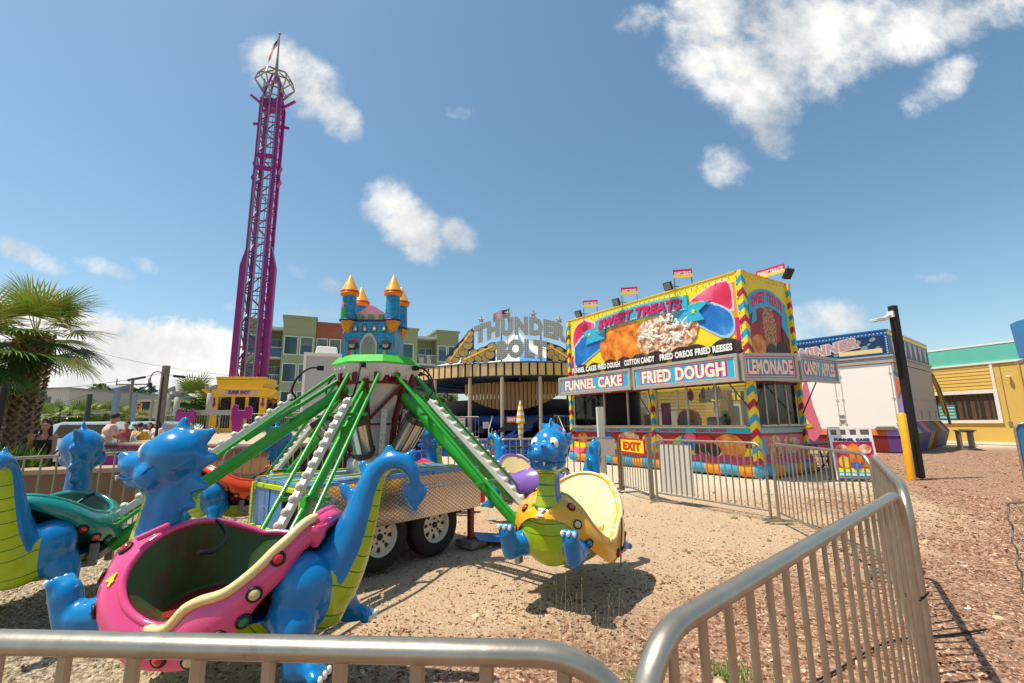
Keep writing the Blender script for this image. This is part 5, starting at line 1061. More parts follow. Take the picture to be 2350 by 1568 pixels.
mb = MB(); mb.M = T(L7+.1, 1.35, HT-.2) @ Matrix.Scale(.6, 4); mb.b2((-.6, -.015, .42), (.75, .015, .84), 0); mb.b2((-.6, -.019, .42), (.75, -.016, .58), 1); mb.text('SWEET TREATS', (.08, .63), 1.2, .2, 2, -.016, .008, .04); mb.b2((-.58, .018, -.1), (-.55, .04, .8), 3); mb.bar((.7, 0, .5), (.78, 0, .3), .03, .03, 3)
o = mb.build('pole_sign', [MAGENTA, PYEL, LETB, DARK], FT)
mb = MB(); mb.M = T(L7+.62, 1.35, HT-.02) @ RZ(1.2) @ Matrix.Scale(.75, 4) @ RX(.7); mb.b2((-.15, -.06, -.2), (.15, .06, .2)); mb.bar((0, .06, 0), (0, .15, .25), .03, .03); mb.build('flood_lamp', DARK, FT, .004)
mb = MB(); mb.b2((-.7, .6, .2), (0, 1.9, .3)); mb.tube([(.9, .3, .0), (.9, .3, .4)], .04, 8); mb.build('hitch', DARK, FT)
# ------------------------------------------------------------------ white game trailer
gA = Vector((14.0, 23.1, 0)); gB = Vector((16.6, 19.8, 0)); d1 = (gB-gA); gw = d1.length; ga = math.atan2(d1.y, d1.x)
GT = thing('game_trailer', 'white closed game trailer with a blue lettered sign box on its roof', 'game trailer', gA, ga)
GL = 7.6
WP = mat('trailer_skin', '#f3efe6', .45, 0, .02, 1.5, dirt=('#d9d0c0', 2.5, .7)); SHUT = mat('shutter_grey', '#a9a094', .55, 0, .08, 2)
mb = MB(); mb.b2((0, 0, .95), (gw, GL, 3.85)); mb.build('box', WP, GT, .02)
mb = MB(); mb.b2((-.05, -.06, 3.86), (gw+.08, GL, 3.98)); mb.b2((-.02, -.03, 3.98), (gw+.04, GL, 4.12)); mb.b2((-.06, -.08, 4.12), (gw+.1, GL, 4.2)); mb.build('cornice', mat('grey_trim', '#a9a296', .5), GT, .01)
mb = MB(); mb.b2((0.02, -.008, .95), (gw/2-.005, -.001, 3.8)); mb.b2((gw/2+.005, -.008, .95), (gw-.02, -.001, 3.8)); mb.build('door', WP, GT)
mb = MB(); mb.b2((gw*.5-.1, -.03, 1.5), (gw*.5+.1, -.01, 1.62), 0); mb.b2((gw*.5-.1, -.03, 1.25), (gw*.5+.1, -.01, 1.4), 0); mb.build('vent', GREY, GT)
mb = MB(); mb.b2((0, 0, 4.2), (gw, GL, 5.3)); mb.b2((-.03, -.03, 5.3), (gw+.03, GL, 5.36)); sb_ = mb.build('sign_box', BLUE, GT)
a = Art(-.001); a.rect(.12, 4.3, gw-.12, 5.1, NAVY)
WPK = mat('letter_dusty_pink', '#b98f92', .5); WLT = mat('letter_silver', '#cfc6bd', .5)
for i, (x, z, r_) in enumerate(((3.0, 4.85, .17), (3.3, 4.6, .12), (3.65, 4.95, .1), (2.2, 4.42, .1), (3.5, 4.75, .06), (2.6, 4.5, .07), (.4, 4.5, .1), (3.2, 4.4, .09), (1.6, 4.45, .08), (3.8, 4.55, .08))): a.ell(x*gw/4.2, z, r_*1.3, r_*.8, mat('spot_print', '#7b8f94', .5), 18, 0, .4)
wf = lambda X, Z: (X, Z+(X-1.6)*.05-.1*math.sin(X*1.2))
a.text('WINNER', (gw*.42, 4.78), gw*.68, .56, WLT, .13, wf); a.text('WINNER', (gw*.42, 4.78), gw*.65, .48, WPK, .05, wf)
a.rect(gw*.55, 4.32, gw*.94, 4.52, CREAM).rect(gw*.15, 4.3, gw*.38, 4.4, CREAM); a.build('lettering', sb_)
bulbs(sb_, [(.05+i*(gw-.1)/29, -.04, 5.18) for i in range(30)]+[(.05, -.04, 4.3+i*.1) for i in range(8)]+[(gw-.06, -.04, 4.3+i*.1) for i in range(8)]+[(gw+.04, .1+i*.25, 5.3) for i in range(30)], BULB, .03)
a = Art(-.001); a.rect(.1, 4.25, GL-.1, 5.1, mat('faded_navy', '#4a6070', .5)); a.rect(0, 5.12, GL, 5.3, PYEL)
for i in range(7):
    x = .7+i*1.0; a.poly([(x-.3, 5.05), (x-.1, 5.05), (x-.02, 4.7), (x+.08, 5.05), (x+.32, 5.05), (x+.12, 4.3), (x-.06, 4.3)], WLT)
o = a.build('side_lettering', sb_); o.matrix_local = T(gw, 0, 0) @ RZ(PI/2)
mb = MB(); mb.b2((gw+.0, .25, 1.35), (gw+.05, GL-.3, 3.8)); mb.b2((gw+.051, .3, 2.3), (gw+.08, GL-.4, 2.36)); 
for y in (2.0, 3.6, 5.2, 6.6): mb.b2((gw+.051, y, 1.4), (gw+.09, y+.05, 1.8))
mb.build('shutter', SHUT, GT)
for x in (.12, gw/2-.12, gw/2+.12, gw-.12): mb = MB(); mb.b2((x-.012, -.035, 1.05), (x+.012, -.012, 3.7)); [mb.b2((x-.05, -.04, z), (x+.05, -.013, z+.06)) for z in (1.2, 2.3, 3.4)]; mb.build('door_bar', mat('door_bar_grey', '#cfc8ba', .45), GT)
mb = MB(); mb.b2((-.008, -.02, .95), (.03, .0, 3.85)); mb.b2((gw-.03, -.02, .95), (gw+.008, .0, 3.85)); mb.b2((0, -.02, .93), (gw, .0, .99)); mb.build('corner_trim', mat('grey_trim', '#a9a296'), GT)
# bright striped canvas: hanging strips and skirt
MULT = [mat('canvas_'+n, c, .6, 0, .1, 3) for n, c in (('orange', '#c9683a'), ('red', '#7c1f1c'), ('violet', '#5d3a86'), ('green', '#2a6b34'), ('yellow', '#b98a2a'), ('blue', '#1f4f9a'), ('lilac', '#9a82c8'))]
mb = MB()
for i in range(8):
    x0, x1 = i*gw/8, (i+1)*gw/8; mb.add([(x0, -.04, .98), (x1, -.04, .98), (x1, -.10, .72), (x0, -.10, .72)], [(0, 1, 2, 3)], [0, 6, 0, 6, 0, 6, 0, 6][i], False); mb.add([(x0, -.06, .8), (x1, -.06, .8), (x1, -.02, .02), (x0, -.02, .02)], [(0, 1, 2, 3)], [1, 2, 1, 1, 2, 0, 1, 2][i], False)
for i in range(9):
    y0, y1 = i*GL/9, (i+1)*GL/9; mb.add([(gw+.06, y0, 1.3), (gw+.06, y1, 1.3), (gw+.35, y1, .8), (gw+.35, y0, .8)], [(0, 1, 2, 3)], [3, 4, 5, 0, 2, 3, 1, 4, 5, 3, 0, 2, 1, 4, 5][i], False); mb.add([(gw+.35, y0, .8), (gw+.35, y1, .8), (gw+.1, y1, .02), (gw+.1, y0, .02)], [(0, 1, 2, 3)], [1, 3, 2, 5, 4, 1, 2, 5, 3, 0, 4, 2, 5, 1, 3][i], False)
mb.build('canvas_skirt', MULT, GT)
mb = MB()
mb.prism([(gw+.04, 1.35), (gw+.5, 1.35), (gw+.42, 3.2), (gw+.04, 3.5)], -.02, .06, 6); mb.prism([(gw+.04, 3.2), (gw+.3, 3.05), (gw+.04, 2.3)], -.045, -.021, 0); mb.prism([(gw+.03, 3.5), (gw+.42, 3.2), (gw+.38, 3.05), (gw+.03, 3.35)], -.05, -.022, 3)
mb.prism([(gw+.02, 1.0), (gw+.48, 1.35), (gw+.04, 1.36)], -.04, .05, 2)
mb.build('canvas_flap', MULT, GT)
mb = MB(); mb.tube([(gw+.02, GL, 3.8), (gw+.22, GL+.02, 3.0), (gw+.36, GL+.02, 1.8), (gw+.4, GL+.02, 1.1)], .06, 8, 3); mb.tube([(gw+.05, GL-.2, 3.6), (gw+.18, GL-.1, 2.8), (gw+.3, GL-.1, 1.6)], .07, 8, 4); mb.build('end_canvas', MULT, GT)
mb = MB()
for y in (1.8, 5.6): mb.b2((.5, y-.3, .0), (gw-.3, y+.3, .7))
mb.build('running_gear', DARK, GT)
mb = MB(); mb.b2((gw-.9, -.18, .96), (gw-.15, -.02, 1.04)); mb.b2((gw-.85, -.15, 1.041), (gw-.2, -.05, 1.1)); mb.build('step_bracket', GALV, GT)
# ------------------------------------------------------------------ yellow building (x along the wall, seen face at y=0)
bd = Vector((.36, -.93, 0)).normalized(); ba = math.atan2(bd.y, bd.x); YB = thing('yellow_building', 'yellow painted brick building with turquoise parapet and wide white framed window', 'building', (25.35, 26.1, 0), ba)
YBR = mat('yellow_brick', '#dab357', .75, 0, .06, 1)
N_, L_n, b_ = nodes(YBR); tt = N_.new('ShaderNodeTexCoord'); bk = N_.new('ShaderNodeTexBrick'); sp_n = N_.new('ShaderNodeSeparateXYZ'); cbn = N_.new('ShaderNodeCombineXYZ'); L_n.new(tt.outputs['Object'], sp_n.inputs[0]); L_n.new(sp_n.outputs[0], cbn.inputs[0]); L_n.new(sp_n.outputs[2], cbn.inputs[1]); L_n.new(cbn.outputs[0], bk.inputs['Vector'])
bk.inputs['Scale'].default_value = 4; bk.inputs['Mortar Size'].default_value = .02; bk.inputs['Row Height'].default_value = .3; bk.inputs['Color1'].default_value = (1, 1, 1, 1); bk.inputs['Color2'].default_value = (.8, .8, .8, 1); bk.inputs['Mortar'].default_value = (.2, .2, .2, 1)
bpn = N_.new('ShaderNodeBump'); bpn.inputs['Strength'].default_value = .5; bpn.inputs['Distance'].default_value = .02; L_n.new(bk.outputs[0], bpn.inputs['Height']); L_n.new(bpn.outputs[0], b_.inputs['Normal'])
YSD = mat('yellow_siding', '#d8b056', .7, 0, .05, 1); TURQ = mat('turquoise_metal', '#66bda6', .5, 0, .08, 1, dirt=('#3a8f7a', 1.5, .68)); TRIM = mat('white_trim', '#e9e3d5', .5, 0, .04)
x1 = 2.95    # right corner of the wall
wx0, wx1, wz0, wz1 = -1.1, 1.55, 1.3, 2.75
mb = MB(); mb.b2((1.62, 0, .12), (x1, .3, 4.3)); mb.b2((-18, 0, .12), (wx0, .3, 4.3)); mb.b2((wx0, 0, .12), (wx1+.07, .3, wz0)); mb.b2((x1-.3, .301, .12), (x1, 12, 4.3)); mb.build('wall', YBR, YB)
mb = MB()
for i in range(8): z = wz1+.05+i*.19; mb.add([(-12, -.035, z), (1.6, -.035, z), (1.6, -.012, z+.19), (-12, -.012, z+.19), (-12, .02, z), (1.6, .02, z)], [(0, 1, 2, 3), (4, 5, 1, 0)], 0, False)
mb.b2((wx0, .02, wz1), (wx1+.07, .3, 4.3)); mb.build('siding', YSD, YB)
mb = MB(); mb.b2((-18, -.02, 0), (x1+.02, .3, .13)); mb.b2((1.58, -.06, wz1+.02), (1.7, -.001, 4.3)); mb.build('trim', TRIM, YB)
mb = MB(); mb.b2((-18, -.08, 4.3), (x1+.3, 12, 4.4)); mb.b2((-18, -.02, 5.32), (x1+.1, .5, 5.42)); mb.prism([(x1+.02, 3.75), (x1+.5, 3.4), (x1+.5, 3.6), (x1+.3, 4.3), (x1+.02, 4.3)], -.1, .05); mb.build('fascia', TRIM, YB)
mb = MB(); mb.b2((-18, .0, 4.4), (x1+.05, .3, 5.32)); mb.b2((x1-.2, .3, 4.4), (x1+.05, 12, 5.32)); mb.build('parapet', TURQ, YB)
WG = thing('yellow_wing', 'low yellow sided wing seen through and behind the food trailer', 'building', (8.6, 28.6, 0), -.05)
mb = MB(); mb.b2((0, .05, 0), (14.5, 4, 4.0)); mb.build('wall', YSD, WG); mb = MB()
for i in range(19): z = .2+i*.2; mb.add([(0, -.035, z), (14.5, -.035, z), (14.5, -.012, z+.2), (0, -.012, z+.2), (0, .02, z), (14.5, .02, z)], [(0, 1, 2, 3), (4, 5, 1, 0)], 0, False)
mb.build('siding', YSD, WG); mb = MB(); mb.b2((4, -.08, .1), (5.4, -.04, 2.4), 0); mb.b2((4.1, -.1, .2), (5.3, -.081, 2.3), 1); mb.b2((9, -.08, 1), (11, -.04, 2.4), 0); mb.b2((9.1, -.1, 1.1), (10.9, -.081, 2.3), 1); mb.build('window', [TRIM, GLASS], WG)
f = .17
mb = MB(); mb.b2((wx0-.0, -.07, wz1-.02), (wx1+f, -.002, wz1+f)); mb.b2((wx0, -.09, wz0-f), (wx1+f, -.002, wz0)); mb.b2((wx1, -.07, wz0), (wx1+f, -.002, wz1-.02)); mb.b2((wx0-f, -.07, wz0-f), (wx0-.001, -.002, wz1+f)); w_ = mb.build('window', TRIM, YB)
mb = MB(); mb.b2((wx0, .1, wz0), (wx1, .11, wz1)); mb.build('pane', mat('dark_glass', '#2a2620', .05, 0, .3, 2, spec=1.), w_)
inn = mat('blind_pattern', '#5b4030', .7)
mb = MB()
for i in range(9): mb.b2((wx0+.1+i*.29, .085, wz0+.05), (wx0+.2+i*.29+.08*(i % 2), .095, wz1-.05))
mb.build('curtain', inn, w_)
mb = MB(); mb.b2((-1.05, .06, wz0+.06), (-.25, .08, wz0+.85), 0)
for i in range(4): mb.b2((-1.0, .05, wz0+.14+i*.18), (-.3, .058, wz0+.2+i*.18), 1)
mb.build('display_card', [mat('poster_teal', '#3d8f9c', .4), mat('poster_cream', '#d8d2b0', .4)], w_)
mb = MB(); mb.tube([(2.72, -.05, .1), (2.72, -.05, 4.28)], .045, 8); mb.tube([(2.72, -.05, .12), (2.75, -.2, .08)], .045, 8); mb.build('downspout', YSD, YB)
mb = MB(); mb.b2((1.9, -.05, 1.0), (2.05, -.001, 1.2)); mb.tube([(1.97, -.02, 1.2), (1.97, -.02, 4.2)], .012, 6); mb.build('conduit', GREY, YB)
mb = MB(); mb.tube([(2.3, -.0, 3.55), (2.3, -.12, 3.55)], .05, 10); mb.ell((2.3, -.17, 3.53), (.09, .1, .07), 12, 8); mb.build('security_camera', TRIM, YB)
# far right: blue tarp sign with grey frame, wall side lamp, chain link fence
p = AT(2332, 1010, 9.5)
bs = thing('framed_banner', 'blue banner with a silver curved edge at the right border', 'banner', (p.x+.02, p.y, 0), -.75)
mb = MB(); mb.prism([(0, .1), (.02, 1.27), (.25, 1.33), (1.6, 1.3), (1.6, .1)], 0, .05); mb.build('cloth', mat('sheet_blue', '#2d6f9c', .35), bs)
mb = MB(); mb.tube([(0, .0, .0), (0, 0, 1.2), (.05, 0, 1.3), (.3, 0, 1.36), (1.6, 0, 1.34)], .025, 8); mb.build('frame', ALU, bs)
p = AT(2352, 800, 12.5)
bt = thing('blue_awning', 'blue awning edge on a grey frame high at the right border', 'awning', (p.x, p.y, 0), -.6)
mb = MB(); mb.prism([(0, 3.1), (-.05, 4.1), (.9, 4.3), (.9, 3.0)], 0, .6); mb.build('cloth', mat('awning_blue', '#3f8cc8', .5), bt)
mb = MB(); mb.b2((.0, .05, 0), (.07, .12, 3.0)); mb.b2((-.1, -.1, 2.95), (.9, .7, 3.02)); mb.b2((.2, .0, 2.2), (.4, .2, 2.5)); mb.build('frame', GREY, bt)
# chain link fence along the right border
p = AT(2338, 1300, 1.85); cf = thing('chain_link_fence', 'end of a wire mesh fence at the right border', 'fence', (p.x, p.y, 0), .25); Hf = 1.12; Lf = .9; mb = MB(); n = int(Lf/.055)
for i in range(-22, n+22):
    for s in (-1, 1):
        x0 = i*.055; za, zb = 0., Hf; xa, xb = x0, x0+s*Hf
        if xb == xa: continue
        ts = sorted(((0-xa)/(xb-xa), (Lf-xa)/(xb-xa))); ta, tb = max(0, ts[0]), min(1, ts[1])
        if ta < tb: mb.tube([(xa+(xb-xa)*ta, .004*s, Hf*ta), (xa+(xb-xa)*tb, .004*s, Hf*tb)], .0012, 4, 0, False)
mb.build('wire_mesh', GALV, cf); mb = MB(); mb.tube([(.012*math.sin(i*2.1), 0, Hf*i/40) for i in range(41)], .0035, 5); mb.tube([(0, 0, Hf), (Lf, 0, Hf)], .004, 5); mb.build('edge_wire', GALV, cf)
# ------------------------------------------------------------------ black lamp pole and yellow bollard
p = G(2112, 1097); LP = thing('lamp_pole', 'square black steel pole with a white lamp head near its top', 'lamp pole', p, .2)
mb = MB(); mb.b2((-.075, -.075, 0), (.075, .075, 4.35)); mb.build('pole', mat('black_pole', '#231d19', .6, .1, .2, 4), LP, .006)
mb = MB(); mb.tube([(-.08, 0, 4.12), (-.2, 0, 4.08), (-.3, 0, 4.03)], .035, 8); mb.box((-.1, 0, 4.12), (.05, .16, .16)); mb.build('lamp_arm', WHITE, LP)
mb = MB(); mb.box((-.48, 0, 3.97), (.4, .2, .07), None, RY(-.15)); mb.box((-.48, 0, 3.93), (.3, .16, .02), None, RY(-.15)); mb.build('lamp_head', WHITE, LP, .015)
p = G(2104, 1099); mb = MB(); mb.tube([(0, 0, -.05), (0, 0, 1.55), (0, 0, 1.58)], [.085, .085, .05], 20); o = mb.build('bollard', mat('bollard_yellow', '#f0a808', .4, 0, .1, 3, dirt=('#9c7a2a', 8, .68))); o.location = (p.x-.14, p.y-.02, 0); tag(o, 'tall yellow pipe bollard against the black lamp pole', 'bollard')
# ------------------------------------------------------------------ sandwich board
p = G(1972, 1103); AF = thing('sandwich_board', 'white sandwich board with funnel cake and lemonade pictures', 'sign board', p, -.28)
wd, hb = .92, 1.27
mb = MB(); mb.b2((-wd/2, -.02, 0), (-wd/2+.05, .02, hb)); mb.b2((wd/2-.05, -.02, 0), (wd/2, .02, hb)); mb.b2((-wd/2+.05, -.018, .05), (wd/2-.05, .018, 1.0)); mb.b2((-wd/2+.05, -.02, 1.0), (wd/2-.05, .02, 1.07)); mb.b2((-wd/2+.05, -.02, 1.2), (wd/2-.05, .02, hb))
for x in (-.22, -.02, .2): mb.b2((x-.06, -.02, 1.07), (x+.02, .02, 1.2))
fr = mb.build('front_board', WHITE, AF, .006); fr.rotation_euler = (-.16, 0, 0)
for i, (x, c) in enumerate(((-.11, RED), (.09, DARK), (.29, GREEN))): pass
a = Art(-.022); a.rect(-.41, .08, .41, .9, MAGENTA); a.rect(-.41, .9, .41, 1.0, LETB); a.rect(-.41, .08, .41, .28, PYEL); a.rect(-.41, .06, .41, .19, CYAN)
a.ell(-.24, .73, .13, .11, FUNNEL, 20, .03).ell(.24, .73, .13, .11, FUNNEL, 20, .03).ell(0, .6, .15, .26, DOUGH, 24, .04).ell(-.24, .42, .12, .14, YELLOW, 20, .03).ell(.24, .42, .12, .12, ORANGE, 20, .03).ell(0, .33, .09, .09, CANDB, 16)
a.text('FUNNEL CAKE', (0, .95), .74, .075, mat('sign_navy_text', '#25306a', .5), .05); a.text('FRESH SQUEEZED LEMONADE', (0, .125), .76, .06, LETB, .04); a.build('picture', fr)
mb = MB(); mb.b2((-wd/2, -.015, 0), (wd/2, .015, hb-.05)); o = mb.build('back_board', mat('board_back', '#8d8474', .6), AF, .005); o.matrix_local = T(0, .42, 0) @ RX(.16)
# ------------------------------------------------------------------ umbrellas and tables
USTR = [mat('umbrella_white', '#efe8da', .7), mat('umbrella_yellow', '#eeb012', .7)]
def umbrella(p, label, h, r=.13, n=9, L_=1.25, droop=False):
    t = thing('umbrella', label, 'umbrella', p); mb = MB(); mb.tube([(0, 0, 0), (0, 0, h+.06)], .02, 8); mb.build('pole', WHITE, t)
    mb = MB(); prof = [(h+.05, .012), (h-.1, .05), (h-.3, r*.8), (h-.5, r), (h-.62, r*1.05), (h-.64, r*.7), (h-L_+.25, r*.62), (h-L_+.05, r*.5), (h-L_, r*.25)]
    z0, z1 = h+.05, h-L_; m_ = 26; zz = [p_[0] for p_ in prof][::-1]; rr = [p_[1] for p_ in prof][::-1]
    for i in range(m_):
        za, zb = z0+(z1-z0)*i/m_, z0+(z1-z0)*(i+1)/m_; k = (i//2) % 2; ra, rb = np.interp(za, zz, rr), np.interp(zb, zz, rr); vs = []
        for z, r_ in ((za, ra), (zb, rb)):
            for j in range(16): a_ = 2*PI*j/16; q = r_*(1+.22*math.cos(8*a_)); vs.append((q*math.cos(a_), q*math.sin(a_), z))
        mb.add(vs, [(j, j+16, (j+1) % 16+16, (j+1) % 16) for j in range(16)], k, True)
    mb.build('canopy', USTR, t)
    return t
def table(p, rz, label, m=DARK):
    t = thing('picnic_table', label, 'table', p, rz); mb = MB(); mb.b2((-.9, -.4, .72), (.9, .4, .76)); mb.build('table_top', m, t, .01)
    for s in (-1, 1): mb = MB(); mb.b2((-.85, s*.7-.13, .42), (.85, s*.7+.13, .45)); mb.build('bench', m, t, .01)
    for s in (-1, 1):
        mb = MB(); x = .6*s; mb.tube([tuple(q) for q in spline([(x, -.75, .41), (x, -.45, .05), (x, -.1, .02), (x, -.12, .5), (x, -.3, .71)], 5)], .022, 8); mb.tube([tuple(q) for q in spline([(x, .75, .41), (x, .45, .05), (x, .1, .02), (x, .12, .5), (x, .3, .71)], 5)], .022, 8); mb.build('leg_frame', m, t)
    return t
TD = mat('table_black', '#23211f', .5, .1, .15)
table((8.9, 13.9, 0), .5, 'black metal picnic table at the right end of the food trailer', TD); umbrella((9.9, 16.3, 0), 'closed yellow and white striped umbrella beside the white game trailer', 2.75, .2, 9, 1.5)
mb = MB(); mb.lathe([(.001, 1.5), (.08, 1.45), (.2, 1.25), (.26, 1.15), (.24, 1.13), (.001, 1.2)], 12, 0, (0, 0, -.0)); mb.lathe([(.03, 1.2), (.02, .0)], 8, 1); o = mb.build('small_umbrella', [USTR[1], GREY]); o.location = (9.5, 15.1, 0); tag(o, 'small half closed yellow umbrella below the striped one', 'umbrella')
table((.15, 13.8, 0), .1, 'black metal table with curved legs in front of the round ride', TD); umbrella((.23, 13.8, 0), 'closed yellow and white striped umbrella standing before the round ride', 2.05, .1, 9, 1.1)
# inflatable with pink pennant, between trailer and game trailer
mb = MB(); mb.tube([(0, 0, 0), (.05, 0, 1.5), (.12, 0, 3.1), (.1, 0, 3.3)], [.3, .28, .26, .05], 14, 0); mb.tube([(-.5, .2, 0), (-.45, .2, 2.2), (-.4, .2, 2.4)], [.12, .12, .03], 10, 1); o = mb.build('inflatable_column', [ORANGE, BLUE]); o.location = (12.1, 19.9, 0); tag(o, 'orange inflatable column with a blue strut behind the food trailer corner', 'inflatable')
mb = MB(); mb.prism([(-.05, 2.9), (.1, 3.0), (.2, 2.0), (.42, .95), (.1, .55), (-.35, .9), (-.3, 1.4)], 0, .04); o = mb.build('pink_pennant', mat('pennant_pink', '#e5768a', .6)); o.location = (12.1, 18.9, 0); o.rotation_euler = (0, 0, -.5); tag(o, 'long salmon pink pennant hanging between the food trailer and game trailer', 'pennant')
# bench by the yellow wall
p = G(2218, 1030); BN = thing('barrier_stack', 'short metal trestle rack standing at the foot of the yellow wall', 'trestle', p, .9)
mb = MB(); mb.b2((-1.1, -.25, .78), (1.1, .25, .84)); mb.b2((-1.3, -.3, .845), (.6, .1, .89)); mb.build('table_top', mat('trestle_top', '#5a5448', .6), BN)
for i in range(5): x = -.8+i*.38; mb = MB(); mb.bar((x, -.2, 0), (x, -.2, .77), .06, .06); mb.bar((x, -.35, .02), (x, .3, .02), .06, .05); mb.bar((x, .2, 0), (x, .2, .77), .06, .06); mb.build('leg', GALV, BN)
# ------------------------------------------------------------------ white box truck behind the ride
p0 = AT(694, 900, 13.5); p1 = AT(800, 900, 12.6); d_ = p1-p0; BX_ = thing('box_trailer', 'tall white box trailer with a cooling unit, behind the spinning ride', 'trailer', (p0.x, p0.y, 0), .40)
mb = MB(); mb.b2((0, 0, .6), (1.75, 5, 3.55)); mb.build('box', mat('dull_white_panel', '#b9b2ad', .6, 0, .05, 1), BX_, .02)
mb = MB(); mb.b2((-.03, -.03, 3.5), (1.78, 5.03, 3.6)); mb.b2((-.03, -.03, .6), (.05, -.001, 3.5)); mb.build('edge_trim', WHITE, BX_)
mb = MB(); mb.prism([(.25, 3.6), (.95, 3.6), (.9, 3.88), (.32, 3.9)], .5, 1.5); mb.build('cooling_unit', WHITE, BX_, .04)
mb = MB(); mb.b2((.2, .2, 0), (.5, 4.6, .59)); mb.b2((1.3, .2, 0), (1.6, 4.6, .59)); mb.build('running_gear', DARK, BX_)
# red bin and blue bin near the far railings
mb = MB(); mb.prism([(-.25, 0), (.25, 0), (.3, .75), (-.3, .75)], -.2, .25); mb.b2((-.32, -.23, .75), (.32, .28, .82)); o = mb.build('bin', mat('bin_blue', '#1f4fae', .4), None, .02); o.location = (-2.3, 11.2, 0); tag(o, 'blue plastic bin beyond the railings behind the red dinosaur', 'bin')
mb = MB(); mb.b2((-.15, -.12, .5), (.15, .12, .98)); mb.b2((-.05, -.03, 0), (.05, .03, .5)); mb.tube([(-.12, 0, .98), (-.12, 0, 1.05), (.1, 0, 1.05), (.1, 0, .98)], .015, 6); o = mb.build('control_box', RED, None, .02); o.location = AT(1107, 1040, 8.8).xy.to_3d(); tag(o, 'red control box on a post beside the far railings', 'control box')
mb = MB(); mb.lathe([(.2, 0), (.24, .9), (.22, .92), (.001, .92)], 18); o = mb.build('drum_bin', mat('dark_grey_bin', '#4f4a44', .6)); o.location = AT(1138, 1040, 12.).xy.to_3d(); tag(o, 'dark grey cylindrical bin in front of the blue platform', 'bin')
# ------------------------------------------------------------------ round ride with lettered arch
TB = thing('round_ride', 'large round fairground ride with cream panelled canopy and lettered arch', 'fairground ride', (.35, 27.2, 0))
RR = 6.7
PAN = mat('cream_panel', '#d9b67c', .5, 0, .06, 3); DKB = mat('dark_blue_gap', '#141c2c', .5); RB = mat('ride_blue', '#134a94', .45, 0, .15, 2); PANB = mat('tan_panel', '#b58e55', .5, 0, .08, 3)
def fascia(R, z0, z1, n, a0, a1, gap, name, mats, zf=None, tilt=0., parent=TB, cx=0, cy=0):
    mb = MB()
    for i in range(n):
        t0, t1 = a0+(a1-a0)*i/n, a0+(a1-a0)*(i+1)/n; tg = t0+(t1-t0)*gap
        for (ta, tb, k, rr) in ((t0, tg, 1, 0), (tg, t1, 0, .03)):
            zz = []
            for t in (ta, tb): lo, hi = (z0, z1) if zf is None else zf(t); zz.append((t, lo, hi))
            vs = []
            for t, lo, hi in zz:
                for z, e in ((lo, -tilt), (hi, tilt)): vs.append((cx+(R+rr+e)*math.cos(t), cy+(R+rr+e)*math.sin(t), z))
            mb.add(vs, [(0, 2, 3, 1)], k, False)
    return mb.build(name, mats, parent)
fascia(RR, 3.55, 4.12, 112, 0, 2*PI, .24, 'canopy_fascia', [PAN, DKB])
mb = MB(); mb.lathe([(RR+.06, 3.5), (RR+.06, 3.55)], 60); mb.lathe([(RR+.06, 4.12), (RR+.06, 4.17), (RR-.2, 4.17)], 60); mb.lathe([(RR+.0, 3.5), (1.0, 3.75)], 40); mb.build('canopy_rim', DKB, TB)
TENT = [mat('tent_blue', '#4f86c4', .6), mat('tent_white', '#e9e6dc', .6), mat('tent_yellow', '#e8b63c', .6)]
mb = MB(); nseg = 48
for i in range(nseg):
    a, b = 2*PI*i/nseg, 2*PI*(i+1)/nseg; k = [0, 0, 1, 1][i % 4] if i % 8 else 2
    for (r0_, z0_), (r1_, z1_) in (((RR-.2, 4.17), (3.2, 5.1)), ((3.2, 5.1), (.9, 6.2)), ((.9, 6.2), (.05, 6.9))): mb.add([(r0_*math.cos(a), r0_*math.sin(a), z0_), (r0_*math.cos(b), r0_*math.sin(b), z0_), (r1_*math.cos(b), r1_*math.sin(b), z1_), (r1_*math.cos(a), r1_*math.sin(a), z1_)], [(0, 1, 2, 3)], k, False)
mb.build('tent_roof', TENT, TB)
# hanging striped bowl
def zf(t): c = (t+PI/2+.15)/.52; return (2.05+.85*min(1, abs(c))**2.0, 3.42)
fascia(5.0, 0, 0, 26, -PI/2-.67, -PI/2+.37, .2, 'striped_wall', [PANB, DKB], zf, .0, TB, .3, .2)
mb = MB(); mb.lathe([(RR+.2, .0), (RR+.2, .72)], 60, 0); mb.lathe([(RR+.2, .72), (.01, .72)], 60, 0); mb.build('platform', RB, TB)
mb = MB(); r = random.Random(4)
for i in range(12):
    a = 2*PI*i/12; mb.bar((0, 0, 2.2), (5.6*math.cos(a), 5.6*math.sin(a), 1.4+.5*math.sin(a+1)), .22, .3, 0); mb.bar((1*math.cos(a), 1*math.sin(a), 3.6), (6.3*math.cos(a), 6.3*math.sin(a), 3.45), .08, .1, 0); mb.bar((0, 0, 3.1), (6.2*math.cos(a), 6.2*math.sin(a), 3.5), .05, .06, 1)
mb.lathe([(.8, .72), (.7, 3.9)], 20, 0); mb.lathe([(4.2, 1.9), (4.6, 1.5), (4.2, 1.2)], 40, 0); mb.lathe([(3.2, .73), (4.4, 1.9), (4.6, 2.6)], 40, 1); mb.build('machinery', [RB, DKB], TB)
for i in range(16):
    a = 2*PI*i/16; mb = MB(); mb.M = RZ(a) @ T(5.3, 0, 1.25+.35*math.sin(a+1)) @ RZ(PI/2); mb.prism([(-.55, 0), (.5, 0), (.6, .3), (.35, .35), (.2, .12), (-.3, .12), (-.5, .65), (-.62, .62)], -.45, .45); mb.build('ride_seat', mat('seat_grey', '#4b4f58', .4) if i % 2 else RB, TB, .02)
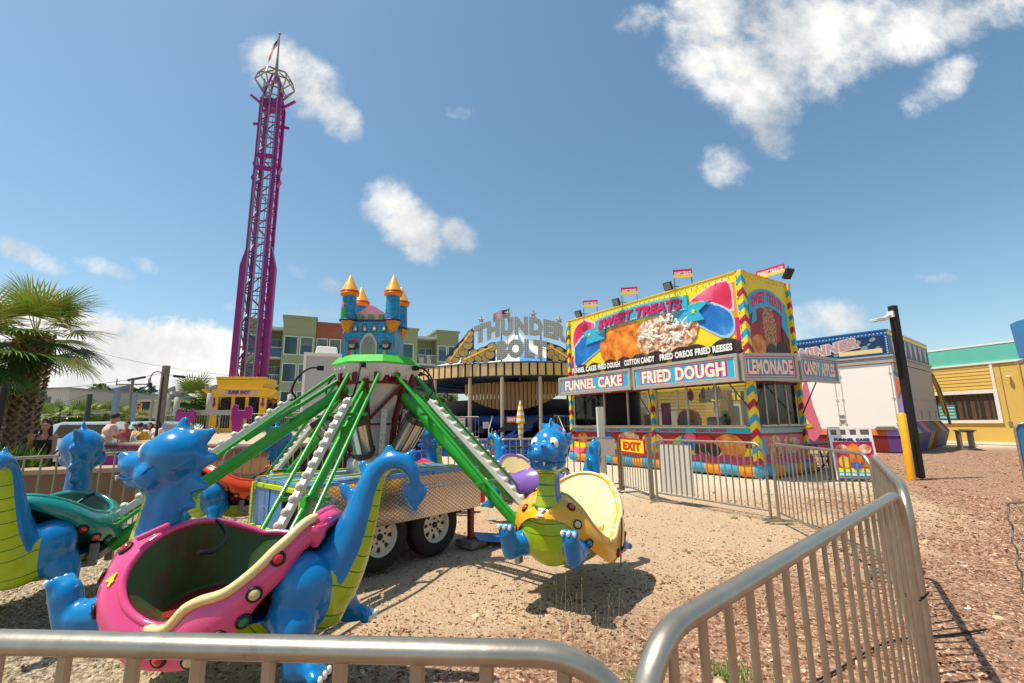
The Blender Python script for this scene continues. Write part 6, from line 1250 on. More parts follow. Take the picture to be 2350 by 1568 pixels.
for px in (1000, 1067, 1152, 1242, 1330):
    p = AT(px, 950, 20.5) if px != 1000 else AT(1000, 950, 22); q = Vector((p.x-.35, p.y-27.2, 0)); q = q.normalized()*(RR-.05)
    mb = MB(); mb.tube([(q.x, q.y, .1), (q.x, q.y, 3.6)], .085, 10); mb.build('canopy_post', mat('post_tan', '#b5a68c', .5), TB)
for a in (.3, 1.0, 1.7, 2.4, 3.1, 3.6): mb = MB(); mb.tube([(6.6*math.cos(a), 6.6*math.sin(a), .7), (6.6*math.cos(a), 6.6*math.sin(a), 3.6)], .07, 8); mb.build('canopy_post', GREY, TB)
def arc_fence(R, a0, a1, z0, z1, name, parent, m, step=.16):
    mb = MB(); n = int(R*(a1-a0)/step); P = lambda t, z: (R*math.cos(t), R*math.sin(t), z)
    for z in (z0+.08, z1): mb.tube([P(a0+(a1-a0)*i/n, z) for i in range(n+1)], .022, 6)
    o = mb.build(name, m, parent); mb = MB()
    for i in range(n+1): t = a0+(a1-a0)*i/n; mb.tube([P(t, z0), P(t, z1)], .011, 5, 0, False)
    q = mb.build('balusters', m, o); q['kind'] = 'stuff'; return o
arc_fence(RR+.1, -PI/2-1.1, -PI/2-.28, .75, 1.72, 'railing', TB, GALV); arc_fence(RR+.1, -PI/2+.22, -PI/2+1.0, .75, 1.72, 'railing', TB, GALV)
for s in (-1, 1): mb = MB(); x = .2+s*1.45; mb.tube([(x, -RR-.2, 1.72), (x+s*.1, -RR-1.4, 1.15), (x+s*.1, -RR-1.4, .05)], .025, 6); mb.tube([(x, -RR-.2, 1.2), (x+s*.1, -RR-1.4, .6)], .02, 6); mb.build('stair_rail', GALV, TB)
mb = MB()
for i in range(4): mb.b2((-1.2, -RR-.5-.3*i, 0), (1.6, -RR-.2-.3*i, .6-.15*i))
mb.build('stairs', RB, TB)
mb = MB(); mb.prism([(-1.4, .9), (-.3, 1.6), (-.1, 1.35), (.9, 1.7), (0, 1.0), (-.2, 1.2)], -RR-.3, -RR-.25, 0); mb.prism([(-.95, .75), (-.2, 1.15), (-.35, .9), (.3, 1.2), (-.3, .55), (-.15, .85)], -RR-.34, -RR-.31, 1); mb.build('bolt_panel', [DKB, RB], TB)
mb = MB(); mb.b2((-.62, -RR-.42, 1.45), (-.18, -RR-.4, 1.7), 0); mb.text('EXIT', (-.4, 1.575), .34, .13, 1, -RR-.42, .01, .05); mb.build('exit_sign', [ORANGE, LETB], TB)
for x, z, w, h in ((-2.72, 1.3, .42, .75), (-1.55, 1.35, .26, .28), (-2.3, .85, .16, .22)):
    y = -math.sqrt((RR+.2)**2-x*x); mb = MB(); mb.b2((x-w/2, y-.03, z-h/2), (x+w/2, y-.01, z+h/2), 0)
    for i in range(4): mb.b2((x-w*.35, y-.034, z+h*.35-i*h*.2), (x+w*.35, y-.031, z+h*.39-i*h*.2), 1)
    mb.build('notice', [mat('notice_white', '#cfc5be', .6), mat('notice_red', '#b07070', .6)], TB)
# lettered arch
YL_ = -6.2
def zpt(zx, zy, Y=27.2+YL_):    # crop pixels of the arch -> local x, z on the arch plane
    p = AT((980+zx/4.0205)*.94, (730+zy/4.0205)*.94, Y); return (p.x-.35, p.z)
LETG = mat('lamp_letter_grey', '#8c8d88', .5, .2, .05)
N_, L_n, b_ = nodes(LETG); t_ = N_.new('ShaderNodeTexCoord'); sp2 = N_.new('ShaderNodeSeparateXYZ'); L_n.new(t_.outputs['Object'], sp2.inputs[0])
def _m(op, a, v=None):
    n = N_.new('ShaderNodeMath'); n.operation = op
    for i, q in enumerate((a, v)):
        if q is None: continue
        if isinstance(q, (int, float)): n.inputs[i].default_value = q
        else: L_n.new(q, n.inputs[i])
    return n.outputs[0]
fx = _m('ABSOLUTE', _m('SUBTRACT', _m('FRACT', _m('MULTIPLY', sp2.outputs[0], 11)), .5)); fz = _m('ABSOLUTE', _m('SUBTRACT', _m('FRACT', _m('MULTIPLY', sp2.outputs[2], 11)), .5))
dot = _m('LESS_THAN', _m('ADD', _m('MULTIPLY', fx, fx), _m('MULTIPLY', fz, fz)), .06); mx_ = N_.new('ShaderNodeMixRGB'); mx_.inputs[1].default_value = hx('#a5a69d'); mx_.inputs[2].default_value = hx('#d6cfbe'); L_n.new(dot, mx_.inputs[0]); L_n.new(mx_.outputs[0], b_.inputs['Base Color'])
AR = MB(); xl, zl = zpt(715, 345); xr, zr = zpt(1625, 380); xm, zm = zpt(1170, 268); hh = zpt(1170, 180)[1]-zpt(1170, 360)[1]
def bend(X, Z): u = (X-(xl+xr)/2)/((xr-xl)/2); return (X, Z-u*u*(zm-(zl+zr)/2)*1.0)
AR.text('THUNDER', ((xl+xr)/2, zm), xr-xl, hh, 0, YL_, .12, .078, bend); AR.build('lettering', LETG, TB)
x0, z0 = zpt(935, 495); x1_, z1_ = zpt(1425, 495); AR = MB(); AR.text('BOLT', ((x0+x1_)/2, z0+.0), x1_-x0, hh*1.02, 0, YL_-.1, .12, .08, lambda X, Z: (X, Z-.12*((X-(x0+x1_)/2)/((x1_-x0)/2))**2)); AR.build('lettering', LETG, TB)
CLD = mat('cloud_panel_cream', '#cda968', .5); TLD = mat('cloud_outline', '#1e5a62', .5)
def cloud_panel(poly, circ, name='cloud_panel', y=YL_):
    mb = MB(); P = [zpt(*q) for q in poly]; mb.prism(P, y+.06, y, 0)
    for i, (cx, cy, r_) in enumerate(circ):
        c = zpt(cx, cy); r_ = r_*1.22/4.0205*.94/FPX*21.3
        for (rr, k, e) in ((r_, 1, .004+i*.004), (r_*.86, 2, .006+i*.004)): mb.prism([(c[0]+rr*math.cos(2*PI*j/20), c[1]+rr*math.sin(2*PI*j/20)) for j in range(20)], y, y-e, k)
    k0_ = zpt(*circ[0][:2]); k1_ = zpt(*circ[-1][:2]); n = len(circ)
    for i in range(26): t = i/25; mb.ell((k0_[0]+(k1_[0]-k0_[0])*t, y-.1, k0_[1]+(k1_[1]-k0_[1])*t), (.04, .03, .04), 6, 4, 3)
    return mb.build(name, [NAVY, TLD, CLD, YELLOW], TB)
cloud_panel([(480, 640), (430, 572), (700, 282), (705, 490)], [(485, 600, 36), (530, 590, 36), (560, 530, 44), (610, 520, 46), (600, 465, 34), (650, 450, 46), (660, 390, 40), (675, 345, 30)])
cloud_panel([(575, 635), (600, 590), (750, 500), (925, 425), (928, 612)], [(625, 605, 30), (680, 590, 36), (720, 545, 38), (760, 585, 36), (800, 530, 44), (830, 590, 34), (870, 550, 42), (890, 480, 40)], y=YL_-.15)
cloud_panel([(1420, 612), (1422, 425), (1560, 470), (1700, 560), (1700, 625)], [(1460, 480, 34), (1470, 550, 42), (1510, 590, 34), (1540, 520, 40), (1580, 570, 40), (1630, 560, 36), (1650, 600, 32)], y=YL_-.15)
cloud_panel([(1625, 480), (1622, 280), (1700, 350), (1760, 520), (1700, 500)], [(1650, 340, 28), (1655, 400, 34), (1690, 450, 36), (1720, 490, 28)])
for px_ in (705, 980, 1370, 1625): a_ = zpt(px_, 640); b2_ = zpt(px_, 250); mb = MB(); mb.tube([(a_[0], YL_+.12, 3.9), (b2_[0], YL_+.12, b2_[1]-(0 if 900 < px_ < 1500 else .25))], .035, 6); mb.build('arch_post', GREY, TB)
for (sx, sy) in ((785, 205), (1045, 140), (1295, 150), (1550, 208)):
    c = zpt(sx, sy); mb = MB(); pts = [(c[0]+(.21 if i % 2 == 0 else .09)*math.sin(PI*i/5), c[1]+(.21 if i % 2 == 0 else .09)*math.cos(PI*i/5)) for i in range(10)]
    vs = [(x, YL_, z) for x, z in pts]+[(c[0], YL_-.08, c[1]), (c[0], YL_+.08, c[1])]; mb.add(vs, [(i, (i+1) % 10, 10) for i in range(10)]+[((i+1) % 10, i, 11) for i in range(10)], 0, False); mb.tube([(c[0], YL_, c[1]-.15), (c[0], YL_, c[1]-.45)], .02, 6); mb.build('star', mat('star_metal', '#a39a8c', .4, .3), TB)
def flag(name, parent, p, w, h, ax, sag):
    """striped flag with a starred blue corner, hanging from p along direction ax"""
    mb = MB(); n = 14; P = lambda u, v: Vector(p)+Vector(ax)*(u*w)+Vector((0, .06*math.sin(u*9+v), -v*h-sag*u*u))
    for i in range(n):
        for j in range(13):
            u0, u1, v0, v1 = i/n, (i+1)/n, j/13, (j+1)/13; k = 2 if (u1 <= .43 and j < 7) else j % 2
            mb.add([P(u0, v0), P(u1, v0), P(u1, v1), P(u0, v1)], [(0, 1, 2, 3)], k, True)
    return mb.build(name, [mat('flag_red', '#b8283a', .6), mat('flag_white', '#e8dcd8', .6), mat('flag_blue', '#2a3a70', .6)], parent)
c = zpt(1055, 100); flag('flag', TB, (c[0], YL_+.3, c[1]+.1), .78, .42, (-.97, 0, -.22), .08); c2_ = zpt(978, 230); mb = MB(); mb.tube([(c[0]+.02, YL_+.3, c[1]+.15), (c[0]-.1, YL_+.3, 5.)], .02, 6); mb.build('flag_pole', GREY, TB)
# ------------------------------------------------------------------ apartment building
fd = Vector((17, 8, 0)).normalized(); F0 = Vector((-24.05, 51.8, 0))
def ft(px, py=850):
    r = ray(px, py); # solve F0+t*fd on the ray in plan
    det = fd.x*r.y-fd.y*r.x; return (F0.y*r.x-F0.x*r.y)/det
AB = thing('apartment_building', 'four storey apartment block with green and brick red bays and balconies', 'building', F0, math.atan2(fd.y, fd.x))
AG = mat('green_stucco', '#828a66', .8, 0, .04, .5); AGL = mat('light_green_stucco', '#8d9672', .8, 0, .04, .5); ARD = mat('brick_red_stucco', '#96563f', .8, 0, .05, .5); AWT = mat('white_rail', '#b5b8ae', .6); AGS = mat('apartment_glass', '#1e3c3e', .08, 0, .35, .3, spec=.9); TRW = mat('window_trim_white', '#b9c4b4', .6)
t0 = ft(553); tb0, tb1 = ft(609), ft(643); tr0 = ft(722, 800); tr1 = ft(786, 800); tg2 = ft(912, 800); tbb0 = ft(957, 800); tbb1 = ft(1000, 800); tend = ft(1050, 800)
ZB = 13.2
def wall_bay(x0, x1, proj, z1, m, name='bay', depth=12):
    mb = MB(); mb.b2((x0, -proj, 0), (x1, depth, z1)); mb.b2((x0-.15, -proj-.15, z1), (x1+.15, depth, z1+.25)); o = mb.build(name, m, AB)
    mb = MB()
    for i in range(int(z1/.8)): mb.b2((x0+.01, -proj-.012, .4+i*.8), (x1-.01, -proj-.001, .43+i*.8))
    mb.build('siding_joint', m, o); return o
FZ = (0.3, 3.15, 6.25, 9.35)
wr_ = random.Random(5)
def win(x0, x1, proj, floors=(0, 1, 2, 3), parent=AB, zo=0., h=1.95):
    for f_ in floors:
        z0 = FZ[f_]+zo; mb = MB(); e = .12; y = -proj-.03
        for a_, b_ in (((x0-e, y-.03, z0-e), (x1+e, y+.02, z0)), ((x0-e, y-.03, z0+h), (x1+e, y+.02, z0+h+e)), ((x0-e, y-.03, z0), (x0, y+.02, z0+h)), ((x1, y-.03, z0), (x1+e, y+.02, z0+h))): mb.b2(a_, b_)
        w_ = mb.build('window', TRW, parent); mb = MB(); mb.b2((x0, y, z0), (x1, y+.01, z0+h)); mb.build('pane', AGS, w_)
        q_ = wr_.random()
        if q_ < .6: mb = MB(); mb.b2((x0+.02, y-.012, z0+h*(1-.25-.5*q_)), (x1-.02, y-.004, z0+h-.02)); mb.build('blind', mat('blind_dull', '#5d6f68', .7), w_)
def balcony_bay(x0, x1, m, ztop):
    mb = MB(); mb.b2((x0, 1.3, 0), (x1, 12, ztop)); mb.build('bay', m, AB); mb = MB(); mb.b2((x0-.1, -.3, ztop), (x1+.1, 12, ztop+.3)); mb.build('roof_slab', AWT, AB)
    for f_ in (1, 2, 3):
        z = FZ[f_]-.35; mb = MB(); mb.b2((x0, -.25, z-.2), (x1, 1.29, z)); bal = mb.build('balcony', AWT, AB); mb = MB(); n = int((x1-x0)/.16)
        for i in range(n+1): x = x0+(x1-x0)*i/n; mb.b2((x-.02, -.24, z), (x+.02, -.2, z+1.05))
        mb.b2((x0, -.26, z+1.05), (x1, -.18, z+1.12)); mb.build('railing', AWT, bal)
        w = x1-x0; mb = MB(); mb.b2((x0+w*.2, 1.24, z+.02), (x1-w*.08, 1.29, z+2.2)); dr = mb.build('door', TRW, AB); mb = MB()
        for j in range(2): xa = x0+w*.24+j*w*.35; mb.b2((xa, 1.2, z+.1), (xa+w*.3, 1.235, z+2.1))
        mb.build('pane', AGS, dr)
        r_ = random.Random(f_*7+int(x0)); mb = MB(); mb.b2((x0+w*.15, .2, z), (x0+w*.15+.6, .7, z+.8)); mb.b2((x0+w*.6, .3, z), (x0+w*.6+.5, .8, z+.7)); mb.b2((x0+w*.6, .75, z+.7), (x0+w*.6+.5, .8, z+1.2)); mb.build('balcony_chair', mat('dark_furniture', '#2f3436', .6) if r_.random() < .5 else WHITE, bal)
wall_bay(t0, tb0, 0, ZB-.2, AG); balcony_bay(tb0, tb1, AG, ZB-1.1); wall_bay(tb1, tr0, .6, ZB+.35, AGL); wall_bay(tr0, tr1, .2, ZB-.1, ARD); balcony_bay(tr1, tg2, ARD, ZB-1.1); wall_bay(tg2, tbb0, .3, ZB, AGL); balcony_bay(tbb0, tbb1, AG, ZB-1.0); wall_bay(tbb1, tend, .4, ZB, AG)
w = tr0-tb1; win(tb1+w*.08, tb1+w*.45, .6); win(tb1+w*.56, tb1+w*.92, .6)
w = tr1-tr0; win(tr0+w*.08, tr0+w*.42, .2); win(tr0+w*.54, tr0+w*.9, .2)
w = tbb0-tg2; win(tg2+w*.2, tg2+w*.75, .3)
w = tend-tbb1; win(tbb1+w*.08, tbb1+w*.42, .4); win(tbb1+w*.54, tbb1+w*.92, .4)
w = tb0-t0; win(t0+w*.12, t0+w*.5, 0); win(t0+w*.6, t0+w*.9, 0)
mb = MB(); mb.b2((tb0+.2, -.3, FZ[3]-.3), (tb0+2.2, -.27, FZ[3]+.5)); mb.build('balcony_banner', mat('banner_blue', '#3a5a86', .6), AB)
mb = MB(); mb.lathe([(.03, 10.9), (.22, 10.2), (.25, 9.4), (.02, 9.0)], 10, 0, (tb0+1.6, .4, 0)); mb.build('balcony_umbrella', DARK, AB)
# ------------------------------------------------------------------ drop tower
p = AT(560, 985, 25); DT = thing('drop_tower', 'tall magenta lattice drop tower ride with yellow gondola and flag on top', 'drop tower ride', (p.x, p.y, 0), math.radians(14))
hw = .5; ZT = 20.9
def zat(py, px=590): return AT(px, py, 25).z
mb = MB()
for s in (-1, 1):
    for y in (-hw, hw): mb.b2((s*hw-.085, y-.085, 1), (s*hw+.085, y+.085, ZT))
mb.build('mast_column', PURPLE, DT)
mb = MB(); zf_ = 11.4
for s in (-1, 1):
    xs0, xs1 = s*(hw+.122), s*(hw+.42)
    mb.prism([(xs0, 1), (xs1, 1), (xs1, zf_-1.0), (xs0, zf_+.3)], -.22, .22)
mb.build('mast_wing', PURPLE, DT)
mb = MB(); z = 1.5; k = 0; st = 1.05
while z < ZT-.3:
    for y in (-hw, hw):
        mb.bar((-hw, y, z), (hw, y, z), .05, .05); mb.bar((-hw if k % 2 else hw, y, z), (hw if k % 2 else -hw, y, z+st), .05, .05)
    for s in (-1, 1): mb.bar((s*hw, -hw, z), (s*hw, hw, z), .05, .05); mb.bar((s*hw, -hw if k % 2 else hw, z), (s*hw, hw if k % 2 else -hw, z+st), .05, .05)
    z += st; k += 1
mb.bar((-hw, -hw, 1.4), (hw, -hw, 3.6), .1, .1); mb.bar((hw, -hw, 1.4), (-hw, -hw, 3.6), .1, .1); mb.build('lattice', PURPLE, DT)
mb = MB()
for x in (-.42, -.02, .38): mb.bar((x, -hw-.12, 4), (x, -hw-.12, ZT+1.2), .07, .05)
for x in (-.3, -.2, .1, .22): mb.tube([(x, -.2, 3), (x, -.2, ZT)], .015, 5)
mb.build('guide_rail', mat('rail_grey', '#83888c', .4, .4, .1), DT)
zc = zat(400); mb = MB()
for s in (-1, 1): mb.prism([(s*(hw+.121), zc-.8), (s*(hw+.3), zc-.4), (s*(hw+.121), zc)], -.2, .2); mb.prism([(s*(hw+.121), zc+.1), (s*(hw+.28), zc+.5), (s*(hw+.121), zc+.9)], -.2, .2)
mb.b2((-hw, -hw-.15, zc-.1), (hw, -hw-.05, zc+.15)); mb.b2((-hw, -hw-.15, zc+.7), (hw, -hw-.05, zc+.9)); mb.build('mast_joint', PURPLE, DT)
mb = MB()
for s in (-1, 1):
    mb.bar((s*hw, 0, ZT-.2), (s*(hw+.75), -.1, ZT+.35), .12, .12); mb.bar((s*hw, 0, ZT-1.4), (s*(hw+.5), 0, ZT-1.5), .1, .14); mb.bar((s*hw, -hw, ZT), (s*hw*.25, -.2, ZT+2), .1, .1); mb.bar((s*hw, hw, ZT), (s*hw*.25, .2, ZT+2), .1, .1)
mb.bar((-.3, -hw, ZT-1), (.5, -hw, ZT+.2), .2, .2); mb.b2((-.5, -.5, ZT-.3), (.5, .5, ZT)); mb.build('mast_head', PURPLE, DT)
mb = MB(); n = 6; z0, zm_, z2_ = ZT+.2, ZT+1.35, ZT+2.3
for i in range(n):
    a = 2*PI*i/n+.3; b = a+2*PI/n; P = lambda r_, z_, t: (r_*math.cos(t), r_*math.sin(t), z_)
    for A_, B_ in ((P(.35, z0, a), P(1.1, zm_, a)), (P(1.1, zm_, a), P(.95, zm_+.5, a)), (P(.95, zm_+.5, a), P(.15, z2_, a)), (P(1.1, zm_, a), P(1.1, zm_, b)), (P(.95, zm_+.5, a), P(.95, zm_+.5, b)), (P(.7, z0+.6, a), P(.7, z0+.6, b))): mb.bar(A_, B_, .06, .06)
mb.build('light_cage', mat('cage_grey', '#8f8b80', .4, .3), DT)
mb = MB(); mb.tube([(0, 0, ZT+1.5), (0, 0, ZT+2.6), (0, 0, ZT+3.4), (0, 0, ZT+5.0)], [.1, .1, .06, .04], 8); mb.ell((0, 0, ZT+5.03), (.09, .09, .08), 8, 6); mb.build('flag_pole', GREY, DT)
flag('flag', DT, (-.04, 0, ZT+4.9), 1.5, .55, (-.34, .1, -.9), .1)
# gondola
mb = MB(); zb = 1.15
for (hw2, z0_, z1_) in ((1.45, 3.25, 3.6),): mb.prism([(-hw2+.15, z0_-.25), (hw2-.15, z0_-.25), (hw2, z1_), (-hw2, z1_)], -1.45, 1.45)
mb.b2((-1.6, -1.55, 2.55), (1.6, 1.55, 3.0)); mb.prism([(-1.2, 2.55), (-1.6, 2.55), (-2.15, 2.9), (-1.6, 3.0)], -1.6, -1.3); mb.prism([(1.2, 2.55), (1.6, 2.55), (2.15, 2.9), (1.6, 3.0)], -1.6, -1.3)
gd = mb.build('gondola_crown', YELLOW, DT, .01)
mb = MB(); mb.b2((-1.1, -1.1, 3.0), (1.1, 1.1, 3.2)); mb.build('crown_inside', MAROON, gd)
mb = MB(); mb.b2((-1.05, -1.58, 2.62), (1.05, -1.555, 2.93), 0); mb.text('SUPER SHOT', (0, 2.775), 1.25, .22, 1, -1.58, .01, .06)
for s in (-1, 1): mb.prism([(s*.82-.12, 2.77), (s*.82-.05, 2.77), (s*.82-.05, 2.88), (s*.82+.05, 2.88), (s*.82+.05, 2.77), (s*.82+.12, 2.77), (s*.82, 2.66)], -1.6, -1.582, 2)
mb.build('name_board', [mat('board_pale_pink', '#cdb0a4', .5), mat('board_wine', '#7c1f48', .5), YELLOW], gd)
mb = MB()
for s in (-1, 1):
    for y in (-1.42, 1.42): mb.b2((s*1.38-.2, y-.1, .2), (s*1.38+.2, y+.1, 2.55))
for y in (-1.4, 1.4): mb.b2((-1.18, y-.08, .15), (1.18, y+.08, .95))
for s in (-1, 1): mb.b2((s*1.4-.06, -1.3, .15), (s*1.4+.06, 1.3, .95))
mb.b2((-.5, -1.3, .95), (-.3, -1.2, 2.55)); mb.b2((.3, -1.3, .95), (.5, -1.2, 2.55)); go = mb.build('gondola_frame', YELLOW, DT, .01)
mb = MB(); mb.b2((-1.15, -1.1, .95), (1.15, 1.1, 2.5)); mb.b2((-1.3, -1.3, .0), (1.3, 1.3, .14)); mb.build('gondola_core', DARK, DT)
for x in (-.78, 0, .78):
    mb = MB(); mb.ell((x, -1.25, 1.25), (.3, .22, .34), 14, 10); mb.ell((x, -1.25, 1.75), (.22, .18, .42), 14, 10); mb.ell((x, -1.3, 2.2), (.13, .12, .14), 12, 8); mb.bar((x-.16, -1.45, 1.3), (x-.18, -1.4, 2.35), .06, .06); mb.bar((x+.16, -1.45, 1.3), (x+.18, -1.4, 2.35), .06, .06); mb.build('gondola_seat', mat('seat_black', '#1a1715', .5), DT)
for s in (-1, 1): mb = MB(); mb.ell((s*1.75, -1.0, 1.6), (.2, .3, .7), 14, 10); mb.ell((s*1.75, .2, 1.6), (.2, .3, .7), 14, 10); mb.build('gondola_seat', MATS['seat_black'], DT)
for x, z, s in ((-1.38, 2.2, -1), (1.38, 2.2, -1), (-1.38, .5, -1), (1.38, .5, -1), (-.75, .55, 1), (0, .55, 1), (.75, .55, 1), (1.38, 1.4, -1)):
    mb = MB(); mb.prism([(x-.05, z), (x-.05, z-.3*s), (x+.05, z-.3*s), (x+.05, z), (x+.13, z), (x, z+.22*s), (x-.13, z)] if s > 0 else [(x-.05, z), (x-.05, z+.3), (x+.05, z+.3), (x+.05, z), (x+.13, z), (x, z-.22), (x-.13, z)], -1.56, -1.53); mb.build('arrow_mark', PURPLE, go)
for o_ in list(DT.children):
    if o_.name.startswith('gondola'): o_.location = (0, 0, .38); o_.scale = (.82, .82, 1)
# ------------------------------------------------------------------ deck in front of the tower
DK = thing('wooden_deck', 'raised pale deck with plywood skirt in front of the drop tower', 'deck', (-9.1, 10.4, 0), -.36)
dp = [(0, 0), (4.89, .07), (6.07, 3.46), (-2.4, 17.9), (-12.4, 7.7), (-3.4, 3.64), (-1.59, 1.96)]
mb = MB(); mb.prism(dp, 1.03, 1.1, 0, 'xy'); mb.build('deck_floor', mat('deck_boards', '#b39c80', .8, 0, .1, 3, .2), DK)
mb = MB(); mb.b2((-.03, -.04, .98), (4.9, -.0, 1.06)); mb.build('deck_edge', mat('deck_edge_wine', '#6f1f48', .6), DK)
mb = MB(); mb.b2((1.72, .1, 0), (4.8, .14, .97)); mb.build('skirt_board', WOOD, DK)
mb = MB(); mb.M = T(4.87, .1, 0) @ RZ(1.23); mb.b2((.0, .0, 0), (3.4, .05, .97)); mb.build('skirt_board', mat('dark_underdeck', '#3a1f22', .8), DK)
a = Art(.08); PF = mat('pale_frame', '#b9aa95', .6)
a.rect(0, 0, 1.71, .97, PF).rect(.12, .1, .42, .9, BLACK).rect(.55, .5, .75, .85, WOOD).poly([(.5, 0), (1.65, 0), (1.65, .7), (1.3, .55), (.6, .2)], mat('wine_panel', '#7a1c5a', .5)).poly([(.55, .28), (.55, .48), (.95, .45)], BLACK); a.build('side_panel', DK)
def line_fence(name, label, p, q, h, m, step=.13, cat='fence', z=0.):
    p = Vector(p); q = Vector(q); L_ = (q-p).length; t = thing(name, label, cat, (p.x, p.y, z), math.atan2(q.y-p.y, q.x-p.x)); mb = MB()
    for zz in (.1, h): mb.tube([(0, 0, zz), (L_, 0, zz)], .022, 6)
    for x in (0, L_/2, L_): mb.tube([(x, 0, 0), (x, 0, h)], .025, 6)
    mb.build('frame', m, t); mb = MB(); n = int(L_/step)
    for i in range(1, n): mb.tube([(L_*i/n, 0, .1), (L_*i/n, 0, h)], .010, 5, 0, False)
    o = mb.build('balusters', m, t); o['kind'] = 'stuff'; return t
zD = 1.1
p, q = AT(368, 985, 21), AT(500, 985, 20.5); line_fence('deck_railing', 'grey railing on the deck left of the drop tower gondola', p, q, 1.0, GALV, .12, z=zD-.15)
p, q = AT(503, 985, 20.3), AT(612, 985, 20); line_fence('deck_railing', 'grey railing on the deck in front of the yellow gondola', p, q, 1.0, GALV, .12, z=zD-.15)
p, q = AT(632, 985, 20), AT(740, 985, 19); line_fence('deck_railing', 'grey railing right of the gondola, partly behind the green arms', p, q, 1.0, GALV, .12, z=zD-.15)
mb = MB(); p, q = AT(440, 947, 15), AT(560, 947, 14.5); mb.bar(p, q, .03, .16); o = mb.build('rail_beam', GREY); tag(o, 'flat grey beam across the two magenta gate posts on the deck', 'beam')
for px, lab in ((424, 'magenta gate post with notched head, left one on the deck'), (545, 'magenta gate post with notched head, nearer the yellow gondola')):
    p = AT(px, 975, 14.8 if px == 424 else 14.0); mb = MB(); mb.prism([(-.09, 0), (.09, 0), (.13, .55), (.4, .55), (.42, .85), (.34, .95), (.2, .9), (.2, .8), (-.05, .8), (-.02, .95), (-.14, 1.0), (-.2, .85), (-.2, .6)] if px != 424 else [(-.05, 0), (.12, 0), (.16, .5), (.3, .5), (.3, .8), (.22, .9), (.1, .86), (.1, .78), (-.16, .8), (-.12, .92), (-.26, .9), (-.32, .8), (-.3, .5), (-.1, .5)], -.04, .04)
    o = mb.build('gate_post', PURPLE, None, .01); o.location = (p.x, p.y, 1.1); tag(o, lab, 'post')
# ------------------------------------------------------------------ palms
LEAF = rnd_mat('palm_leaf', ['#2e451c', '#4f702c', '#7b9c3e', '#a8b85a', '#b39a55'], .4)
LEAFF = rnd_mat('palm_leaf_far', ['#4f6430', '#6f8540', '#95a04c', '#aca258'], .6)
TRK = mat('palm_trunk', '#6e5b45', .9, 0, .3, 12, .4); BOOT = mat('palm_boot', '#8a755a', .85, 0, .3, 14, .2)
def fan_crown(cx, cy, cz, n, plen, blen, seed, leaf=26, width=.022, droop=.5, elr=140):
    r = np.random.default_rng(seed); Vs = []; Fs = []; R = []; nv = 0
    for i in range(n):
        az = i*2.39996+r.normal(0, .15); el = math.radians(80-elr*((i+.5)/n)**.9+r.normal(0, 6)); pl = plen*r.uniform(.75, 1.1)
        d = np.array([math.cos(az)*math.cos(el), math.sin(az)*math.cos(el), math.sin(el)]); side = np.array([-math.sin(az), math.cos(az), 0]); upv = np.cross(d, side); upv *= -1 if upv[2] < 0 else 1
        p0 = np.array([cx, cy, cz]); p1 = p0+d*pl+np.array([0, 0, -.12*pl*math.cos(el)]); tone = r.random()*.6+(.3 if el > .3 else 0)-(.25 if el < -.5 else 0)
        a, b = p0-side*.012, p0+side*.012; c, e = p1-side*.008, p1+side*.008; Vs += [a, b, e, c]; Fs.append((nv, nv+1, nv+2, nv+3)); R += [tone+.3]*4; nv += 4
        d2 = d*math.cos(.35)-np.array([0, 0, 1])*math.sin(.35); d2 /= np.linalg.norm(d2); up2 = np.cross(d2, side); up2 *= -1 if up2[2] < 0 else 1
        for j in range(leaf):
            t = (j+.5)/leaf*2-1; an = t*math.radians(112); L_ = blen*(1-.28*abs(t)**1.5)*r.uniform(.85, 1.08); ld = d2*math.cos(an)+side*math.sin(an)+up2*(.16-.3*abs(t))*.6; ld /= np.linalg.norm(ld)
            pts = []; p = p1.copy(); dirv = ld.copy(); k = 5; dr = droop*r.uniform(.5, 1.5)
            wv = np.cross(ld, up2); wv /= (np.linalg.norm(wv)+1e-9)
            for q in range(k+1):
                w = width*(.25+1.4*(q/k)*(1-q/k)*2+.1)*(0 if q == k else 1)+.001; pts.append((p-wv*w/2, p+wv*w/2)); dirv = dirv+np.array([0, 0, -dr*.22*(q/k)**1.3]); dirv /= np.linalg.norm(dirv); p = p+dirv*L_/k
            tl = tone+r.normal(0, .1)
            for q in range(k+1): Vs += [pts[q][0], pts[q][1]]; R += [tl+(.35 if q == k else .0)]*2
            for q in range(k): Fs.append((nv+2*q, nv+2*q+1, nv+2*q+3, nv+2*q+2))
            nv += 2*(k+1)
    return np.array(Vs), np.array(Fs), np.clip(np.array(R), 0, 1)
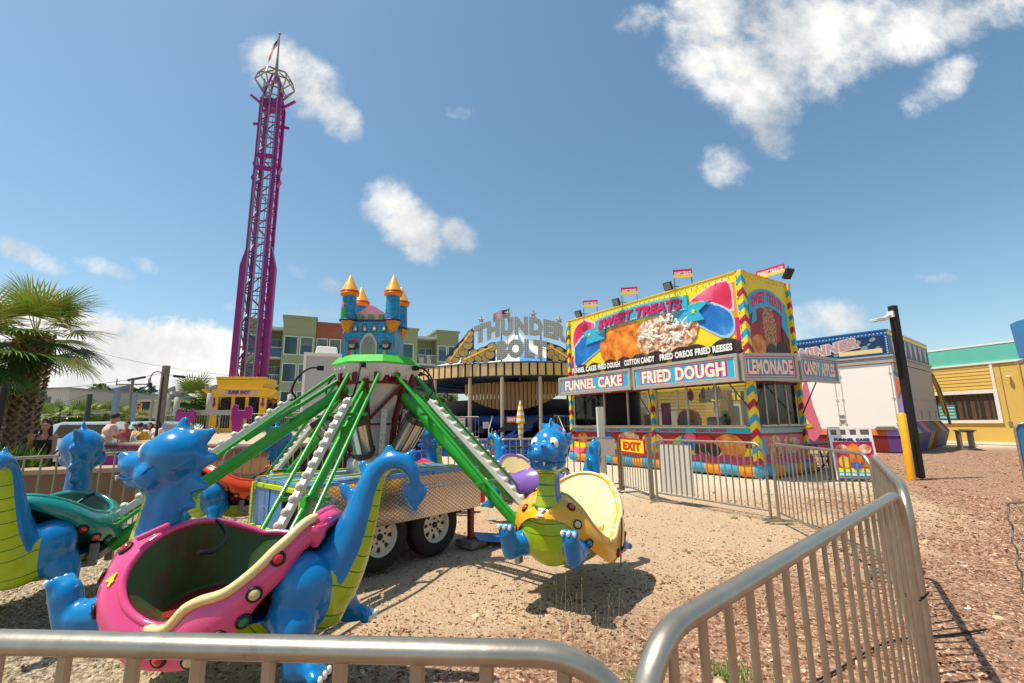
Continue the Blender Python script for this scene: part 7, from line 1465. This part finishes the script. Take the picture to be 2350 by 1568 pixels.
def palm(p, h, label, n=30, plen=.9, blen=.9, r=.22, seed=1, far=False, name='palm_tree', group=None, zb=0., leaf=26, lw=.022, droop=.5, lean=0., elr=140):
    t = thing(name, label, 'palm tree', (p[0], p[1], zb), 0, group); mb = MB(); cs = 14
    mb.tube([(lean*(i/8)**1.5, 0, h*i/8) for i in range(9)], [r*(1.1 if i == 0 else .86+.1*math.sin(i)) for i in range(9)], cs); mb.build('trunk', TRK, t)
    if not far:
        mb = MB(); rr = random.Random(seed); rows = int(h/.085)
        for i in range(rows):
            z = .03+i*.085
            for j in range(9):
                a = 2*PI*(j+(.5 if i % 2 else 0))/9+rr.gauss(0, .05); s = 1 if (i//1) % 2 else -1; c, s_ = math.cos(a), math.sin(a); rad = r*.92; tang = Vector((-s_, c, 0))
                p0 = Vector((rad*c, rad*s_, z)); p1 = p0+Vector((c, s_, 0))*(.05+.03*rr.random()+(.03 if z > h*.4 else 0))+Vector((0, 0, .13))+tang*s*.075
                q = MB(); mb.bar(p0-tang*s*.05, p1, .055, .022, 0, Vector((c, s_, 0)))
        mb.build('leaf_bases', BOOT, t)
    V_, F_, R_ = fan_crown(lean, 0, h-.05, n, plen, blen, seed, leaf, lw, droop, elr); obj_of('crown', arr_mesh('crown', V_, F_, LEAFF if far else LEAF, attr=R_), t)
    return t
pp = AT(52, 1000, 10.3)
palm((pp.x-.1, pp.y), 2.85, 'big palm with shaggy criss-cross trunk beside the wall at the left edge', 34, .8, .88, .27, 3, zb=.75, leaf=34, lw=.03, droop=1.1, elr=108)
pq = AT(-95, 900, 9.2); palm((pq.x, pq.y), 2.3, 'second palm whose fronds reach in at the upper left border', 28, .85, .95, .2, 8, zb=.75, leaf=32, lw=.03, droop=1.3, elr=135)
mb = MB(); p = AT(0, 940, 8.5); mb.tube([(0, 0, 0), (.0, 0, 1.2), (.02, 0, 2.25)], .055, 8); o = mb.build('black_post', mat('black_pole', '#231d19')); o.location = (p.x, p.y, 0); tag(o, 'slim black post at the left edge in front of the palm crown', 'post')
# spiky shrub in the planter
def shrub(p, label, r_, h, n=260, seed=2, m=LEAF, name='shrub', cat='shrub', blade=.35):
    g_ = np.random.default_rng(seed); Vs = []; Fs = []; R = []; nv = 0
    for i in range(n):
        a = g_.uniform(0, 2*PI); rr = r_*math.sqrt(g_.random()); x, y = rr*math.cos(a), rr*math.sin(a)*.7; z = h*.5*g_.random()*(1-rr/r_*.6); az = a+g_.normal(0, .8); el = g_.uniform(.2, 1.4); d = np.array([math.cos(az)*math.cos(el), math.sin(az)*math.cos(el), math.sin(el)])
        s = np.cross(d, [0, 0, 1]); s /= np.linalg.norm(s)+1e-9; p0 = np.array([x, y, z]); L_ = blade*g_.uniform(.6, 1.3); w = .02; m1 = p0+d*L_*.5; e = p0+d*L_+np.array([0, 0, -.25*L_*math.cos(el)])
        Vs += [p0-s*w*.4, p0+s*w*.4, m1+s*w*.5, m1-s*w*.5, e, e+s*.002]; Fs += [(nv, nv+1, nv+2, nv+3), (nv+3, nv+2, nv+5, nv+4)]; R += [g_.random()*.7]*6; nv += 6
    o = obj_of(name, arr_mesh(name, np.array(Vs), np.array(Fs), m, attr=np.array(R))); o.location = p; tag(o, label, cat); return o
p = AT(8, 1045, 8.7); shrub((p.x, p.y, .5), 'dense spiky green shrub at the foot of the big palm', .62, 1.0, 900, 5, blade=.4)
mb = MB(); mb.b2((-4.0, -.3, 0), (2.0, .3, .66)); mb.b2((-4.03, -.35, .661), (2.03, .35, .74), 1); o = mb.build('planter_wall', [mat('brown_block', '#7c5f44', .85, 0, .15, 4, .2), mat('planter_cap', '#a3886a', .8, 0, .1)]); o.location = AT(75, 1080, 8.3).xy.to_3d(); o.rotation_euler = (0, 0, .25); tag(o, 'low brown block wall of the palm planter behind the left railings', 'wall')
# far row of small palms
fpalm = [(100, 985, 33, 3.0), (122, 985, 36, 3.4), (180, 985, 34, 3.3), (196, 985, 36, 3.5), (238, 985, 38, 3.5), (262, 985, 40, 3.4), (318, 985, 44, 3.2), (150, 985, 38, 3.2), (285, 985, 42, 3.0)]
lab = ['leftmost small palm of the row across the road', 'second small palm from the left across the road', 'small palm just left of the middle street lamp', 'small palm behind the blue dinosaur head seen from the back', 'small palm behind the man in the dark cap', 'small palm next to the grey blue post', 'small palm beyond the shade of the parked cars, rightmost of the far row', 'small palm between two street lamps across the road', 'small palm beside the traffic lights']
for i, (px, py, Y, h) in enumerate(fpalm): p = AT(px, py, Y); palm((p.x, p.y), h-.9, lab[i], 20, .6, .8, .16, 20+i, True, group='small palms across the road', leaf=14, lw=.07)
p = AT(440, 960, 32); palm((p.x, p.y), 3.4, 'bushy palm behind the deck railing left of the drop tower', 34, .9, 1.2, .2, 40, True, leaf=18, lw=.08); p = AT(478, 960, 34); palm((p.x, p.y), 2.8, 'lower palm just left of the yellow gondola', 28, .8, 1.1, .2, 41, True, leaf=18, lw=.08)
# far tree masses
def tree(p, label, w, h, th, seed, cols=None, name='tree', nb=2200, ls=.28):
    t = thing(name, label, 'tree', p); g_ = np.random.default_rng(seed); mb = MB(); mb.tube([(0, 0, 0), (.1, 0, th*.5), (0, 0, th)], [.35, .25, .18], 8)
    for i in range(4): a = i*1.7; mb.tube([(0, 0, th*.7), (w*.2*math.cos(a), w*.2*math.sin(a), th+(h-th)*.4)], [.14, .05], 6)
    mb.build('trunk', TRK, t); nc = 14; C = np.stack([g_.normal(0, w*.27, nc), g_.normal(0, w*.2, nc), th+(h-th)*g_.uniform(.25, .85, nc)], 1); S = g_.uniform(.12, .24, nc)*w
    idx = g_.integers(0, nc, nb); d = g_.normal(0, 1, (nb, 3)); d /= np.linalg.norm(d, axis=1)[:, None]; P = C[idx]+d*(S[idx]*g_.uniform(.55, 1.05, nb))[:, None]*np.array([1, 1, .75]); tone = np.clip(.5+.25*np.sin(idx*2.1)+g_.normal(0, .15, nb), 0, 1)
    a1 = g_.normal(0, 1, (nb, 3)); a1 /= np.linalg.norm(a1, axis=1)[:, None]; a2 = np.cross(a1, g_.normal(0, 1, (nb, 3))); a2 /= np.linalg.norm(a2, axis=1)[:, None]; sz = ls*g_.uniform(.5, 1.2, nb)[:, None]
    V_ = np.stack([P-a1*sz, P-a2*sz*.6, P+a1*sz, P+a2*sz*.6], 1).reshape(-1, 3); F_ = np.arange(nb*4).reshape(-1, 4); obj_of('crown', arr_mesh('crown', V_, F_, TLEAF, attr=np.repeat(tone, 4)), t); return t
TLEAF = rnd_mat('tree_leaf', ['#22331a', '#3a4f26', '#54692f', '#6f7f3c'], .7)
for i, (px, Y, w, h, lb) in enumerate(((232, 85, 14, 9.0, 'broad dark evergreen across the road behind the row of small palms'), (262, 90, 11, 7.6, 'dark round evergreen right of the broad one'), (335, 95, 13, 6.4, 'low dark tree behind the traffic lights'), (310, 90, 9, 5.8, 'bright low tree beside the blue grey post'), (365, 95, 12, 6.6, 'low dark tree behind the wooden utility pole'), (405, 90, 12, 5.5, 'low tree beyond the deck railing'))): p = AT(px, 960, Y); tree((p.x, p.y, 0), lb, w, h, 1.6, 60+i, ls=.5)
for i, (px, Y, w, h, lb) in enumerate(((1010, 34, 6, 3.4, 'yellow green bush under the round ride canopy at its left'), (985, 36, 5, 3.6, 'leafy bush left of the yellow green one beneath the canopy'))):
    p = AT(px, 950, Y); tree((p.x, p.y, 0), lb, w, h, .5, 80+i, ls=.16, name='bush', nb=2600)
# hedge
mb = MB(); p = AT(215, 992, 27); 
shrub((p.x, p.y, 0), 'clipped green hedge along the far side of the parking', 3.6, 1.3, 1600, 9, LEAFF, 'hedge', 'hedge', .4)
# ------------------------------------------------------------------ far buildings
def shed(px0, px1, Y, z1, label, m, roof=None, gable=False, name='building'):
    p, q = AT(px0, 960, Y), AT(px1, 960, Y); t = thing(name, label, 'building', p); L_ = q.x-p.x; mb = MB(); mb.b2((0, 0, 0), (L_, 14, z1)); mb.build('wall', m, t)
    if gable: mb = MB(); mb.add([(-.3, -.3, z1), (L_+.3, -.3, z1), (L_+.3, 14, z1), (-.3, 14, z1), (-.3, 7, z1+1.9), (L_+.3, 7, z1+1.9)], [(0, 1, 5, 4), (3, 4, 5, 2), (0, 4, 3), (1, 2, 5)], 0); mb.build('roof', roof, t)
    else: mb = MB(); mb.b2((-.2, -.2, z1), (L_+.2, 14, z1+.25)); mb.build('roof', roof, t)
    mb = MB(); n = max(2, int(L_/5))
    for i in range(n): x = L_*(i+.5)/n; mb.b2((x-.6, -.06, 1), (x+.6, -.01, 2.4))
    mb.build('window', AGS, t); return t
WMT = mat('white_cladding', '#a9a69d', .6, 0, .05, .4); GRF = mat('grey_roof', '#85858a', .7, 0, .1, .5)
shed(-60, 150, 55, 3.3, 'long low white shed behind the palms at far left', WMT, GRF); shed(60, 150, 75, 4.6, 'grey building with taller flat roof behind the white shed', mat('grey_cladding', '#a5a19a', .7), GRF); shed(150, 205, 80, 4.4, 'small grey gabled house between street lamps', mat('beige_wall', '#aaa18e', .7), GRF, True)
shed(255, 345, 85, 3.4, 'blue grey house with a long roof behind the grey posts', mat('blue_grey_wall', '#8b98a4', .7), GRF, True); shed(300, 420, 62, 2.2, 'long pale low wall like building beyond the traffic lights', WMT, mat('pale_roof', '#b8b0a2', .7)); shed(560, 800, 95, 3, 'low pale building glimpsed between ride and apartments', WMT, GRF)
# ------------------------------------------------------------------ poles, lamps and wires
def pole(px, ptop, Y, r_, label, m, name='utility_pole', arm=0., cat='utility pole', sq=False):
    p = AT(px, 970, Y); h = AT(px, ptop, Y).z; t = thing(name, label, cat, (p.x, p.y, 0)); mb = MB()
    if sq: mb.b2((-r_, -r_, 0), (r_, r_, h))
    else: mb.tube([(0, 0, 0), (0, 0, h)], [r_*1.1, r_], 10)
    mb.build('pole', m, t)
    if arm: mb = MB(); mb.b2((-arm, -.06, h-.7), (arm, .06, h-.58)); mb.b2((-arm, -.05, h-.05), (-arm+.05, .05, h-.6)); mb.b2((arm-.05, -.05, h-.05), (arm, .05, h-.6)); mb.build('cross_arm', m, t)
    return t, h
pole(366, 840, 20, .15, 'thick weathered wooden utility pole, left of the drop tower', GRAYWOOD)
BG = mat('blue_grey_post', '#7f8a98', .6, 0, .1)
pole(260, 892, 34, .15, 'wide blue grey square post behind the parked cars, left of the pair', BG, 'square_post', 0, 'post', True); pole(303, 902, 36, .12, 'narrower blue grey square post, right of the pair', BG, 'square_post', 0, 'post', True)
pole(292, 868, 45, .13, 'distant wooden utility pole with a cross arm', GRAYWOOD, arm=1.6); pole(344, 885, 60, .14, 'thin pale utility pole beyond the street lamp', GREY, arm=1.4); pole(197, 905, 30, .14, 'dark slim pole rising from the palms across the road', mat('dark_pole', '#4c4c48', .7)); pole(384, 905, 62, .14, 'thin dark utility pole right of the wooden one', mat('dark_pole', '#4c4c48'), arm=1.3)
def street_lamp(px, ptop, Y, s, label, flip=-1):
    p = AT(px, 970, Y); zt = AT(px, ptop, Y).z; t = thing('street_lamp', label, 'street lamp', (p.x, p.y, 0)); mb = MB(); mb.tube([(0, 0, 0), (0, 0, zt-.3*s)], [.09*s, .05*s], 10); mb.lathe([(.16*s, 0), (.16*s, .5), (.09*s, .7)], 12); mb.build('pole', DARK, t)
    mb = MB(); mb.tube([(0, 0, zt-.35*s)]+[(flip*.36*s*(1-math.cos(a)), 0, zt-.35*s+.35*s*math.sin(a)) for a in np.linspace(.2, PI*.98, 12)]+[(flip*.72*s, 0, zt-.65*s)], .03*s, 8); mb.build('lamp_arm', DARK, t)
    mb = MB(); x = flip*.72*s; mb.lathe([(.05*s, zt-.6*s), (.12*s, zt-.68*s), (.13*s, zt-.82*s), (.3*s, zt-.98*s), (.42*s, zt-1.1*s), (.43*s, zt-1.14*s), (.38*s, zt-1.1*s), (.001, zt-.9*s)], 20, 0, (x, 0, 0)); mb.build('lamp_shade', mat('lamp_shade_dark', '#2d2c2b', .3, .3), t); return t
street_lamp(362, 853, 16, .62, 'black street lamp with bell shade hanging left of the wooden pole'); street_lamp(134, 930, 34, 1.0, 'distant black street lamp, left one of two across the road', 1); street_lamp(182, 935, 38, 1.0, 'distant black street lamp, right one of two across the road', 1); street_lamp(470, 934, 34, 1.0, 'distant lamp arc behind the palm left of the drop tower', -1)
# traffic lights
for px, lb in ((308, 'orange traffic light hanging nearer the wooden pole'), (318, 'orange traffic light on the right of its pair')):
    mb = MB(); mb.b2((-.18, -.12, 0), (.18, .12, 1.0)); mb.lathe([(.03, 1), (.03, 1.5)], 6)
    for i in range(3): mb.ell((0, -.14, .18+i*.32), (.11, .05, .11), 10, 6, 1)
    o = mb.build('traffic_light', [mat('signal_orange', '#d98430', .5), DARK]); o.location = AT(px, 948, 46); tag(o, lb, 'traffic light')
# white light masts round the drop tower
for px, pt, Y, lb in ((379, 886, 22, 'pale light mast right of the wooden pole'), (401, 892, 22, 'second pale light mast, shorter and further right'), (476, 882, 21, 'pale light mast left of the yellow gondola'), (662, 884, 21, 'pale light mast right of the yellow gondola')):
    p = AT(px, 970, Y); h = AT(px, pt, Y).z; t = thing('light_mast', lb, 'light mast', (p.x, p.y, 1.0)); h -= 1.0; mb = MB(); mb.tube([(0, 0, 0), (0, 0, h-.35)], .04, 8); mb.build('pole', GALV, t)
    mb = MB(); mb.tube([(0, 0, h-1.35), (0, 0, h-1.3), (0, 0, h-.45), (0, 0, h-.4)], [.04, .12, .12, .04], 12); mb.build('wrapped_cover', mat('mast_wrap', '#b4ada2', .7), t)
    mb = MB(); mb.box((-.12, 0, h-.2), (.26, .12, .16), None, RY(.4)); mb.box((.14, 0, h-.15), (.26, .12, .16), None, RY(-.4)); mb.tube([(0, 0, h-.4), (0, 0, h-.2)], .025, 6); mb.build('lamp_head', GALV, t)
def wire(a, b, sag, r_, label, box=None):
    a, b = Vector(a), Vector(b); pts = [a.lerp(b, i/24)-Vector((0, 0, sag*4*(i/24)*(1-i/24))) for i in range(25)]; mb = MB(); mb.tube(pts, r_, 5, 0, False)
    if box:
        for (u0, u1) in box: mb.tube([a.lerp(b, u0)-Vector((0, 0, sag*4*u0*(1-u0)+.02)), a.lerp(b, u1)-Vector((0, 0, sag*4*u1*(1-u1)+.02))], .055, 8)
    o = mb.build('overhead_wire', BLACK); tag(o, label, 'wire')
wire(AT(-100, 878, 26), AT(366, 858, 20), .5, .011, 'upper overhead wire left of the wooden pole carrying a black sleeve', [(.88, .945)]); wire(AT(366, 858, 20), AT(640, 868, 24), .15, .011, 'overhead wire right of the wooden pole with a black sleeve', [(.1, .19)])
wire(AT(190, 800, 60), AT(700, 870, 60), 1., .02, 'faint overhead wire crossing above the street lamp'); wire(AT(-80, 945, 30), AT(197, 908, 30), .4, .012, 'overhead wire from the left edge to the slim pole'); wire(AT(197, 908, 30), AT(292, 945, 45), .2, .012, 'overhead wire from the slim pole to the distant pole'); wire(AT(292, 872, 45), AT(344, 888, 60), .3, .02, 'overhead wire between the two distant utility poles')
# ------------------------------------------------------------------ cars
def car(p, rz, col, label, suv=True, L_=4.6):
    t = thing('parked_car', label, 'car', p, rz, 'cars parked across the road'); W = .92; H = 1.68 if suv else 1.42; hd = .95 if suv else .85
    prof = [(-L_/2, .35), (-L_/2, hd-.05), (-L_/2+.1, hd), (-L_/2+.35, H-.1) if suv else (-L_/2+.8, hd+.05), (-L_/2+.7, H) if suv else (-L_/2+1.3, H), (L_*.1, H), (L_*.27, hd+.02), (L_/2-.25, hd-.18), (L_/2, hd-.3), (L_/2, .35)]
    mb = MB(); n = len(prof); lv = [(-W, .0), (-W*.98, 0), (W*.98, 0), (W, 0)]
    vs = [];
    for y, k in ((-W, 1), (W, 1)):
        for x, z in prof: vs.append((x, y*(1 if z <= hd+.03 else .82), z))
    mb.add(vs, [tuple(range(n)), tuple(range(2*n-1, n-1, -1))]+[(i, i+n, (i+1) % n+n, (i+1) % n) for i in range(n)], 0, False); mb.build('body', mat(col[0], col[1], .2, .3, .05, 1, coat=.8), t, .05)
    for s in (-1, 1):
        mb = MB(); y = s*W*.87; a = [(prof[3][0]+.12, hd+.08), (prof[4][0]+.05, H-.12), (L_*.1-.05, H-.12), (L_*.25-.1, hd+.08)]; mb.prism(a, y*1.0-.03 if s < 0 else y+.09, y-.1 if s < 0 else y-.0); mb.build('side_window', mat('car_glass', '#14181a', .05, 0, 0, spec=1.), t)
    for s in (-1, 1):
        for x in (-L_*.31, L_*.31): mb = MB(); mb.M = T(x, s*(W-.1), .34) @ RX(s*-PI/2); mb.lathe([(.2, -.1), (.34, -.1), (.34, .1), (.2, .11), (.19, .06), (.001, .06)], 20); mb.build('wheel', TYRE, t)
    return t
for (px, Y, rz, c, l, s) in ((5, 15.5, .4, ('car_silver', '#b7bcc0'), 'silver car behind the palm trunk at the left edge', False), (205, 21, .15, ('car_silver', '#b7bcc0'), 'pale silver sedan behind the woman in the black top', False), (268, 20, .1, ('car_white', '#cfd0cc'), 'white suv behind the man in the dark cap', True), (322, 21, 3.0, ('car_silver', '#b7bcc0'), 'silver suv behind the person in the yellow shirt', True), (300, 25, .1, ('car_black', '#1b1c1e'), 'black suv with roof rails in the second row', True), (352, 24, .1, ('car_black', '#1b1c1e'), 'black suv partly behind the wooden pole', True), (232, 34, .1, ('car_white', '#cfd0cc'), 'white pickup far behind the palms', True)):
    p = AT(px, 985, Y); car((p.x, p.y, 0), rz, c, l, s)
# ------------------------------------------------------------------ people
SKM = mat('skin', '#b07a5c', .55, 0, .08, 8); HAIR = mat('dark_hair', '#1e1410', .6, 0, .2, 20)
def person(p, rz, H, label, top, topm, bottom='shorts', hair='short', armpose=((.05, .0), (.05, .0)), cap=False, pack=False, lean=0., fem=False, botm=None):
    """standing figure, facing local -y; armpose = (forward, bend) of the right and left arm"""
    t = thing('person', label, 'person', p, rz, None); s = H/1.75; sw = .19 if not fem else .165; mb = MB()
    A = lambda x, y, z: (x*s, (y-lean*max(0, z-.95))*s, z*s)
    def cap_(a, b, r0_, r1_): mb.cap(a, b, r0_*s, r1_*s, 12)
    mb.ell(A(0, 0, 1.63), (.078*s, .095*s, .115*s), 16, 12); mb.ell(A(0, -.03, 1.575), (.06*s, .07*s, .06*s), 12, 8); mb.cap(A(0, .01, 1.42), A(0, 0, 1.56), .058*s, .052*s, 12); mb.ell(A(0, -.1, 1.615), (.013*s, .022*s, .018*s), 8, 6)
    for q in (-1, 1): mb.ell(A(.08*q, .01, 1.62), (.013*s, .02*s, .028*s), 8, 6)
    mb.ell(A(0, .01, 1.3), (sw*s, .115*s, .16*s), 16, 12); mb.ell(A(0, 0, 1.1), ((.15 if not fem else .125)*s, .105*s, .16*s), 16, 12); mb.ell(A(0, .01, .96), ((.17 if not fem else .175)*s, .12*s, .12*s), 16, 12)
    hands = []
    for q, (fw, bd) in zip((-1, 1), armpose):
        sh = Vector(A(q*(sw+.005), .01, 1.40)); up = Vector((q*.12, -math.sin(fw), -math.cos(fw))).normalized(); el = sh+up*.29*s; fa = Vector((-q*.25*math.sin(bd)*1.2, -math.sin(fw+bd), -math.cos(fw+bd))).normalized(); wr = el+fa*.25*s
        cap_(sh, el, .052, .04); cap_(el, wr, .04, .026); mb.ell(sh, (.06*s,)*3, 12, 8); hands.append((wr, fa, q)); 
        if q == -1: els = [(sh, el)]
        else: els.append((sh, el))
    for q in (-1, 1):
        hp, kn, an = Vector(A(q*.09, 0, .92)), Vector(A(q*.1, -.02+.03*q, .5)), Vector(A(q*.11, .03*q, .09)); cap_(hp, kn, .088, .058); cap_(kn, an, .056, .036); mb.cap(an-Vector((0, -.02*s, .04*s)), an+Vector((.01*q, -.15*s, -.05*s)), .036*s, .03*s, 10)
    me = remesh(mb, .014, 3); me.materials.append(SKM); obj_of('body', me, t)
    for wr, fa, q in hands:
        mb = MB(); c = wr+fa*.05*s; x, y, d = frame_of(fa, Vector((0, 1, 0))); mb.ell(c, (.03*s, .022*s, .045*s), 10, 8)
        for j, l in enumerate((.065, .078, .072, .055)): b = c+fa*.035*s+x*(j-1.5)*.017*s; mb.cap(b, b+fa*l*.6*s+y*.01, .009*s, .008*s, 6); mb.cap(b+fa*l*.6*s+y*.01, b+fa*l*.9*s+y*.03*s, .008*s, .007*s, 6)
        mb.cap(c+x*.028*s, c+x*.05*s+fa*.045*s, .010*s, .008*s, 6); mb.build('hand', SKM, t)
    mb = MB(); mb.ell(A(0, .012, 1.29), ((sw+.022)*s, .137*s, .155*s), 16, 12); mb.ell(A(0, .0, 1.1), ((.178 if not fem else .145)*s, .132*s, .17*s), 16, 12)
    if top == 'tee':
        for sh, el in els: mb.cap(sh+Vector((0, 0, .005)), sh.lerp(el, .62), .073*s, .066*s, 12)
        mb.ell(A(0, .01, 1.405), (.15*s, .1*s, .06*s), 14, 8)
        mb.ell(A(0, .01, .97), ((.19 if not fem else .18)*s, .138*s, .07*s), 14, 8)
    me = remesh(mb, .014, 3)
    if top == 'tank':      # cut the neckline: keep what lies below the shoulder line
        bm = bmesh.new(); bm.from_mesh(me); bmesh.ops.bisect_plane(bm, geom=bm.verts[:]+bm.edges[:]+bm.faces[:], plane_co=(0, 0, 1.335*s), plane_no=(0, 0, 1), clear_outer=True); bm.to_mesh(me); bm.free()
    me.materials.append(topm); obj_of('shirt', me, t)
    if top == 'tank': mb = MB(); [mb.tube([A(q*.1, -.125, 1.32), A(q*.11, -.07, 1.42), A(q*.11, .03, 1.44), A(q*.1, .12, 1.33)], .011*s, 6) for q in (-1, 1)]; mb.build('shirt_strap', topm, t)
    mb = MB(); zl = .55 if bottom == 'shorts' else .13; mb.ell(A(0, .01, .955), ((.188 if not fem else .192)*s, .14*s, .11*s), 16, 10)
    for q in (-1, 1):
        hp, kn, an = Vector(A(q*.09, 0, .9)), Vector(A(q*.1, -.02+.03*q, .5)), Vector(A(q*.11, .03*q, .12)); mb.cap(hp, hp.lerp(kn, .75 if bottom == 'shorts' else 1), .103*s, .086*s, 12)
        if bottom != 'shorts': mb.cap(kn, an, .075*s, .058*s, 12)
    me = remesh(mb, .014, 3); me.materials.append(botm or mat('tan_shorts', '#b09a78', .8, 0, .06)); obj_of(bottom, me, t)
    mb = MB(); mb.ell(A(0, .02, 1.665), (.088*s, .1*s, .1*s), 16, 12)
    if hair == 'long':
        mb.ell(A(0, .06, 1.5), (.1*s, .06*s, .2*s), 12, 10); [mb.ell(A(q*.075, .02, 1.5), (.035*s, .05*s, .16*s), 10, 8) for q in (-1, 1)]
    vs = [v for v in mb.v]; o = mb.build('hair', HAIR, t)
    # face opening: push the front of the hair back
    for v in o.data.vertices:
        if v.co.y < (-.03-lean*.7)*s and v.co.z < 1.69*s and abs(v.co.x) < .07*s: v.co.y = (-.02-lean*.7)*s
    if cap: mb = MB(); mb.lathe([(.096*s, 1.66*s), (.094*s, 1.72*s), (.06*s, 1.765*s), (.001, 1.775*s)], 18, 0, (0, (.01-lean*.72)*s, 0)); mb.prism([(-.07*s, (-.09-lean*.72)*s), (.07*s, (-.09-lean*.72)*s), (.05*s, (-.18-lean*.72)*s), (-.05*s, (-.18-lean*.72)*s)], 1.665*s, 1.68*s, 0, 'xy'); mb.build('cap', mat('dark_cap', '#3a332f', .8), t)
    mb = MB()
    for q in (-1, 1): mb.ell(A(q*.032, -.088, 1.64), (.012*s, .008*s, .008*s), 8, 6)
    mb.build('eyes', PUP, t); mb = MB(); mb.ell(A(0, -.094, 1.578), (.022*s, .008*s, .007*s), 8, 6); mb.build('mouth', mat('lips', '#8c4238', .5), t)
    for q in (-1, 1): an = Vector(A(q*.11, .03*q, .09)); mb = MB(); mb.cap(an-Vector((0, -.025*s, .055*s)), an+Vector((.01*q, -.155*s, -.06*s)), .034*s, .034*s, 10); mb.build('shoe', mat('brown_shoe', '#4a3426', .7), t)
    if pack:
        mb = MB(); mb.ell(A(0, .2, 1.2), (.14*s, .09*s, .2*s), 14, 10); mb.build('backpack', mat('grey_pack', '#8a857a', .7), t)
        mb = MB(); [mb.tube([A(q*.13, .13, 1.43), A(q*.07, .29, 1.25), A(q*.14, .2, 1.02)], .016*s, 6) for q in (-1, 1)]; mb.build('pack_strap', WHITE, t)
    return t
def PX(px, Y): q = AT(px, 985, Y); return (q.x, q.y, 0)
sm = lambda n, c: mat(n, c, .8, 0, .06, 6)
person(PX(106, 9.2), .35, 1.6, 'young woman with long dark hair in a black tank top, hand at her chest', 'tank', sm('black_top', '#16120f'), 'shorts', 'long', ((.25, 2.35), (.2, .3)), fem=True, botm=sm('dark_shorts', '#262220'))
person(PX(242, 12.4), 2.5, 1.82, 'man in a dark cap and pale pink shirt seen from behind, leaning forward', 'tee', sm('pale_pink_shirt', '#d9b2a8'), 'shorts', 'short', ((.5, .5), (.5, .6)), True, lean=.25)
person(PX(290, 16.5), .1, 1.66, 'man in a plain maroon t-shirt between the cap man and the yellow shirt', 'tee', sm('maroon_shirt', '#8c4440'), 'shorts', 'short', ((.1, .2), (.1, .2)), botm=sm('dark_shorts', '#262220'))
person(PX(322, 14.6), 3.2, 1.58, 'person in a yellow t-shirt with white backpack straps, seen from behind', 'tee', sm('yellow_shirt', '#d9a012'), 'shorts', 'short', ((.1, .2), (.1, .2)), pack=True, botm=sm('dark_shorts', '#262220'))
person(PX(343, 17.5), .3, 1.6, 'woman with sunglasses and dark hair just right of the yellow shirt', 'tee', sm('white_shirt', '#cfc9c4'), 'shorts', 'long', ((.1, .3), (.1, .3)), fem=True)
person(PX(360, 17.0), -.2, 1.66, 'woman in a pale pink top, rightmost of the group', 'tee', sm('blush_shirt', '#d8bcb4'), 'shorts', 'long', ((.1, .4), (.1, .4)), fem=True)
# stroller, cone, magenta bench piece
p = PX(70, 9.6); ST = thing('stroller', 'yellow and blue child stroller beside the woman in the black top', 'stroller', p, .3)
mb = MB(); mb.prism([(-.2, .45), (.3, .45), (.38, 1.0), (.1, 1.05), (-.05, .7)], -.2, .2); mb.build('seat', mat('stroller_blue', '#1f3560', .7), ST, .03); mb = MB(); mb.prism([(.05, .7), (.3, .85), (.24, 1.08), (.02, .98)], -.2, .2); mb.build('hood', YELLOW, ST, .04)
mb = MB(); [mb.tube([(-.35, y, .12), (.1, y, .6), (.5, y, 1.1)], .015, 6) for y in (-.22, .22)]; [mb.tube([(.4, y, .12), (0, y, .6)], .015, 6) for y in (-.22, .22)]; mb.build('frame', DARK, ST)
for x in (-.35, .4):
    for y in (-.22, .22): mb = MB(); mb.M = T(x, y, .12) @ RX(PI/2); mb.lathe([(.001, -.02), (.12, -.02), (.12, .02), (.001, .02)], 16); mb.build('wheel', TYRE, ST)
p = AT(222, 1080, 8.6); mb = MB(); mb.b2((-.18, -.18, 0), (.18, .18, .03)); mb.lathe([(.14, .03), (.03, .7), (.001, .7)], 20); mb.lathe([(.11, .25), (.075, .42)], 20, 1); o = mb.build('traffic_cone', [mat('cone_orange', '#e03c1c', .5), mat('cone_orange2', '#e2451f', .5)]); o.location = (p.x, p.y, 0); tag(o, 'orange traffic cone beside the striped deck panel', 'traffic cone')
p = AT(190, 1065, 9.2); mb = MB(); mb.b2((-.35, -.05, .62), (.75, .05, .9)); mb.b2((-.3, -.04, 0), (-.24, .04, .62)); mb.b2((.64, -.04, 0), (.7, .04, .62)); o = mb.build('magenta_rail', mat('magenta_rail', '#98137a', .5)); o.location = (p.x, p.y, 0); tag(o, 'short magenta guard rail behind the left railings', 'rail')
